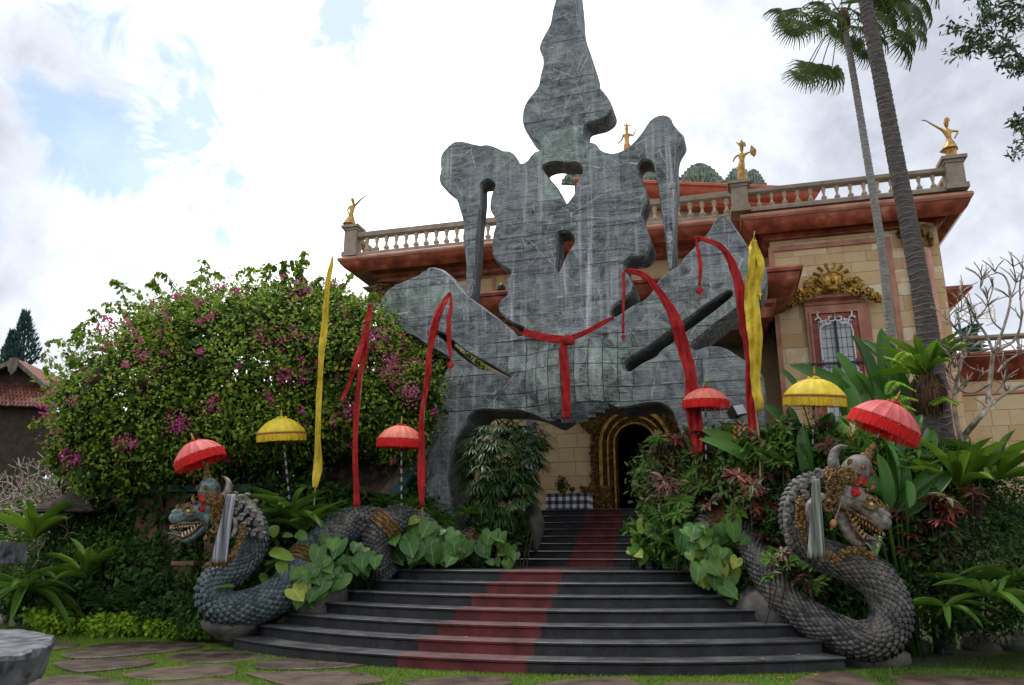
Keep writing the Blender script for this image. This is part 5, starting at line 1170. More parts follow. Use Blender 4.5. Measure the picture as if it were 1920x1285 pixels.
umbrella(751, 824, 15.0, 45, R(2), R(4), 'orange', 'upright red umbrella left of the gate leg, between two red banners', (753, 960, 15.1), 32)
umbrella(1323, 752, 14.2, 45, R(1), R(4), 'orange', 'upright red umbrella right of the gate opening, in front of its right leg', (1324, 870, 14.3), 30)
umbrella(1527, 742, 13.2, 58, R(2), R(9), 'yellow', 'larger yellow umbrella in front of the banana-like leaves at the right', (1522, 900, 13.3), 31)
umbrella(1661, 792, 11.6, 66, R(26), R(12), 'red', 'red umbrella leaning to the right above the right dragon', (1604, 905, 11.5), 33)

# ============================================================ BANNERS
def ribbon(name, pts, D, m, parent, fold=.55, seed=0, k=9):
    C = catmull([(x, y, w) for x, y, w in pts], 6); P = [PD(c[0], c[1], D) for c in C]; mb = MB(); V = []; n = len(C)
    for i in range(n):
        t = (P[min(i + 1, n - 1)] - P[max(i - 1, 0)]); t.normalize(); s = t.cross(Vector((0, 1, 0))).normalized(); w = max(1.5, C[i][2]) * D / F
        tw = .5 * math.sin(i * .23 + seed)
        for j in range(k): a = j / (k - 1) - .5; V.append(P[i] + s * a * w * math.cos(tw * .7) + Vector((0, 1, 0)) * (a * w * math.sin(tw) + fold * w * .25 * math.sin(j * 1.7 + i * .35 + seed) + fold * w * .12 * math.sin(i * 1.3 + j * .9 + seed) + .05 * math.sin(i * .4)))
    mb.add(V, [(i * k + j, i * k + j + 1, (i + 1) * k + j + 1, (i + 1) * k + j) for i in range(n - 1) for j in range(k - 1)])
    o = mb.build(name, m, parent, smooth=True); sm = o.modifiers.new('s', 'SOLIDIFY'); sm.thickness = .006; return o
def banner(label, D, cloth, main, tail=None, pole=None, tassel=None, seed=0):
    b = pole[-1]; t = thing('banner', label, 'banner', PD(b[0], b[1], D + .05), 'tall cloth banners on bent poles'); m = cloth
    ribbon('banner_cloth', main, D, m, t, seed=seed)
    if tail: ribbon('hanging_tip', tail, D - .03, m, t, seed=seed + 2, k=5)
    mb = MB(); C = catmull([(x, y) for x, y in pole], 5); mb.tube([PD(c[0], c[1], D + .13) for c in C], [.008 + .010 * i / len(C) for i in range(len(C))], 7); mb.build('pole', 'bamboo', t, smooth=True)
    if tassel:
        c = PD(tassel[0], tassel[1], D - .03); s = tassel[2] * D / F; mb = MB(); Mx = Matrix.Rotation(R(45), 3, 'Y'); P = [c + Mx @ Vector((x * s, y * s * .25, z * s)) for z in (-.5, .5) for y in (-1, 1) for x in (-.5, .5)]
        mb.add(P, [(0, 2, 3, 1), (4, 5, 7, 6), (0, 1, 5, 4), (2, 6, 7, 3), (0, 4, 6, 2), (1, 3, 7, 5)]); mb.tube([c + Vector((0, 0, -.6 * s)), c + Vector((0, 0, -1.6 * s))], .01, 5); mb.build('tassel', m, t)
banner('tall narrow yellow banner in front of the bougainvillea', 14.9, 'yellow_cloth', [(623, 480, 2), (620, 500, 8), (615, 540, 12), (609, 590, 14), (606, 640, 14), (602, 690, 9), (597, 740, 11), (598, 790, 12), (596, 840, 13), (594, 885, 16), (592, 915, 8)], pole=[(623, 474), (615, 545), (606, 640), (600, 740), (595, 850), (590, 930), (586, 990)], seed=1)
banner('red banner with a forked lower end, second from the left', 15.2, 'red_cloth', [(692, 570, 3), (692, 590, 11), (687, 625, 13), (684, 665, 10), (676, 700, 8), (671, 740, 8), (667, 780, 12), (667, 840, 11), (667, 900, 10), (668, 950, 13)], [(689, 600, 10), (680, 640, 13), (668, 680, 12), (655, 715, 8), (640, 752, 5)], [(693, 568), (688, 620), (680, 700), (671, 800), (668, 900), (668, 975)], seed=2)
banner('red banner bent over in front of the raised left arm of the gate', 14.8, 'red_cloth', [(844, 548, 3), (836, 560, 12), (822, 590, 15), (812, 625, 15), (805, 665, 9), (803, 700, 13), (797, 740, 10), (791, 780, 9), (790, 830, 12), (790, 890, 15), (792, 952, 8)], [(845, 549, 3), (845, 575, 7), (842, 605, 9), (842, 640, 9), (845, 672, 6)], [(845, 547), (830, 572), (816, 610), (804, 680), (796, 770), (792, 860), (792, 975)], (845, 684, 11), seed=3)
banner('red banner arching down across the right arm of the gate to the red umbrella', 14.4, 'red_cloth', [(1170, 508, 5), (1185, 508, 10), (1207, 518, 14), (1235, 545, 18), (1257, 580, 20), (1272, 620, 22), (1284, 660, 24), (1293, 700, 27), (1299, 745, 28), (1304, 800, 26), (1308, 850, 16)], [(1169, 510, 5), (1170, 540, 7), (1168, 580, 5), (1169, 625, 5)], [(1169, 507), (1192, 508), (1226, 532), (1258, 575), (1280, 640), (1294, 710), (1302, 790), (1306, 900)], (1169, 632, 7), seed=4)
banner('red banner with an arched top beside the broad yellow banner', 13.6, 'red_cloth', [(1304, 444, 4), (1318, 447, 10), (1345, 461, 15), (1370, 487, 18), (1382, 520, 17), (1390, 570, 19), (1397, 620, 18), (1404, 670, 19), (1409, 730, 20), (1412, 790, 19), (1414, 850, 15)], [(1306, 447, 5), (1310, 470, 9), (1312, 505, 8), (1312, 535, 4)], [(1303, 443), (1335, 452), (1367, 480), (1385, 540), (1398, 640), (1408, 740), (1414, 850), (1416, 930)], (1312, 545, 12), seed=5)
banner('broad yellow banner standing at the right of the gate', 13.3, 'yellow_cloth', [(1414, 446, 4), (1413, 465, 18), (1411, 500, 25), (1411, 540, 27), (1413, 600, 27), (1415, 660, 26), (1418, 710, 24), (1421, 750, 18), (1424, 772, 8)], [(1416, 450, 8), (1422, 475, 14), (1426, 505, 12), (1424, 530, 9), (1425, 548, 4)], [(1415, 434), (1408, 500), (1405, 620), (1414, 740), (1424, 830), (1426, 930)], (1425, 552, 7), seed=6)

# ============================================================ GILDED ROOF STATUES
def skin_body(name, pts, edges, m, parent):
    me = bpy.data.meshes.new(name); me.from_pydata([tuple(p[0]) for p in pts], edges, []); o = bpy.data.objects.new('tmp', me); COL.objects.link(o)
    sk = o.modifiers.new('sk', 'SKIN'); sv = me.skin_vertices[0].data
    for i, p in enumerate(pts): sv[i].radius = (p[1], p[1]); sv[i].use_root = (i == 0)
    su = o.modifiers.new('su', 'SUBSURF'); su.levels = 1; su.render_levels = 1
    dg = bpy.context.evaluated_depsgraph_get(); ev = bpy.data.meshes.new_from_object(o.evaluated_get(dg)); bpy.data.objects.remove(o); ev.name = name
    off = root_loc(parent)
    for v in ev.vertices: v.co -= off
    ev.materials.clear(); ev.materials.append(mat(m)); ev.polygons.foreach_set('use_smooth', [True] * len(ev.polygons))
    q = bpy.data.objects.new(name, ev); COL.objects.link(q); q.parent = parent; return q
def statue(label, v, J, extras, feet, skirt):
    P0 = PV(*feet, v); t = thing('dancer_statue', label, 'statue', P0, 'gilded dancer statues on the roof balustrade'); k = (P0 - Vector((0, 0, EYE))).length / F / 1.0
    k = PV(feet[0], feet[1] - 10, v).z - P0.z; k /= 10
    def p(x, y, d=0): return PV(x, y, v + d)
    names = list(J); pts = [(p(*J[n][:2], J[n][3] if len(J[n]) > 3 else 0), J[n][2] * k * 1.38) for n in names]; ix = {n: i for i, n in enumerate(names)}
    E_ = [('hip', 'waist'), ('waist', 'chest'), ('chest', 'neck'), ('neck', 'head'), ('head', 'top'), ('chest', 'shL'), ('shL', 'elL'), ('elL', 'haL'), ('chest', 'shR'), ('shR', 'elR'), ('elR', 'haR'), ('hip', 'knee'), ('knee', 'foot')]
    if 'fiL' in J: E_.append(('haL', 'fiL'))
    if 'fiR' in J: E_.append(('haR', 'fiR'))
    skin_body('body', pts, [(ix[a], ix[b]) for a, b in E_], 'gold_statue', t)
    mb = MB(); S0 = [p(*q[:2]) for q in skirt]; C = catmull([tuple(s) + (q[2] * k,) for s, q in zip(S0, skirt)], 4); n = 16; V = []
    for c in C:
        for j in range(n): a = 6.2832 * j / n; rr_ = c[3] * 1.12 * (1 + .07 * math.cos(a * 5)); V.append(Vector(c[:3]) + Vector((rr_ * math.cos(a), rr_ * math.sin(a), 0)))
    mb.add(V, [(i * n + j, i * n + (j + 1) % n, (i + 1) * n + (j + 1) % n, (i + 1) * n + j) for i in range(len(C) - 1) for j in range(n)] + [tuple(range(n)), tuple((len(C) - 1) * n + j for j in range(n - 1, -1, -1))]); mb.build('skirt', 'gold_statue', t, smooth=True)
    hd = J['head']; 
    for nm, poly, w in extras:
        mb = MB(); A = [p(x, y, -.05) for x, y in poly]; B_ = [p(x, y, .05) for x, y in poly]; q = len(A); tr = tessellate_polygon([[Vector((x, -y, 0)) for x, y in poly]]); mb.add(A + B_, [tuple(f) for f in tr] + [tuple(q + i for i in reversed(f)) for f in tr] + [(i, (i + 1) % q, q + (i + 1) % q, q + i) for i in range(q)]); mb.build(nm, 'gold_statue', t)
    mb = MB(); c = p(*hd[:2]); mb.ball(c + Vector((.0, -hd[2] * k * 1.0, 0)), (.02, .03, .03), 6, 4); mb.build('nose', 'gold_statue', t)
statue('gilded dancer raising one arm on the far left corner pedestal', 9.05, {'hip': (657.5, 407, 3.6), 'waist': (659, 400, 2.7), 'chest': (661, 390.5, 3.4), 'neck': (663.3, 383.5, 1.4), 'head': (661.5, 376, 2.9), 'top': (660, 370.5, 1.2), 'shL': (655.5, 388, 1.5), 'elL': (651.6, 393.5, 1.1, -.05), 'haL': (654, 401.5, .8, -.1), 'shR': (667, 384, 1.5), 'elR': (678, 373, 1.0), 'haR': (686.5, 367, .7), 'fiR': (692, 365.5, .4), 'knee': (656, 424, 2.8), 'foot': (655.5, 434.5, 2.4)}, [], (655.5, 437), [(659, 403, 2.8), (657.5, 409, 5.2), (655.5, 417, 8.2), (654.5, 421.5, 9.6), (655, 422, 6), (655, 434, 4.2)])
statue('gilded dancer with crown half hidden behind the gate shoulder', 10.4, {'hip': (1175.5, 272, 3.6), 'waist': (1175, 265, 2.8), 'chest': (1175, 255, 3.6), 'neck': (1175, 249, 1.4), 'head': (1175, 241.5, 2.9), 'top': (1175, 236, 1.4), 'shL': (1169.5, 252.5, 1.5), 'elL': (1165.5, 263, 1.1), 'haL': (1160, 267.5, .8), 'fiL': (1156, 268.5, .5), 'shR': (1180.5, 252.5, 1.5), 'elR': (1187, 254.5, 1.1), 'haR': (1191, 247, .8), 'fiR': (1192, 241, .5), 'knee': (1176, 290, 3.2), 'foot': (1176, 305, 3)}, [('crown', [(1169, 236), (1170, 232), (1173, 235), (1175, 228), (1177, 235), (1181, 232), (1181, 236.5), (1175, 238)], .1)], (1176, 306), [(1175, 268, 2.8), (1175.5, 274, 5.2), (1176, 290, 5.6), (1176, 304, 4.6)])
statue('gilded dancer with a fan on the pedestal where the balustrade steps forward', 8.2, {'hip': (1389.5, 314, 4.0), 'waist': (1391, 303, 3.2), 'chest': (1391, 293, 3.9), 'neck': (1391, 285.5, 1.5), 'head': (1390.5, 277.5, 3.1), 'top': (1390.5, 271, 1.8), 'shL': (1383.5, 290, 1.6), 'elL': (1376.5, 297.5, 1.2), 'haL': (1374.5, 304.5, .9), 'shR': (1398.5, 289, 1.6), 'elR': (1405, 285.5, 1.2, -.1), 'haR': (1409, 284.5, .9, -.1), 'knee': (1391, 326, 4.2), 'foot': (1392, 340, 4.0)}, [('crown', [(1379, 266.5), (1385.5, 268.5), (1388.5, 265), (1390.5, 261), (1393, 266), (1397, 267), (1399, 274), (1396, 276), (1391, 271), (1386, 275)], .1), ('fan', [(1406, 283), (1408, 272), (1414, 276.5), (1418, 281), (1418, 289), (1414, 295), (1407.5, 290)], .1), ('apron', [(1388, 306), (1396.5, 306), (1396.5, 315), (1397, 325), (1389, 325.5), (1388.5, 316)], .1)], (1392, 342), [(1390.5, 304, 4.2), (1389, 314, 6.0), (1390, 322, 6.2), (1392, 332, 7.0), (1392.5, 341.5, 7.4)])
statue('gilded dancer stretching an arm to the left on the far right corner pedestal', 8.2, {'hip': (1781.5, 269, 4.2), 'waist': (1779, 258, 3.1), 'chest': (1776, 249, 4.0), 'neck': (1775, 240, 1.6), 'head': (1774.5, 231.5, 3.3), 'top': (1774.5, 224.5, 2.0), 'shL': (1768.5, 245, 1.9), 'elL': (1752, 236, 1.3), 'haL': (1736, 226.5, .9), 'fiL': (1727, 225.5, .6), 'shR': (1783, 245.5, 1.8), 'elR': (1797, 246.5, 1.3, .05), 'haR': (1789.5, 260, 1.0), 'knee': (1784, 285, 4.6), 'foot': (1785, 297, 4.4)}, [('hair', [(1769, 232), (1770, 224), (1774, 219.5), (1780, 222), (1781, 229), (1777, 226), (1773, 229), (1771, 238)], .1)], (1785, 298), [(1779, 260, 3.2), (1781.5, 270, 7.2), (1780.5, 278, 11), (1780, 281.5, 12.5), (1783, 282.5, 8), (1784.5, 297, 8.5)])
# ============================================================ VEGETATION
def lobes_px(L): return [(tuple(PD(x, y, D)), (a, b, c)) for x, y, D, a, b, c in L]
def base_pt(px, D): q = PD(px, 1000, D); u, v = loc(q); return Vector((q.x, q.y, bank(u, v)))
def twigs(name, paths, m, parent, seg=5):
    mb = MB()
    for P, r0, r1 in paths:
        C = catmull([tuple(p) for p in P], 3); n = len(C); mb.tube([Vector(c) for c in C], [r0 + (r1 - r0) * i / (n - 1) for i in range(n)], seg)
    return mb.build(name, m, parent, smooth=True)
# ---- bougainvillea
bg_ = thing('bougainvillea_bush', 'huge rounded bougainvillea bush with sparse magenta flowers filling the left half', 'bush', base_pt(450, 17.6))
BL = lobes_px([(470, 705, 17.6, 2.9, 2.4, 2.1), (300, 760, 17.2, 2.2, 2, 1.9), (218, 800, 17, 1.1, 1.4, 1.2), (640, 690, 17.5, 1.75, 2, 1.65), (745, 770, 16.9, .85, 1.0, 1.15), (560, 620, 17.8, 1.7, 1.5, 1.15), (370, 650, 17.6, 1.6, 1.5, 1.15), (690, 765, 16.6, 1.0, .9, .85), (500, 800, 16.7, 2.1, 1.3, .75), (215, 880, 16.5, .85, .8, .55), (330, 840, 16.4, 1.2, .9, .6), (155, 850, 17, .5, .8, .6), (790, 730, 16.3, .45, .5, .5), (775, 668, 19.8, 1.0, .7, 1.0), (850, 700, 20.2, .9, .6, .6)])
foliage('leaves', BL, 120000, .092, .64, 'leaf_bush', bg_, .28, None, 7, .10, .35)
foliage('inner_leaves', [(c, tuple(q * .84 for q in r)) for c, r in BL], 34000, .21, .75, 'leaf_bush_shade', bg_, .5, None, 4, .12, .3)
Pn, Nn = shell(BL, 430, .02); sel = Pn[:, 1] < Pn[:, 1].mean() + .6; Pn, Nn = Pn[sel], Nn[sel]
fl = np.repeat(Pn + Nn * .07, 26, 0); fl = fl + rng.normal(size=fl.shape) * np.repeat(rng.choice([.035, .06, .11], len(Pn), p=[.45, .38, .17]), 26)[:, None]
# a few dense heads where the photograph has them
ex = [(495, 640, 16.0, .17, 420), (342, 665, 15.9, .09, 120), (280, 668, 15.9, .11, 140), (180, 712, 15.9, .10, 130), (300, 712, 15.8, .16, 220), (265, 735, 15.8, .12, 140), (528, 702, 15.6, .10, 110), (572, 705, 15.8, .12, 120), (335, 795, 15.4, .11, 150), (140, 865, 15.9, .12, 120), (210, 655, 16.3, .10, 90), (700, 635, 15.9, .18, 220), (735, 690, 15.8, .16, 160), (560, 550, 16.7, .10, 80), (450, 550, 16.7, .09, 60), (770, 740, 15.7, .14, 130), (655, 770, 15.6, .12, 120), (240, 830, 15.6, .10, 90), (90, 770, 16.4, .1, 80), (650, 600, 16.3, .14, 100), (395, 765, 15.5, .1, 70)]
ep = [np.array(PD(x, y, D)) + rng.normal(size=(n, 3)) * s for x, y, D, s, n in ex]; fl = np.concatenate([fl] + ep)
V, Fi = batch(fl, rdir(len(fl)) + [0, -.3, .2], rdir(len(fl)) + [0, -.8, .3], rng.uniform(.035, .065, len(fl)), .042, T_LEAF); np_mesh('flowers', V, Fi, 'petal', bg_, 'stuff')
Py, Ny = shell(BL, 300, .02); V, Fi = batch(Py + Ny * .05, rdir(len(Py)) - [0, 0, .5], Ny + rdir(len(Py)) * .3, rng.uniform(.08, .14, len(Py)), .075, T_LEAF); np_mesh('yellow_leaves', V, Fi, 'leaf_yellow', bg_, 'stuff')
# long arching shoots against the sky
sp_ = [[(240, 575), (222, 530), (214, 528)], [(262, 555), (240, 540), (212, 526)], [(275, 575), (235, 567), (194, 567)], [(215, 610), (180, 585), (172, 582)], [(150, 690), (120, 640), (88, 640)], [(130, 720), (110, 690), (82, 655)], [(330, 540), (310, 515), (294, 512)], [(300, 545), (288, 525), (282, 530)], [(420, 520), (405, 510), (402, 512)], [(440, 520), (455, 505), (476, 500)], [(495, 515), (497, 500), (508, 495)], [(530, 510), (532, 498), (545, 498), (565, 520)], [(555, 505), (560, 495), (572, 525)], [(360, 530), (372, 520), (385, 523)], [(590, 530), (600, 520), (628, 525)], [(170, 640), (150, 625), (135, 640)], [(150, 640), (140, 618), (165, 600)], [(100, 720), (90, 700), (86, 690)], [(240, 590), (225, 578), (200, 580)], [(470, 525), (468, 508), (486, 506)], [(700, 600), (705, 590), (712, 598)], [(620, 545), (635, 540), (640, 552)]]
r_ = random.Random(77); EL = [(140, 720), (165, 670), (200, 610), (260, 560), (330, 525), (410, 505), (480, 500), (550, 500), (620, 530), (670, 560), (710, 600), (745, 640), (120, 770), (118, 830)]
for _ in range(34):
    i = r_.randrange(len(EL)); x, y = EL[i]; x += r_.uniform(-25, 25); y += r_.uniform(0, 30); a = math.atan2(y - 780, (x - 450) * .6) + r_.uniform(-.5, .5); L0 = r_.uniform(18, 46); sp_.append([(x - math.cos(a) * 20, y - math.sin(a) * 20), (x + math.cos(a) * L0 * .6, y + math.sin(a) * L0 * .6), (x + math.cos(a) * L0 * 1.1 + r_.uniform(-8, 8), y + math.sin(a) * L0 * .9 + 8)])
mb = MB(); lp = []; la = []
for s in sp_:
    C = catmull([tuple(PD(x, y, 17.0)) for x, y in s], 8); mb.tube([Vector(c) for c in C], [.010 - .006 * i / len(C) for i in range(len(C))], 5)
    for i, c in enumerate(C):
        for _ in range(2): lp.append(c + rng.normal(size=3) * .025); la.append(np.array([rng.normal() * .6, rng.normal() * .5, -.9 + rng.normal() * .4]))
mb.build('shoots', 'bark_dark', bg_, kind='stuff'); lp = np.array(lp); V, Fi = batch(lp, np.array(la), rdir(len(lp)), rng.uniform(.09, .17, len(lp)), .085, T_LEAF); np_mesh('shoot_leaves', V, Fi, 'leaf_bush', bg_, 'stuff')
tr = []
for i in range(13):
    a = rng.uniform(-1, 1); b0 = base_pt(470 + 150 * a, 17.2); b1 = PD(470 + 190 * a + rng.uniform(-60, 60), 840 + rng.uniform(-20, 40), 16.9 + rng.uniform(-.4, .6)); tr.append(([b0, b0.lerp(b1, .5) + Vector((rng.uniform(-.3, .3), 0, 0)), b1], .07, .03))
twigs('stems', tr, 'bark_dark', bg_)

# ---- undergrowth that clothes both banks
def undergrowth(name, label, L, n, m, ll=.16, lw=.5, cat='undergrowth', **k):
    t = tag(foliage(name, lobes_px(L), n, ll, lw, m, None, .5, **k), label, cat); return t
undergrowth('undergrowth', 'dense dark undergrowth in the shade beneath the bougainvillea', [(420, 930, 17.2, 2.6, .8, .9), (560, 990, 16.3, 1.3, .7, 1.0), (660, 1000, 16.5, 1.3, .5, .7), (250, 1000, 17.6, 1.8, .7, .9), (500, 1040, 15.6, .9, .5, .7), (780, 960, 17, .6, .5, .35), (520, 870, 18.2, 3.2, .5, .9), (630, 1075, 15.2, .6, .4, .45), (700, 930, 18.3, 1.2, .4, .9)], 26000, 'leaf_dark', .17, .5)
undergrowth('undergrowth', 'dark low shrubs at the left behind the lime green ground cover', [(270, 1085, 16.3, 1.5, .6, .75), (150, 1100, 16.9, 1.3, .7, .6), (330, 1125, 15.7, .7, .5, .5), (60, 1120, 17.5, 1.0, .6, .35), (180, 1035, 17.5, 1.2, .5, .6), (380, 1150, 15, .5, .3, .28)], 17000, 'leaf_dark', .13, .5)
undergrowth('undergrowth', 'mid green shrubs in front of the small shrine at the left', [(195, 1045, 16.8, .8, .5, .5), (160, 1010, 17.6, .9, .5, .5), (30, 1050, 17.6, .9, .5, .6), (240, 960, 18.2, .9, .5, .7)], 9000, 'leaf_mid', .10, .6)
undergrowth('undergrowth', 'mixed green leaves behind the bare tree at the far left', [(20, 985, 21, 2.5, 1, .7), (130, 960, 22, 1.8, 1, .8), (280, 900, 23, 2.6, 1, 1.3)], 14000, 'leaf_mid', .20, .5)
undergrowth('hedge', 'broad dark shrub seen through gaps behind the pavilion roof', [(560, 880, 22, 4, 1, 1.6), (300, 930, 22, 3, 1, 1.3), (760, 930, 20, 1.4, .8, 1.0)], 12000, 'leaf_dark', .26, .6, cat='hedge')
undergrowth('hedge', 'dark bushes closing the view behind the bare tree at the left', [(0, 930, 30, 5, 1.5, 3.0), (200, 930, 30, 5, 1.5, 3.4), (-250, 900, 30, 6, 1.5, 4), (430, 930, 27, 4, 1, 2.6)], 16000, 'leaf_dark', .34, .6, cat='hedge')
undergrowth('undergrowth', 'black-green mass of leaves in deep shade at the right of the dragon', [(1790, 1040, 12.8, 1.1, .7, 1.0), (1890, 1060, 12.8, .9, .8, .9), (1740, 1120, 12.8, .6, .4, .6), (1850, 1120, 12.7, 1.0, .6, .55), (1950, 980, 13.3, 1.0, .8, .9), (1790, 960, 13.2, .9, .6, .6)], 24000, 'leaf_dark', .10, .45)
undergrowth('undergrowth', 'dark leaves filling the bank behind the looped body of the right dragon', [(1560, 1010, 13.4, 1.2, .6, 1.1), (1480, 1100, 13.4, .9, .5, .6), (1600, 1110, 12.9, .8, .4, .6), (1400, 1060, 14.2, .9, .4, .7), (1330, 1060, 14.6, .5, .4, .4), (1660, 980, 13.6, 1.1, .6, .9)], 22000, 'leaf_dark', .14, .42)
undergrowth('undergrowth', 'leafy growth on the bank left of the upper steps under the palm', [(915, 1010, 16.3, .45, .5, .45), (960, 1000, 16.9, .3, .6, .5), (860, 1050, 16.1, .7, .4, .4), (760, 1060, 15.9, .8, .4, .35)], 9000, 'leaf_dark', .14, .45)

# ---- lime ground cover
t = thing('ground_cover', 'bright lime green ground cover edging the lawn at the left', 'ground cover', PZ(250, 1192, 0))
GC = lobes_px([(110, 1165, 16.2, .45, .4, .17), (200, 1172, 15.9, .42, .35, .13), (260, 1168, 15.9, .5, .35, .16), (320, 1176, 15.5, .4, .3, .13), (365, 1180, 15.1, .3, .2, .08), (90, 1150, 16.6, .4, .3, .12)])
foliage('leaves', GC, 7000, .085, .8, 'leaf_lime', t, .5, None, 4, .05, .1)

# ---- bare frangipani trees
def bare_tree(name, label, base, first, depth, seed, L0, r0, m='bark_pale', spread=.62, upb=.25, xb=0, lean=None):
    r_ = random.Random(seed); t = thing(name, label, 'tree', base); mb = MB(); trunk = MB()
    def grow_(p, d, L_, r, k):
        n = 4; P = [p]; q = p; dd = d
        for i in range(n): dd = (dd + Vector((r_.gauss(0, .13), r_.gauss(0, .13), r_.gauss(.03, .10)))).normalized(); q = q + dd * L_ / n; P.append(q)
        C = catmull([tuple(x) for x in P], 2); rr_ = [r + (r * .70 - r) * i / (len(C) - 1) for i in range(len(C))]
        (trunk if k == depth else mb).tube([Vector(c) for c in C], rr_, 8 if r > .03 else 5)
        if k == 0: return
        m_ = r_.choice((2, 2, 3)) if k < depth else 3
        a0 = r_.uniform(0, 6.28); x = dd.orthogonal().normalized(); y = dd.cross(x)
        for i in range(m_):
            a = a0 + 6.28 * i / m_ + r_.uniform(-.4, .4); nd = (dd + (x * math.cos(a) + y * math.sin(a)) * r_.uniform(.8, 1.2) * spread * 1.3 + Vector((xb, 0, upb))).normalized(); grow_(q, nd, L_ * r_.uniform(.64, .88), r * .70, k - 1)
    for f in first: grow_(base + f[0], Vector(f[1]).normalized(), f[2], f[3], depth)
    trunk.build('trunk', m, t, smooth=True); mb.build('branches', m, t, smooth=True); return t
b = base_pt(55, 17.9)
bare_tree('frangipani_tree', 'leafless pale frangipani with tangled branches at the far left', b, [(Vector((0, 0, 0)), (.1, 0, 1), 1.15, .12), (Vector((-.4, .2, 0)), (-.3, 0, 1), 1.1, .10)], 6, 3, 1, .1, upb=.16, spread=.75)
bare_tree('frangipani_tree', 'second leafless pale frangipani partly cut by the left edge', base_pt(-70, 18.6), [(Vector((0, 0, 0)), (.2, 0, 1), 1.3, .11)], 6, 8, 1, .1, upb=.16, spread=.72)
# right one follows the photographed limbs
t = thing('frangipani_tree', 'bare grey frangipani tree in front of the side wing at the far right', 'tree', base_pt(1800, 13.2))
D = 13.0
limbs = [([(1800, 900), (1803, 830), (1830, 790), (1850, 765), (1856, 720), (1862, 660)], 13, 8), ([(1803, 830), (1792, 780), (1790, 740), (1800, 690), (1808, 640)], 9, 5), ([(1850, 765), (1890, 735), (1925, 720)], 7, 5), ([(1862, 660), (1850, 630), (1830, 600), (1812, 560), (1800, 552)], 6, 3), ([(1862, 660), (1880, 620), (1895, 560), (1885, 520), (1865, 510)], 6, 2.5), ([(1862, 660), (1900, 640), (1915, 600), (1912, 540), (1918, 505)], 6, 2.5), ([(1830, 600), (1850, 575), (1862, 540)], 3.5, 2), ([(1895, 560), (1905, 530), (1900, 500)], 3, 2), ([(1856, 720), (1830, 735), (1805, 735), (1790, 715)], 4.5, 2.5), ([(1808, 640), (1790, 615), (1775, 600)], 4, 2.2), ([(1808, 640), (1822, 610), (1818, 585)], 4, 2.2), ([(1856, 700), (1820, 690), (1795, 668), (1775, 665)], 4, 2.5), ([(1870, 650), (1840, 660), (1815, 665), (1790, 690)], 3.5, 2.2), ([(1880, 620), (1860, 600), (1850, 560), (1838, 540)], 3.5, 2), ([(1870, 700), (1885, 680), (1910, 665), (1930, 660)], 5, 3), ([(1862, 740), (1880, 720), (1885, 695)], 3.5, 2), ([(1812, 560), (1800, 585), (1795, 560)], 2.5, 1.6), ([(1838, 540), (1842, 525)], 2.2, 1.6), ([(1912, 560), (1930, 530)], 3, 2), ([(1790, 740), (1810, 725), (1835, 715)], 3, 2), ([(1800, 690), (1785, 680), (1778, 700)], 3, 2)]
mb = MB()
r_ = random.Random(2); tips = []
for P, a, c in limbs:
    C = catmull([(x, y, D + r_.uniform(-.25, .25)) for x, y in P], 4); n = len(C); mb.tube([PD(*q) for q in C], [(a + (c - a) * i / (n - 1)) * .5 * D / F for i in range(n)], 7); tips.append((P[-1], P[-2], c)); tips.append((P[len(P) // 2], P[-2], c))
for (x, y), (x0, y0), c in tips * 2:
    d = math.atan2(y - y0, x - x0) if (x, y) != (x0, y0) else -1.5
    for s in (-1, 1):
        L_ = r_.uniform(18, 40); a = -1.57 + r_.uniform(-.9, .9); mb.tube([PD(x, y, D), PD(x + math.cos(a) * L_ * .5 + s * 4, y + math.sin(a) * L_ * .5, D + r_.uniform(-.3, .3)), PD(x + math.cos(a + s * .3) * L_ + s * 5, y + math.sin(a + s * .2) * L_, D + r_.uniform(-.4, .4))], [1.3 * D / F, 1.1 * D / F, .8 * D / F], 5)
mb.build('branches', 'bark_pale', t, smooth=True)

# ---- leaf shapes
HEART_ = []
def heart_mesh(name, m, seed):
    r_ = random.Random(seed); half = [(0, 0), (-.02, .02), (-.16, .16), (-.20, .30), (-.12, .42), (.05, .50), (.25, .52), (.45, .47), (.65, .36), (.82, .20), (.94, .08), (1.0, 0)]
    V = [(0, t, 0) for t in np.linspace(0, 1, 12)]; k = 12
    for s in (-1, 1):
        for (y, x) in half: V.append((s * x, y, .10 * x + .03 * math.sin(y * 9 + seed) - .30 * max(0, y) ** 2 * (1 if seed % 2 else .6)))
    V = [(x, y, z if i >= 12 else -.30 * y * y * (1 if seed % 2 else .6)) for i, (x, y, z) in enumerate(V)]; Fc = []
    for s, o_ in ((0, 12), (1, 24)):
        for i in range(11):
            f = (i, i + 1, o_ + i + 1, o_ + i); Fc.append(f if s else tuple(reversed(f)))
    return mesh_of(V, Fc, name, m, True)
HM = [heart_mesh('leaf', 'leaf_heart', i) for i in range(3)]; HY = heart_mesh('leaf', 'leaf_heart_yellow', 4)
OV = [(0, .02), (.08, .10), (.25, .36), (.5, .5), (.75, .36), (.92, .14), (1, .01)]
CR = leaf_mesh('leaf', 'leaf_croton', OV, .35, .25, 5); CRr = leaf_mesh('leaf', 'leaf_croton_red', OV, .35, .25, 5); CRg = leaf_mesh('leaf', 'leaf_mid', OV, .3, .2, 5)
BB = [(0, .06), (.05, .25), (.2, .46), (.5, .5), (.75, .44), (.92, .26), (1, .03)]
BIG = leaf_mesh('leaf', 'leaf_big', BB, .18, .22, 10); BIG2 = leaf_mesh('leaf', 'leaf_big', BB, .45, .30, 10); BIG3 = leaf_mesh('leaf', 'leaf_nest', BB, .3, .22, 10)
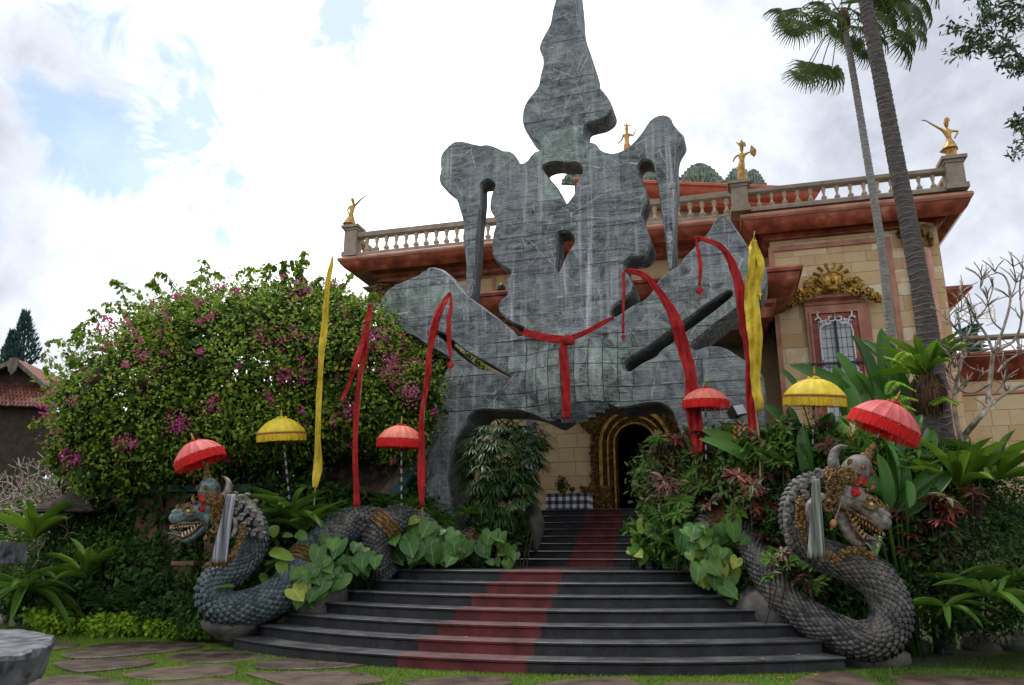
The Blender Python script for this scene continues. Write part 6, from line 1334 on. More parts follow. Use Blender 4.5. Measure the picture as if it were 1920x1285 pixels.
NE = [(0, .16), (.2, .30), (.5, .5), (.8, .42), (.95, .2), (1, .02)]
NEST = leaf_mesh('frond', 'leaf_nest', NE, .35, .25, 9); NESTd = leaf_mesh('frond', 'leaf_mid', NE, .7, .25, 9); STRAP = leaf_mesh('leaf', 'leaf_mid', [(0, .3), (.4, .5), (1, .02)], .6, .3, 8); STRAPd = leaf_mesh('leaf', 'leaf_dark', [(0, .3), (.4, .5), (1, .02)], .4, .3, 7)
def heart_plant(label, region, n, D0, D1, size, seed, ycol=.1, base=None):
    """philodendron: leaves hang from stalks and face the light and the visitor"""
    r_ = random.Random(seed); xs = [p[0] for p in region]; ys = [p[1] for p in region]; b = base_pt(sum(xs) / len(xs), (D0 + D1) / 2 + .2)
    t = thing('philodendron', label, 'plant', b, 'heart-leaved plants beside the stairs'); k = 0; mb = MB(); poly = [Vector(p) for p in region]; tries = 0
    while k < n and tries < 4000:
        tries += 1; x, y = r_.uniform(min(xs), max(xs)), r_.uniform(min(ys), max(ys))
        if not inside(np.array([[x, y]]), poly)[0]: continue
        D = r_.uniform(D0, D1); p = PD(x, y, D); ln = size * r_.uniform(.55, 1.12) * D / F; a = r_.gauss(0, .75)
        d = Vector((math.sin(a) * .8, -.45 + r_.gauss(0, .2), -.75 + r_.gauss(0, .25))); up = Vector((r_.gauss(0, .25), -.8, .55 + r_.gauss(0, .2)))
        st = p - d.normalized() * ln * .4; me = HY if r_.random() < ycol else HM[k % 3]; place(me, 'leaf', t, st, d, up, ln, ln)
        root = PD(x + r_.uniform(-20, 20), max(ys) + 10, D1 + .25); mb.tube([root, root.lerp(st, .6) + Vector((0, 0, .12)), st + Vector((0, .02, .02))], [.012, .009, .006], 5); k += 1
    mb.build('stalks', 'leaf_mid', t, kind='stuff', smooth=True); return t
heart_plant('philodendron with broad heart-shaped leaves below the arching body of the left dragon', [(600, 1010), (660, 1005), (702, 1030), (705, 1065), (670, 1075), (650, 1115), (610, 1120), (580, 1060)], 40, 14.2, 14.9, 34, 1, .04)
heart_plant('philodendron with smaller leaves at the left end of the curved steps', [(552, 1070), (600, 1065), (610, 1090), (600, 1125), (560, 1135), (545, 1110)], 24, 13.9, 14.3, 30, 2, .22)
heart_plant('philodendron spilling over the coil of the left dragon onto the landing', [(740, 985), (790, 970), (850, 1000), (885, 1035), (870, 1050), (800, 1050), (760, 1055), (725, 1035)], 50, 14.6, 15.4, 34, 3, .08)
heart_plant('small philodendron at the left foot of the upper steps', [(908, 1005), (955, 1003), (968, 1040), (955, 1062), (925, 1062), (905, 1035)], 22, 15.2, 15.8, 26, 4, .2)
heart_plant('large philodendron tumbling over the right side of the steps', [(1270, 1000), (1330, 985), (1400, 990), (1395, 1060), (1390, 1100), (1375, 1130), (1345, 1110), (1310, 1085), (1290, 1050)], 68, 12.7, 13.8, 34, 5, .14)
heart_plant('philodendron with pale leaves at the right foot of the upper steps', [(1205, 960), (1280, 975), (1290, 1030), (1250, 1058), (1215, 1050), (1190, 1045), (1200, 1000)], 34, 13.9, 14.8, 30, 6, .28)
# ---- crotons: rosettes of leathery leaves on woody stems
def croton(label, cells, seed, pr=.12, pg=.22, n=16, size=26, group='croton bushes on the right bank', limit=290):
    r_ = random.Random(seed); xs = [c[0] for c in cells]; Ds = [c[2] for c in cells]; t = thing('croton_bush', label, 'bush', base_pt(sum(xs) / len(xs), sum(Ds) / len(Ds)), group); st = []; k = 0
    for x, y, D in cells:
        c = PD(x, y, D); ax = Vector((r_.gauss(0, .3), -.45 + r_.gauss(0, .25), .8)).normalized(); st.append(([c - Vector((r_.uniform(-.1, .1), -.2, .75)), c - ax * .2, c], .012, .008)); tone = r_.random()
        me = CRr if tone < pr else CRg if tone < pr + pg else CR; a0 = r_.uniform(0, 6); x_ = ax.orthogonal().normalized(); y_ = ax.cross(x_)
        for i in range(n):
            if k >= limit: break
            a = a0 + i * 2.4; el = .15 + 1.0 * (1 - i / n); d = (x_ * math.cos(a) + y_ * math.sin(a)) * math.cos(el * .75) + ax * math.sin(el * .75); d = (d + Vector((0, 0, -.15))).normalized(); ln = size * r_.uniform(.75, 1.25) * D / F
            place(me if r_.random() < .8 else CR, 'leaf', t, c + ax * (-.12 + .12 * i / n), d, ax, ln, ln * .34); k += 1
    twigs('stems', st, 'bark_dark', t); return t
r_ = random.Random(21)
def cells(x0, x1, y0, y1, D0, D1, n): return [(r_.uniform(x0, x1), r_.uniform(y0, y1), r_.uniform(D0, D1)) for _ in range(n)]
croton('dark purple croton bush left of the red umbrella pole, beside the portal', cells(1215, 1300, 820, 960, 14.6, 15.6, 20), 1, .10, .12)
croton('croton bush under the floodlight with brownish leaves', cells(1290, 1380, 800, 900, 14.3, 15.2, 20), 2, .08, .3)
croton('croton bush with drooping dark leaves above the small dragon coil', cells(1230, 1370, 890, 985, 13.9, 14.8, 20), 3, .1, .35)
croton('croton with a bright red rosette behind the neck of the right dragon', cells(1370, 1470, 880, 1010, 12.9, 13.8, 20), 4, .2, .35)
croton('croton bush with red-edged leaves below the yellow umbrella', cells(1420, 1600, 790, 880, 13.0, 14.2, 20), 5, .15, .45)
croton('low croton growing through the loop of the right dragon', cells(1440, 1540, 1030, 1110, 12.0, 12.6, 16), 6, .05, .4, 14, 22)
croton('croton with yellow and green leaves in the dark right of the dragon head', cells(1690, 1790, 900, 1040, 12.0, 12.9, 18), 7, .25, .25, 14, 26)
croton('red-leaved plants at the foot of the bright ferns at the right', cells(1740, 1850, 900, 950, 12.0, 12.8, 18), 8, .3, .35, 14, 24)
undergrowth('undergrowth', 'fresh green narrow leaves mixed among the crotons around the right umbrellas', [(1440, 850, 13.7, .5, .3, .35), (1530, 845, 13.6, .6, .3, .3), (1620, 860, 13.3, .45, .3, .35), (1240, 1000, 14.3, .45, .3, .35), (1350, 870, 14.6, .4, .3, .3), (1720, 880, 13.0, .5, .3, .3), (1790, 880, 12.9, .6, .3, .25)], 12000, 'leaf_mid', .17, .30, tmpl=T_LONG)
undergrowth('croton_fill', 'small maroon and green leaves packed between the croton rosettes', [(1260, 900, 15.4, .75, .4, .75), (1340, 870, 15.2, .75, .4, .6), (1440, 900, 14.2, 1.0, .5, .7), (1560, 870, 14.4, 1.1, .5, .45), (1300, 960, 14.9, .9, .4, .4)], 24000, 'leaf_croton', .13, .34, cat='bush', tmpl=T_LONG)
# ---- heliconia / banana-like leaves
def big_leaf_plant(label, base, leaves, seed, me_=(BIG, BIG2), wr=.26, cat='plant'):
    """leaves: (x0,y0,D0, x1,y1,D1, width px)"""
    r_ = random.Random(seed); t = thing('heliconia', label, cat, base_pt(*base), 'broad-leaved heliconias on the right bank'); mb = MB()
    for i, (x0, y0, D0, x1, y1, D1, w) in enumerate(leaves):
        a, b_ = PD(x0, y0, D0), PD(x1, y1, D1); d = b_ - a; ln = d.length; up = Vector((r_.gauss(0, .5), -1, .25)); place(me_[i % len(me_)], 'leaf', t, a, d, up, ln, w * D0 / F); g = base_pt(*base)
        mb.tube([g + Vector((r_.uniform(-.2, .2), 0, 0)), g.lerp(a, .6), a], [.03, .025, .014], 6)
    mb.build('stalks', 'leaf_mid', t, kind='stuff', smooth=True); return t
big_leaf_plant('tall dark green heliconia leaves standing in front of the gilded window', (1620, 14.6), [(1640, 760, 14.4, 1618, 622, 14.3, 36), (1650, 800, 14.2, 1632, 676, 14.1, 40), (1680, 790, 14.5, 1650, 610, 14.4, 32), (1700, 760, 14.5, 1640, 612, 14.6, 24), (1610, 740, 14.3, 1575, 656, 14.2, 26), (1600, 760, 14.2, 1512, 670, 14.0, 34), (1590, 800, 14.3, 1572, 680, 14.3, 34), (1625, 800, 14.2, 1595, 690, 14.3, 34), (1605, 860, 14, 1596, 700, 13.9, 36), (1690, 720, 14.6, 1694, 630, 14.6, 24), (1655, 840, 14.3, 1600, 740, 14.4, 40), (1700, 830, 14.2, 1672, 700, 14.2, 44), (1500, 740, 14.4, 1468, 688, 14.4, 14)], 1)
big_leaf_plant('heliconia leaves crossing below the yellow umbrella', (1500, 14), [(1480, 900, 13.8, 1430, 800, 13.5, 28), (1470, 880, 13.5, 1425, 840, 13.2, 30), (1480, 900, 13.6, 1452, 830, 13.5, 24), (1540, 860, 13.6, 1555, 770, 13.5, 36), (1570, 850, 13.6, 1590, 770, 13.6, 40), (1560, 880, 13.6, 1620, 800, 13.5, 34), (1500, 830, 13.8, 1478, 760, 13.8, 22), (1405, 860, 13.9, 1335, 800, 13.6, 30), (1400, 870, 13.6, 1340, 812, 13.3, 28), (1470, 790, 14, 1435, 755, 14, 18), (1600, 900, 13.4, 1640, 830, 13.3, 32), (1420, 830, 14.2, 1405, 780, 14.2, 24), (1520, 900, 13.3, 1500, 800, 13.2, 28)], 2, (BIG, BIG3, BIG2))
big_leaf_plant('broad heliconia leaves fanning out behind the head of the right dragon', (1680, 12.9), [(1665, 960, 12.5, 1655, 850, 12.4, 26), (1680, 950, 12.6, 1700, 810, 12.6, 40), (1680, 960, 12.5, 1770, 862, 12.3, 30), (1690, 970, 12.5, 1790, 880, 12.2, 28), (1660, 960, 12.8, 1620, 870, 12.8, 30), (1700, 900, 12.2, 1712, 948, 12.0, 22), (1660, 950, 12.6, 1680, 830, 12.7, 30), (1655, 930, 12.8, 1580, 840, 13, 30), (1650, 1000, 11.9, 1637, 1045, 11.6, 16), (1690, 870, 13, 1725, 770, 13, 30), (1720, 880, 12.9, 1760, 790, 12.9, 30)], 3, (BIG, BIG2, BIG))
t = thing('heliconia_flowers', 'orange and yellow heliconia flower spikes between the leaves on the right bank', 'flowers', PD(1500, 900, 13.2)); 
for x, y in ((1390, 812), (1382, 822), (1520, 778), (1512, 790), (1600, 812), (1646, 890), (1595, 830)):
    mb = MB()
    for i in range(5): p = PD(x + (i % 2 * 2 - 1) * 3, y - i * 5, 12.9 if x > 1600 else 13.2); mb.tube([p, p + Vector(((i % 2 * 2 - 1) * .05, -.03, .05))], [.014, .003], 5)
    mb.build('flower_spike', 'heliconia', t)
# ---- bird's nest ferns and strap-leaved clumps
def rosette(name, label, c, n, ln, wd, me, seed, up=.9, parent=None, cat='fern', group=None, el0=.35, el1=1.3, back=True):
    r_ = random.Random(seed); t = thing(name, label, cat, c, group) if parent is None else parent
    for i in range(n):
        a = i * 2.399 + r_.uniform(-.2, .2); el = r_.uniform(el0, el1); d = Vector((math.cos(a) * math.cos(el), math.sin(a) * math.cos(el), math.sin(el))); l = ln * r_.uniform(.75, 1.15); place(me, 'frond', t, Vector(c) + Vector((d.x, d.y, 0)) * .05, d, (0, 0, 1), l, wd * r_.uniform(.8, 1.2))
    return t
FG = 'bright ferns in the beds'
rosette('birds_nest_fern', 'bright lime ferns standing up at the far right edge below the bare tree', PD(1800, 915, 12.4), 24, .85, .16, NEST, 1, group=FG)
rosette('birds_nest_fern', 'lime green fern with arching fronds cut by the right edge', PD(1870, 900, 12.6), 26, .95, .13, NEST, 2, el0=.2, group=FG)
rosette('birds_nest_fern', 'drooping dark green fern near the rocks at the lower right', PD(1850, 1120, 11.7), 15, .75, .13, NESTd, 3, el0=.1, el1=.9, group=FG)
rosette('birds_nest_fern', 'small drooping fern low beside the loop of the right dragon', PD(1775, 1140, 11.9), 10, .55, .12, NESTd, 4, el0=.1, el1=.8, group=FG)
rosette('birds_nest_fern', 'fern with hanging fronds partly outside the lower right edge', PD(1905, 1085, 11.8), 13, .7, .10, NESTd, 14, el0=.1, el1=.8, group=FG)
rosette('birds_nest_fern', 'yellow-green fern standing in the bed left of the small shrine', PD(62, 1010, 16.6), 16, .95, .20, NEST, 5, el0=.6, group=FG)
rosette('birds_nest_fern', 'bright upright fern in front of the shrine at the left', PD(160, 1085, 15.9), 20, .85, .14, NEST, 6, el0=.3, group=FG)
rosette('birds_nest_fern', 'spreading fern with long fronds over the far left lawn edge', PD(50, 1110, 16.0), 24, 1.15, .16, NESTd, 7, el0=.05, el1=.8, group=FG)
rosette('birds_nest_fern', 'dark fern clump right behind the mane of the left dragon', PD(545, 975, 15.0), 24, .95, .13, NESTd, 8, el0=.3, group=FG)
rosette('birds_nest_fern', 'tall dark fern in front of the yellow banner pole', PD(570, 1000, 14.9), 16, .85, .12, STRAP, 18, el0=.5, group=FG)
SGp = 'strap-leaved clumps'
for i, (x, y, D, l, lb) in enumerate([(720, 950, 16.2, .45, 'strap-leaved clump under the upright red umbrella at the left'), (822, 985, 15.9, .48, 'strap-leaved clump at the foot of the left gate leg'), (775, 955, 16.1, .40, 'strap-leaved clump between the left umbrella and the bent red banner'), (875, 965, 15.8, .28, 'pale strap-leaved clump at the inner side of the left gate leg'), (250, 1130, 15.7, .5, 'grassy clump behind the lime ground cover at the left'), (310, 1110, 15.8, .5, 'grassy clump left of the left dragon loop'), (195, 1140, 15.8, .45, 'grassy clump between the two lime patches at the left')]):
    rosette('spider_plant', lb, PD(x, y, D), 34, l, .030, STRAP if i < 4 else STRAPd, 30 + i, el0=.1, el1=1.4, cat='plant', group=SGp)
rosette('bromeliad', 'spiky grey-green plant below the loop of the right dragon', PZ(1612, 1238, .05), 26, .42, .032, STRAPd, 40, el0=.15, el1=1.3, cat='plant')
r_ = random.Random(6)
t = thing('broad_leaf_plant', 'plant with single broad leaves showing inside the loop of the left dragon', 'plant', PD(500, 1100, 14.6))
for x, y, x2, y2, D, w in ((505, 1035, 545, 1042, 14.3, 22), (525, 1050, 532, 1075, 14.3, 22), (495, 1060, 512, 1050, 14.3, 8), (440, 1100, 415, 1098, 13.8, 8), (465, 1065, 480, 1052, 14.4, 18), (490, 1075, 500, 1095, 14.5, 14), (555, 1000, 575, 1008, 14.4, 20), (515, 985, 512, 1005, 14.5, 20), (530, 1005, 548, 1002, 14.4, 12)): place(BIG3 if x != 495 else CRg, 'leaf', t, PD(x, y, D), PD(x2, y2, D - .1) - PD(x, y, D), (0, -1, .6), (PD(x2, y2, D) - PD(x, y, D)).length * 1.15, w * D / F)

# ---- rhapis palm in the gate opening
t = thing('lady_palm', 'dense lady palm with drooping fingered leaves inside the left side of the gate opening', 'palm', base_pt(945, 16.3)); r_ = random.Random(12); pos, ax, nr, LN = [], [], [], []; st = []
RL = lobes_px([(930, 860, 16.6, .72, .6, .80), (975, 850, 16.8, .60, .5, .72), (945, 930, 16.3, .62, .5, .55), (905, 905, 16.2, .36, .4, .6)])
Pr, Nr = shell(RL, 620, .45)
for p, n_ in zip(Pr, Nr):
    o_ = Vector(n_ * [1, 1, .4]) + Vector((r_.gauss(0, .3), r_.gauss(-.25, .3), .1)); o_.normalize(); x = o_.cross(Vector((0, 0, 1))).normalized(); y = Vector((0, 0, 1))
    for i in range(9):
        a = (i - 4) * .27 + r_.gauss(0, .05); d = o_ * math.cos(a) + x * math.sin(a) + Vector((0, 0, -.55 + r_.gauss(0, .12))); pos.append(p); ax.append(d); nr.append(Vector((0, 0, 1)) + o_ * .4); LN.append(r_.uniform(.28, .42))
V, Fi = batch(np.array(pos), np.array([tuple(a) for a in ax]), np.array([tuple(a) for a in nr]), np.array(LN), .036, T_LONG); np_mesh('leaflets', V, Fi, 'leaf_rhapis', t, 'stuff')
for i in range(16): b0 = base_pt(945 + r_.uniform(-45, 45), 16.4); st.append(([b0, b0 + Vector((r_.uniform(-.1, .1), 0, .8)), b0 + Vector((r_.uniform(-.3, .3), 0, 2.0))], .022, .015))
twigs('stems', st, 'bark_dark', t)
# ---- epiphyte-covered palm stump at the right
t = thing('fern_stump', 'shaggy brown palm stump crowned by a bright bird nest fern at the right', 'tree', base_pt(1742, 13.5)); D = 13.4; ts = t
mb = MB(); mb.tube([base_pt(1742, D), PD(1744, 900, D), PD(1742, 790, D), PD(1735, 720, D)], [.17, .17, .17, .18], 14); mb.build('trunk', 'palm_dark', t, smooth=True)
r_ = random.Random(5); pos, ax = [], []; 
for i in range(900):
    a = r_.uniform(0, 6.28); h = r_.uniform(0, 1); q = PD(1737, 700 + h * 50, D); rr_ = .17 + .10 * math.sin(h * 3) ; pos.append((q.x + math.cos(a) * rr_, q.y + math.sin(a) * rr_, q.z)); ax.append((math.cos(a) * .15, math.sin(a) * .15, -1))
V, Fi = batch(np.array(pos), np.array(ax), np.array(pos) - np.array(PD(1737, 740, D)), rng.uniform(.16, .42, 900), .038, T_LONG); np_mesh('hanging_fibre', V, Fi, 'fibre', t, 'stuff')
rosette('', '', PD(1735, 705, D), 26, .84, .14, NEST, 6, el0=.35, el1=1.35, parent=t)
def feather_frond(name, parent, P, w, m='leaf_lime', n=26):
    C = catmull([tuple(p) for p in P], 6); C = [Vector(c) for c in C]; pos, ax, LN = [], [], []; N_ = len(C)
    for i in range(2, N_):
        for s in (-1, 1):
            tg = (C[i] - C[i - 1]).normalized(); sd = tg.cross(Vector((0, -.5, 1))).normalized() * s; f = i / N_
            for e in (0, .5): pos.append(tuple(C[i - 1].lerp(C[i], e))); ax.append(tuple(sd + tg * .45 - Vector((0, 0, .25)))); LN.append(w * math.sin(math.pi * min(1, f * .9 + .12)) + .01)
    V, Fi = batch(np.array(pos), np.array(ax), np.array([(0, -.4, 1)] * len(pos)), np.array(LN), .026, T_LEAF); o = np_mesh(name, V, Fi, m, parent)
    mb = MB(); mb.tube(C, .006, 4); mb.build('midrib', 'leaf_mid', o); return o
for P in ([(1725, 720), (1690, 680), (1655, 668)], [(1720, 735), (1680, 715), (1662, 740)], [(1722, 750), (1685, 745), (1660, 790)], [(1718, 770), (1690, 760), (1672, 800)], [(1735, 830), (1705, 800), (1690, 815)], [(1740, 700), (1700, 660), (1672, 690)], [(1740, 760), (1770, 745), (1800, 760)]):
    feather_frond('feathery_frond', ts, [PD(x, y, 13.1 - .1 * i) for i, (x, y) in enumerate(P)], .16)
# ---- tall fan palms
FANV = []; FANF = []
for i in range(27):
    a = R(-118 + 236 * i / 26); r1 = 1 - .10 * abs(math.sin(i * 5.1)); w = .060
    ca, sa = math.cos(a), math.sin(a); b0 = len(FANV)
    for (t_, hw, z) in ((.05, .010, 0), (.42, w * .72, -.04), (.72, w * .42, -.18), (r1, .003, -.50)):
        for s in (-1, 1): x = sa * t_ + ca * hw * s; y = ca * t_ - sa * hw * s; FANV.append((x, y, z + .025 * (s if i % 2 else -s) * (t_ > .1)))
    for j in range(3): FANF.append((b0 + 2 * j, b0 + 2 * j + 1, b0 + 2 * j + 3, b0 + 2 * j + 2))
FAN = mesh_of(FANV, FANF, 'fan_leaf', 'leaf_palm')
def fan_palm(label, trunk_pts, D, w0, w1, m, hub, fans, rings=False):
    b = PD(trunk_pts[0][0], trunk_pts[0][1], D); t = thing('fan_palm', label, 'palm', (b.x, b.y, bank(*loc(b))), 'tall fan palms in front of the building'); pts = [(b.x, b.y, bank(*loc(b)))] + [tuple(PD(x, y, D)) for x, y in trunk_pts]
    C = catmull(pts, 14); n = len(C); rad = [(w0 + (w1 - w0) * i / (n - 1)) * .5 * D / F for i in range(n)]; mb = MB(); mb.tube([Vector(c) for c in C], [r * (1 + .02 * math.sin(i * 1.7)) for i, r in enumerate(rad)], 16); tr_ = mb.build('trunk', m, t, smooth=True)
    L_ = [0]; 
    for i in range(1, n): L_.append(L_[-1] + math.dist(C[i], C[i - 1]))
    mb = MB(); r_ = random.Random(int(w0)); s = .3
    while s < L_[-1] - .1:
        i = min(n - 2, max(0, int(np.searchsorted(L_, s)) - 1)); f = (s - L_[i]) / (L_[i + 1] - L_[i]); c = Vector(C[i]).lerp(Vector(C[i + 1]), f); r = rad[i]; ti = r_.gauss(0, .07)
        mb.tube([c + Vector((math.cos(a) * r * 1.012, math.sin(a) * r * 1.012, ti * math.cos(a) * r * 2 + .012 * math.sin(a * 3 + s))) for a in np.linspace(0, 6.2832, 15)], .0075 if rings else .006, 4, cap=False); s += r_.uniform(.10, .17) if rings else r_.uniform(.07, .12)
    mb.build('leaf_scars', 'palm_ring' if rings else 'bark_pale', tr_, kind='stuff', smooth=True)
    if hub:
        h = PD(hub[0], hub[1], D); mb = MB(); mb.ball(h, (.16, .16, .35), 10, 7); mb.build('crown_shaft', 'fibre', t, smooth=True)
        for (x, y, dD, sz, dx, dz, dead) in fans:
            e = PD(x, y, D + dD); mid = h.lerp(e, .5) + Vector((0, 0, .22)); pm = MB(); pm.tube([Vector(c) for c in catmull([tuple(h), tuple(mid), tuple(e)], 5)], .012, 5); pet = pm.build('petiole', 'leaf_mid', t, smooth=True)
            d = Vector((dx, dD * .5 - .15, dz)).normalized(); place(FAN, 'fan_leaf', t, e, d, (.2, -.75, .5), sz * D / F)
    return t
fan_palm('slim pale grey fan palm with its crown of fan leaves at the upper right', [(1676, 700), (1668, 600), (1652, 460), (1625, 290), (1600, 140), (1583, 45)], 16.3, 20, 12, 'palm_grey', (1582, 40), [(1500, 20, .2, 50, -1, -.1, 0), (1468, 20, -.3, 40, -1, -.35, 0), (1490, 52, .1, 46, -.6, -1, 0), (1548, 8, .3, 48, -.8, .3, 0), (1520, 125, .2, 48, -.35, -1, 0), (1540, 125, -.2, 52, -.05, -1, 0), (1560, 128, .1, 55, .15, -1, 0), (1575, -20, .2, 60, -.2, 1, 0), (1612, 5, -.3, 60, .5, .5, 0), (1628, 40, .3, 50, .9, -.2, 0), (1605, 75, .3, 44, .1, -1, 0), (1618, 95, .2, 40, .3, -1, 0), (1640, 65, -.2, 48, .7, -.7, 0), (1540, 35, .5, 44, -.7, -.6, 0), (1600, 20, .6, 50, .2, .1, 0), (1560, 20, -.5, 50, -.4, -.4, 0), (1590, 70, .5, 36, -.1, -1, 0), (1475, 35, .9, 40, -.9, -.7, 0), (1515, 45, -.7, 42, -.5, -.9, 0), (1530, -25, .4, 52, -.8, .8, 0), (1620, -35, .1, 56, .5, .9, 0), (1640, 20, -.6, 46, .9, .0, 0), (1570, 55, .8, 38, -.2, -1, 0), (1610, 50, -.8, 40, .4, -.9, 0), (1505, 140, -.5, 40, -.3, -1, 0)])
fan_palm('thick dark ringed palm trunk leaving the top edge, fan leaves behind it', [(1742, 640), (1730, 560), (1706, 430), (1680, 300), (1650, 140), (1628, 30), (1606, -80), (1590, -170)], 14.8, 42, 24, 'palm_dark', (1600, -110), [(1690, 80, .8, 62, .8, -.5, 0), (1700, 62, .4, 56, .3, -1, 0), (1722, 30, .6, 54, .7, -.7, 0), (1712, 10, .2, 52, .4, -.8, 0), (1738, 15, .9, 44, .8, -.8, 0), (1690, -5, .4, 56, .2, -1, 0), (1660, 0, .6, 50, -.1, -1, 0), (1675, 40, .9, 44, .5, -.6, 0), (1645, -20, .5, 56, .1, -1, 0), (1735, -25, .5, 56, .8, -.3, 0), (1500, -60, .5, 60, -.9, -.4, 0), (1560, -80, -.5, 60, -.5, -.8, 0), (1620, -200, 0, 70, .2, 1, 0), (1540, -180, 0, 70, -.7, .6, 0), (1700, -190, 0, 70, .8, .5, 0), (1665, 30, .3, 50, .2, -1, 0), (1720, 55, .1, 46, .6, -.9, 0), (1700, 20, .9, 52, .5, -.7, 0), (1680, -30, .3, 56, .4, -.9, 0), (1728, -5, .7, 50, .9, -.6, 0)], True)
# ---- overhanging tree at the top right
t = thing('overhanging_tree', 'glossy dark leafy branches hanging into the upper right corner', 'tree', Vector((8.2, 8.6, 0))); D = 9.2
tw = [[(1990, 20), (1940, 45), (1900, 40), (1855, 28), (1825, 62), (1785, 50)], [(1900, 40), (1872, 88), (1832, 85), (1785, 100)], [(1855, 28), (1842, 5), (1830, -25)], [(1990, 70), (1930, 110), (1890, 85)], [(1940, -30), (1895, 5), (1870, 12)], [(1990, 240), (1935, 250), (1900, 290)], [(1940, 250), (1912, 232), (1905, 225)], [(1872, 88), (1885, 118), (1912, 130)], [(1990, -20), (1930, 5), (1915, 25)], [(1990, 120), (1945, 135), (1915, 112)], [(1860, 60), (1840, 70), (1812, 92)]]
mb = MB(); lp, la = [], []; mb.tube([Vector((8.2, 8.6, 0)), Vector((8.1, 8.8, 3)), PD(2080, 150, 9.6), PD(2000, 40, D)], [.22, .18, .11, .05], 10); mb.tube([PD(2080, 150, 9.6), PD(1990, 240, D)], [.05, .02], 6); mb.build('trunk', 'bark_dark', t, smooth=True); mb = MB(); r_ = random.Random(4)
for P in tw:
    C = [PD(c[0], c[1], D + .4 * math.sin(i * .5)) for i, c in enumerate(catmull(P, 7))]; mb.tube(C, [.014 - .010 * i / len(C) for i in range(len(C))], 5)
    for i, c in enumerate(C):
        if P[0][0] > 1980 and i < 3: continue
        for _ in range(10): lp.append(np.array(c) + rng.normal(size=3) * .05); la.append(np.array([rng.normal() * .8 - .2, rng.normal() * .7, -.5 + rng.normal() * .6]))
mb.build('twigs', 'bark_dark', t, smooth=True); lp = np.array(lp); V, Fi = batch(lp, np.array(la), rdir(len(lp)), rng.uniform(.07, .13, len(lp)), .034, T_LEAF); np_mesh('leaves', V, Fi, 'leaf_rhapis', t, 'stuff')
# ---- conifers beyond the temple roof
for i, (x, yt, yb, w, lb) in enumerate(((42, 588, 690, .75, 'narrow blue-green conifer behind the ridge of the red tiled roof'), (18, 625, 700, .5, 'shorter conifer left of the tall one behind the tiled roof'))):
    D = 34; a, b_ = PD(x, yb, D), PD(x + 6, yt, D); t = thing('conifer', lb, 'tree', (a.x, a.y, 0)); mb = MB(); mb.tube([Vector((a.x, a.y, 0)), a, b_], [.15, .08, .01], 7); mb.build('trunk', 'bark_dark', t); pos, ax = [], []
    for k in range(1100):
        h = rng.random() ** 1.2; c = a.lerp(b_, h); rr_ = w * (1 - h) * rng.uniform(.2, 1) + .03; an = rng.uniform(0, 6.28); pos.append((c.x + math.cos(an) * rr_, c.y + math.sin(an) * rr_, c.z + rr_ * .45)); ax.append((math.cos(an) * .5, math.sin(an) * .5, .8))
    V, Fi = batch(np.array(pos), np.array(ax), rdir(1100), rng.uniform(.16, .34, 1100), .07, T_LEAF); np_mesh('needles', V, Fi, 'conifer', t, 'stuff')

# ============================================================ SMALL BUILDINGS AND FURNITURE
D = 26; t = thing('temple_house', 'old gabled house with red tiled skirt roof at the left edge', 'house', PD(0, 1000, D) * 1.0); t.location.z = 0
mb = MB(); a, l_, r2_ = PD(30, 672, D), PD(-60, 712, D), PD(88, 722, D); bk = Vector((-.4, 5, 0))
mb.add([a, l_, r2_, a + bk, l_ + bk, r2_ + bk], [(0, 1, 4, 3), (0, 3, 5, 2)]); mb.build('upper_roof', 'terracotta', t)
mb = MB(); d = Vector((0, .35, -.05)); mb.add([a + d, l_ + d, r2_ + d], [(0, 1, 2)]); mb.build('gable_wall', 'dark_wood', t)
for e, s in ((l_, -1), (r2_, 1)):
    mb = MB(); n_ = Vector((0, 0, -.17)); f = Vector((0, -.08, 0)); mb.add([a + f, e + f, e + f + n_, a + f + n_, a + f * -.3, e + f * -.3, e + f * -.3 + n_, a + f * -.3 + n_], [(0, 1, 2, 3), (0, 4, 5, 1), (3, 2, 6, 7), (1, 5, 6, 2)]); mb.build('barge_board', 'weathered_wood', t)
mb = MB(); P = [(0, 0), (.16, -.02), (.15, -.18), (.22, -.28), (.14, -.36), (.13, -.46), (.04, -.55), (0, -.62), (-.04, -.55), (-.13, -.46), (-.14, -.36), (-.22, -.28), (-.15, -.18), (-.16, -.02)]; c = a + Vector((0, -.12, 0)); n = len(P); mb.add([c + Vector((x, 0, z)) for x, z in P] + [c + Vector((x, .06, z)) for x, z in P], [tuple(range(n)), tuple(reversed(range(n, 2 * n)))] + [(i, (i + 1) % n, n + (i + 1) % n, n + i) for i in range(n)]); mb.build('gable_ornament', 'weathered_wood', t)
q0, q1, q2, q3 = PD(-80, 712, D + .5), PD(100, 722, D + .5), PD(112, 765, D - .6), PD(-80, 758, D - .6); mb = MB(); mb.add([q0, q1, q2, q3], [(0, 1, 2, 3)]); lr = mb.build('skirt_roof', 'terracotta', t)
TL = mesh_of([(-.5, 0, 0), (.5, 0, 0), (.5, 1.15, -.0), (-.5, 1.15, -.0), (-.3, 0, .35), (.3, 0, .35), (.3, 1.15, .35), (-.3, 1.15, .35)], [(4, 5, 6, 7), (0, 4, 7, 3), (1, 2, 6, 5), (3, 7, 6, 2)], 'roof_tile', 'terracotta')
TLo = TL.copy(); TLo.materials[0] = mat('old_tile')
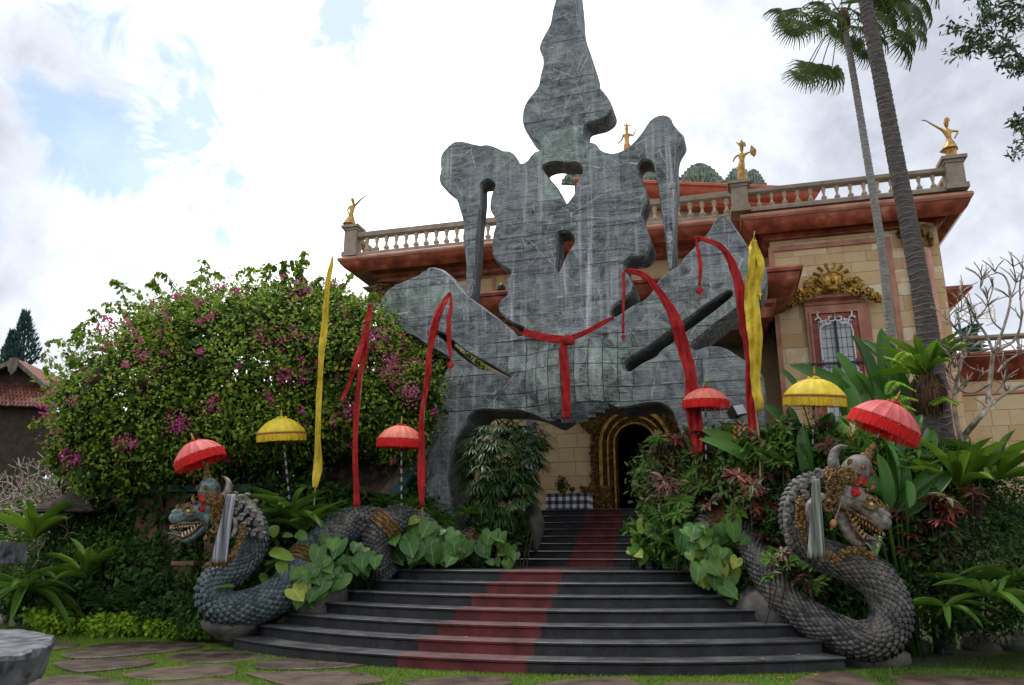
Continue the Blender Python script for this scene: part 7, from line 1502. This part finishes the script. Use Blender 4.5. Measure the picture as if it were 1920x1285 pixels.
def tile_slope(parent, q0, q1, q2, q3, nu, nv, me, seed):
    r_ = random.Random(seed)
    for j in range(nv):
        for i in range(nu):
            f0 = (i + .5) / nu; top = q0.lerp(q1, f0); bot = q3.lerp(q2, f0); p = top.lerp(bot, j / nv); d = (bot - top); x = (q1 - q0).normalized() * ((q1 - q0).length / nu * .98); y = d / nv; n_ = x.cross(y).normalized()
            if n_.z < 0: n_ = -n_
            o_ = n_ * (.02 + r_.uniform(0, .015)); m = Matrix(((x.x, y.x, n_.x * .13, p.x + o_.x), (x.y, y.y, n_.y * .13, p.y + o_.y), (x.z, y.z, n_.z * .13, p.z + o_.z), (0, 0, 0, 1))); link('roof_tile', me, parent, m)
tile_slope(lr, q0, q1, q2, q3, 26, 7, TL, 1)
mb = MB(); e0, e1 = PD(-80, 758, D - .2), PD(100, 764, D - .2); mb.add([e0, e1, Vector((e1.x, e1.y, 0)), Vector((e0.x, e0.y, 0))], [(0, 1, 2, 3)]); mb.build('wall', 'dark_wood', t)
# pavilion under the bougainvillea
D = 16.9; t = thing('garden_pavilion', 'low dark building with brown piers half buried under the bougainvillea', 'building', base_pt(400, D + 1))
def vbox(px0, px1, py0, py1, D, dd): a, b_ = PD(px0, py0, D), PD(px1, py1, D); x0, x1, z0, z1 = a.x, b_.x, b_.z, a.z; return [(x, y, z) for z in (z0, z1) for y in (D, D + dd) for x in (x0, x1)]
BF = [(0, 2, 3, 1), (4, 5, 7, 6), (0, 1, 5, 4), (2, 6, 7, 3), (0, 4, 6, 2), (1, 3, 7, 5)]
for x0, x1 in ((262, 292), (303, 330), (393, 412)): mb = MB(); mb.add(vbox(x0, x1, 920, 1110, D, .35), BF); mb.build('pier', 'brown_plaster', t)
mb = MB(); mb.add(vbox(292, 640, 915, 1100, D + .4, 3), BF); mb.build('dark_inside_block', 'interior_shade', t)  # solid block, the pavilion's dark inside painted as near-black
for y in (965, 1015, 1060): mb = MB(); mb.add(vbox(330, 393, y, y + 4, D + .25, .06), BF); mb.build('window_bar', 'dark_wood', t)
mb = MB(); mb.add(vbox(215, 470, 908, 922, D - .3, .08), BF); mb.build('fascia', 'teal_board', t)
q0, q1, q2, q3 = PD(600, 800, 18.6), PD(790, 838, 18.2), PD(722, 930, 17.2), PD(560, 905, 17.4)
mb = MB(); mb.add([q0, q1, q2, q3], [(0, 1, 2, 3)]); rf = mb.build('roof', 'old_tile', t); tile_slope(rf, q0, q1, q2, q3, 15, 14, TLo, 3)
mb = MB(); f = Vector((.10, -.12, .02)); mb.add([q1 + f, q2 + f, q2 + f + Vector((.16, 0, -.05)), q1 + f + Vector((.16, 0, -.05)), q1 + f + Vector((.05, .1, -.3)), q2 + f + Vector((.05, .1, -.3))], [(0, 1, 2, 3), (3, 2, 5, 4)]); mb.build('verge_board', 'teal_board', t)
mb = MB(); mb.add([q1 + Vector((-.12, -.05, .06)), q2 + Vector((-.12, -.05, .06)), q2 + Vector((.12, -.08, .03)), q1 + Vector((.12, -.08, .03))], [(0, 1, 2, 3)]); mb.build('verge_capping', 'weathered_wood', t)
c = PZ(355, 1125, .45); c = PD(352, 1060, 15.9); t = thing('terracotta_planter', 'square terracotta planter just left of the left dragon loop', 'planter', c - Vector((0, 0, .55))); mb = MB(); mb.lathe([(.20, -.55), (.26, -.1), (.28, -.02), (.32, 0), (.32, .08), (.27, .08), (.25, .0)], c, 4, 0, Matrix.Rotation(R(40), 3, 'Z')); mb.build('pot', 'brown_plaster', t)
# shrine with thatched hip roof
D = 17.4; c = PD(152, 955, D); t = thing('stone_shrine', 'small dark shrine with a spreading thatched roof among the shrubs at the left', 'shrine', (c.x, c.y, 0)); Mz = Matrix.Rotation(R(40), 3, 'Z')
mb = MB(); mb.lathe([(1.05, -.06), (1.03, .0), (.72, .13), (.42, .28), (.18, .46), (.06, .62), (.05, .70), (.0, .72)], c + Vector((0, 0, -.02)), 4, 0, Mz); mb.build('thatched_roof', 'thatch', t); mb = MB(); mb.lathe([(1.0, -.10), (.98, -.05), (.2, -.02)], c, 4, 0, Mz); mb.build('eaves', 'dark_wood', t)
mb = MB(); mb.lathe([(.52, -c.z), (.52, -c.z + .2), (.40, -c.z + .3), (.34, -.55), (.42, -.5), (.42, -.42), (.28, -.4), (.28, -.08)], c, 4, 0, Mz); mb.build('shaft', 'dark_stone', t)
# stone table and pedestal at the left edge
def slab(name, label, cat, top, z, th, m, seed, legs=None):
    r_ = random.Random(seed); P = []
    for i, (x, y) in enumerate(top):
        a, b_ = PZ(x, y, z), PZ(*top[(i + 1) % len(top)], z); P += [Vector((a.x + (b_.x - a.x) * q / 5 + r_.gauss(0, .008), a.y + (b_.y - a.y) * q / 5 + r_.gauss(0, .008))) for q in range(5)]
    c = sum(P, Vector((0, 0))) / len(P); t = thing(name, label, cat, (c.x, c.y, 0)); n = len(P); mb = MB(); V = []; rings = [(1, -.015), (1.004, -.05), (.985, -th * .35), (.965, -th * .7), (.93, -th)]
    ins = [(.0, .0), (.35, .012), (.7, .0), (.93, .004), (.985, -.004)]
    for s, dz in ins + rings: V += [Vector((*(c + (p - c) * (s + (r_.gauss(0, .006) if s > .6 else 0))), z + dz + r_.gauss(0, .006 if s > .3 else 0))) for p in P]
    k = len(ins) + len(rings); mb.add(V, [(r__ * n + i, (r__ + 1) * n + i, (r__ + 1) * n + (i + 1) % n, r__ * n + (i + 1) % n) for r__ in range(k - 1) for i in range(n)]); mb.build('top_slab', m, t, auto=25)
    mb = MB(); rr_ = min((p - c).length for p in P) * .55; mb.lathe([(rr_ * 1.15, -.02), (rr_ * 1.05, .15), (rr_ * .8, z * .5), (rr_ * .95, z - th * .8)], (c.x, c.y, 0), 9); mb.build('base', 'boulder', t); return t
slab('stone_table', 'rough grey stone table cut off by the lower left corner', 'table', [(103, 1192), (96, 1206), (72, 1219), (20, 1227), (-120, 1236), (-330, 1215), (-330, 1188), (-150, 1178), (40, 1179)], .78, .30, 'slate_table', 3)
D = 12.2; c = PD(-5, 1040, D); t = thing('stone_pedestal', 'block-topped stone pedestal at the left edge beside the ferns', 'pedestal', (c.x, c.y, 0)); a, b_ = PD(-90, 1016, D), PD(-6, 1058, D); r_ = random.Random(3); mb = MB(); mb.add([(x + r_.gauss(0, .015), y, z + r_.gauss(0, .015)) for z in (b_.z, a.z) for y in (D, D + .7) for x in (a.x, b_.x)], BF); mb.build('top_block', 'slate_table', t); mb = MB(); mb.add([(x, y, z) for z in (0, b_.z) for y in (D + .15, D + .55) for x in (a.x + .2, b_.x - .35)], BF); mb.build('shaft', 'boulder', t)
# rocks
def rock(label, c, r, seed, name='rock', m='boulder'):
    r_ = random.Random(seed); mb = MB(); mb.ball((0, 0, 0), 1, 14, 9); V = []
    for p in mb.v:
        p = Vector(p); k = 1 + .13 * math.sin(p.x * 3.1 + seed) * math.cos(p.y * 2.7 + seed) + .10 * math.sin(p.z * 4 + seed * 2) + .04 * math.sin(p.x * 9 + p.z * 7); V.append(Vector(c) + Vector((p.x * r[0], p.y * r[1], p.z * r[2])) * k)
    q = MB(); q.add(V, mb.f); return q.build(name, m, None, at=Vector(c) - Vector((0, 0, r[2])), smooth=True, label=label, cat='rock')
rock('rounded boulder at the lower right edge under the ferns', PZ(1905, 1208, .12), (.30, .3, .24), 1); rock('flatter boulder just left of the rounded one at the lower right', PZ(1845, 1208, .10), (.36, .3, .22), 2); rock('dark rock under the outer edge of the right dragon loop', PZ(1712, 1215, .06), (.28, .25, .16), 3)
rock('small round rock at the left end of the second step', PZ(488, 1166, .36), (.10, .1, .10), 4); rock('stone under the left dragon where it meets the bottom step', PZ(455, 1180, .14), (.36, .26, .22), 5); rock('small stone where the right dragon meets the steps', PZ(1545, 1210, .22), (.22, .2, .16), 6)
rock('mossy boulder beside the upper steps below the lady palm', PD(1000, 985, 17.2), (.24, .4, .55), 7); rock('boulder under the coil of the left dragon at the landing', PD(700, 1075, 15.6), (.6, .4, .35), 8); rock('boulder under the philodendron at the left end of the steps', PD(600, 1130, 14.7), (.5, .4, .4), 9)
rock('big dark boulder supporting the right dragon body beside the steps', PD(1450, 1150, 13.0), (.6, .5, .55), 10); rock('boulder at the right of the landing under the philodendron', PD(1330, 1060, 14.4), (.5, .5, .4), 11); rock('stone base under the loop of the right dragon', PZ(1640, 1238, .05), (.55, .4, .16), 12); rock('stone base under the loop of the left dragon', PD(430, 1172, 14.3), (.5, .4, .28), 13)
# offering table with chequered cloth
def cheque(name, f):
    m = bpy.data.materials.new(name); m.use_nodes = True; nt = m.node_tree; N = nt.nodes; L = nt.links; g = N.new('ShaderNodeNewGeometry'); mp = N.new('ShaderNodeMapping'); mp.inputs['Rotation'].default_value = (0, 0, YAW); L.new(g.outputs['Position'], mp.inputs[0]); sp = N.new('ShaderNodeSeparateXYZ'); L.new(mp.outputs[0], sp.inputs[0]); o_ = []
    for ax in (0, 2):
        a = N.new('ShaderNodeMath'); a.operation = 'MULTIPLY'; a.inputs[1].default_value = f; L.new(sp.outputs[ax], a.inputs[0]); b = N.new('ShaderNodeMath'); b.operation = 'FRACT'; L.new(a.outputs[0], b.inputs[0]); c = N.new('ShaderNodeMath'); c.operation = 'GREATER_THAN'; c.inputs[1].default_value = .5; L.new(b.outputs[0], c.inputs[0]); o_.append(c.outputs[0])
    s = N.new('ShaderNodeMath'); s.operation = 'ADD'; L.new(o_[0], s.inputs[0]); L.new(o_[1], s.inputs[1]); h = N.new('ShaderNodeMath'); h.operation = 'MULTIPLY'; h.inputs[1].default_value = .5; L.new(s.outputs[0], h.inputs[0]); cr = N.new('ShaderNodeValToRGB'); cr.color_ramp.interpolation = 'CONSTANT'; e = cr.color_ramp.elements; e[0].color = (.55, .56, .62, 1); e[1].position = .75; e[1].color = (.012, .014, .02, 1); k = e.new(.25); k.color = (.12, .13, .16, 1)
    L.new(h.outputs[0], cr.inputs[0]); L.new(cr.outputs[0], N['Principled BSDF'].inputs['Base Color']); N['Principled BSDF'].inputs['Roughness'].default_value = .9; MATS[name] = m
cheque('cheque', 5.2)
va = 8.1; ta, tz = UV(1023, 926, va); tb, _ = UV(1103, 926, va); t = thing('offering_table', 'low table under a black and white chequered cloth left of the portal', 'table', W((ta + tb) / 2, va + .3, ZT)); mb = MB(); mb.box(ta + .05, tb - .05, va + .05, va + .65, tz - .05, tz - .012)
for x in (ta + .1, tb - .14):
    for v in (va + .08, va + .6): mb.box(x, x + .04, v, v + .04, ZT, tz - .05)
mb.build('table_frame', 'dark_wood', t); mb = MB(); V = []; n = 60; path = [(ta, va + .7), (ta, va), (tb, va), (tb, va + .7)]; L_ = [0]
for p, q in zip(path, path[1:]): L_.append(L_[-1] + math.dist(p, q))
for i in range(n + 1):
    s = L_[-1] * i / n; u = np.interp(s, L_, [p[0] for p in path]); v = np.interp(s, L_, [p[1] for p in path]); w_ = .018 * math.sin(i * 1.3)
    V += [W(u, v, tz + .004), W(u, v - .012, tz - .03), W(u, v - .03 + w_, ZT + .03)]
mb.add(V, [(i * 3 + j, (i + 1) * 3 + j, (i + 1) * 3 + j + 1, i * 3 + j + 1) for i in range(n) for j in range(2)]); mb.add([W(ta, va, tz), W(tb, va, tz), W(tb, va + .7, tz), W(ta, va + .7, tz)], [(0, 1, 2, 3)]); mb.build('table_cloth', 'cheque', t)
pc_ = W(*[UV(1055, 920, va + .3)[0]], va + .3, tz) ; t = thing('potted_plant', 'small round dark potted plant standing on the chequered table', 'plant', pc_); mb = MB(); mb.lathe([(.07, 0), (.10, .08), (.13, .10), (.13, .13), (.10, .13)], pc_, 12); mb.build('brass_bowl', 'gold', t, smooth=True); foliage('leaves', [((pc_.x, pc_.y, pc_.z + .27), (.14, .14, .16))], 700, .07, .5, 'leaf_dark', t, .6, None, 4, .03)
pc_ = W(UV(1073, 920, va + .3)[0], va + .3, tz); t = thing('offering_bowl', 'little offering stand beside the potted plant on the chequered table', 'bowl', pc_); mb = MB(); mb.lathe([(.06, 0), (.02, .03), (.02, .06), (.09, .11), (.09, .12)], pc_, 10); mb.build('stand', 'gold_dark', t); mb = MB()
for k in range(9): a = k * .7; mb.ball(pc_ + Vector((.05 * math.cos(a), .05 * math.sin(a), .13 + .02 * (k % 3))), .022, 6, 4)
mb.build('offerings', 'terracotta', t)
# floodlight
D = 13.8; c = PD(1382, 772, D); t = thing('floodlight', 'dark box floodlight on a short arm among the crotons beside the yellow banner', 'lamp', c - Vector((0, 0, .3))); Mx = Matrix.Rotation(R(28), 3, 'Z') @ Matrix.Rotation(R(-20), 3, 'X') @ Matrix.Rotation(R(-12), 3, 'Y')
mb = MB(); V = [c + Mx @ Vector(p) for p in ((-.15, -.08, -.11), (.15, -.08, -.11), (.15, -.08, .11), (-.15, -.08, .11), (-.10, .14, -.07), (.10, .14, -.07), (.10, .14, .07), (-.10, .14, .07))]; mb.add(V, [(0, 1, 2, 3), (4, 7, 6, 5), (0, 4, 5, 1), (1, 5, 6, 2), (2, 6, 7, 3), (3, 7, 4, 0)]); mb.build('housing', 'dark_iron', t)
mb = MB(); V = [c + Mx @ Vector(p) for p in ((-.13, -.085, -.09), (.13, -.085, -.09), (.13, -.085, .09), (-.13, -.085, .09))]; mb.add(V, [(0, 1, 2, 3)]); mb.build('glass', 'glass_reflection', t)
mb = MB(); mb.tube([c - Vector((0, 0, .1)), c - Vector((0, 0, .2)), c + Vector((0, 0, -.8))], .02, 6); mb.tube([PD(1355, 794, D), PD(1440, 800, D)], .014, 6); mb.build('bracket', 'dark_iron', t)
# aerial
D = 30; t = thing('tv_aerial', 'thin television aerial poking above the bougainvillea', 'aerial', PD(376, 560, D)); mb = MB(); mb.tube([PD(376, 560, D), PD(378, 498, D)], .03, 5); mb.build('mast', 'dark_iron', t)
mb = MB(); mb.tube([PD(362, 512, D), PD(392, 500, D)], .022, 4)
for k in range(5): x = 366 + k * 6; mb.tube([PD(x - 5, 518 - k * 2.4, D - .5), PD(x + 6, 500 - k * 1.2, D + .5)], .014, 4)
mb.build('elements', 'dark_iron', t)
# litter blown onto the steps, paving and lawn
pos, ax = [], []; r_ = random.Random(31); zz = [0] + [sum(RISE[:k + 1]) for k in range(7)]
while len(pos) < 420:
    u, v = r_.uniform(-7.5, 8), r_.uniform(-5.5, 1.5); d = math.hypot(u, v - VC); inst = d < RC and abs(math.atan2(u, VC - v)) < HALF
    if not inst and (v > -.4 and abs(u) < 5.2): continue
    k = int((RC - d) / TREAD) if inst else -1
    if k > 6 or (inst and r_.random() < .72): continue
    pos.append(tuple(W(u, v, (zz[k + 1] + .012) if inst else .045 + (bank(u, v))))); a = r_.uniform(0, 6.28); ax.append((math.cos(a), math.sin(a), r_.uniform(-.1, .2)))
V, Fi = batch(np.array(pos), np.array(ax), np.array([(0, 0, 1)] * len(pos)) + rdir(len(pos)) * .2, rng.uniform(.02, .06, len(pos)), .022, T_LEAF); np_mesh('leaf_litter', V, Fi, 'litter', None, 'stuff', 'tiny dry leaves scattered over the lower steps, paving and lawn', 'leaf litter')
# fallen blossoms
BL_ = MB()
for i in range(5): a = i * 1.2566; BL_.add([(0, 0, .01), (math.cos(a - .4) * .6, math.sin(a - .4) * .6, .25), (math.cos(a) * 1, math.sin(a) * 1, .3), (math.cos(a + .4) * .6, math.sin(a + .4) * .6, .25)], [(0, 1, 2, 3)])
BM_ = mesh_of(BL_.v, BL_.f, 'blossom', 'leaf_yellow'); BO_ = mesh_of(BL_.v, BL_.f, 'blossom', 'heliconia')
zs = [sum(RISE[:k + 1]) for k in range(7)]
for x, y, z, me, lb in ((580, 1165, zs[1], BM_, 'yellow blossom fallen on the left part of the second step'), (515, 1182, .19, BM_, 'tiny yellow leaf near the left end of the bottom step'), (874, 1195, zs[1], BM_, 'yellow blossom fallen on the red strip of the steps'), (1430, 1236, .19, BO_, 'orange petal on the bottom step toward the right'), (1498, 1228, .19, BO_, 'orange blossom near the right end of the bottom step'), (1465, 1272, .03, BO_, 'orange blossom lying on the paving in front of the right end of the steps'), (1530, 1266, .03, BO_, 'second orange blossom on the grass right of the paving in front')):
    p = PZ(x, y, z + .012); o_ = bpy.data.objects.new('fallen_blossom', me); COL.objects.link(o_); o_.location = p; o_.scale = (.035, .035, .035); o_.rotation_euler = (0, 0, x); tag(o_, lb, 'blossom', 'fallen blossoms')
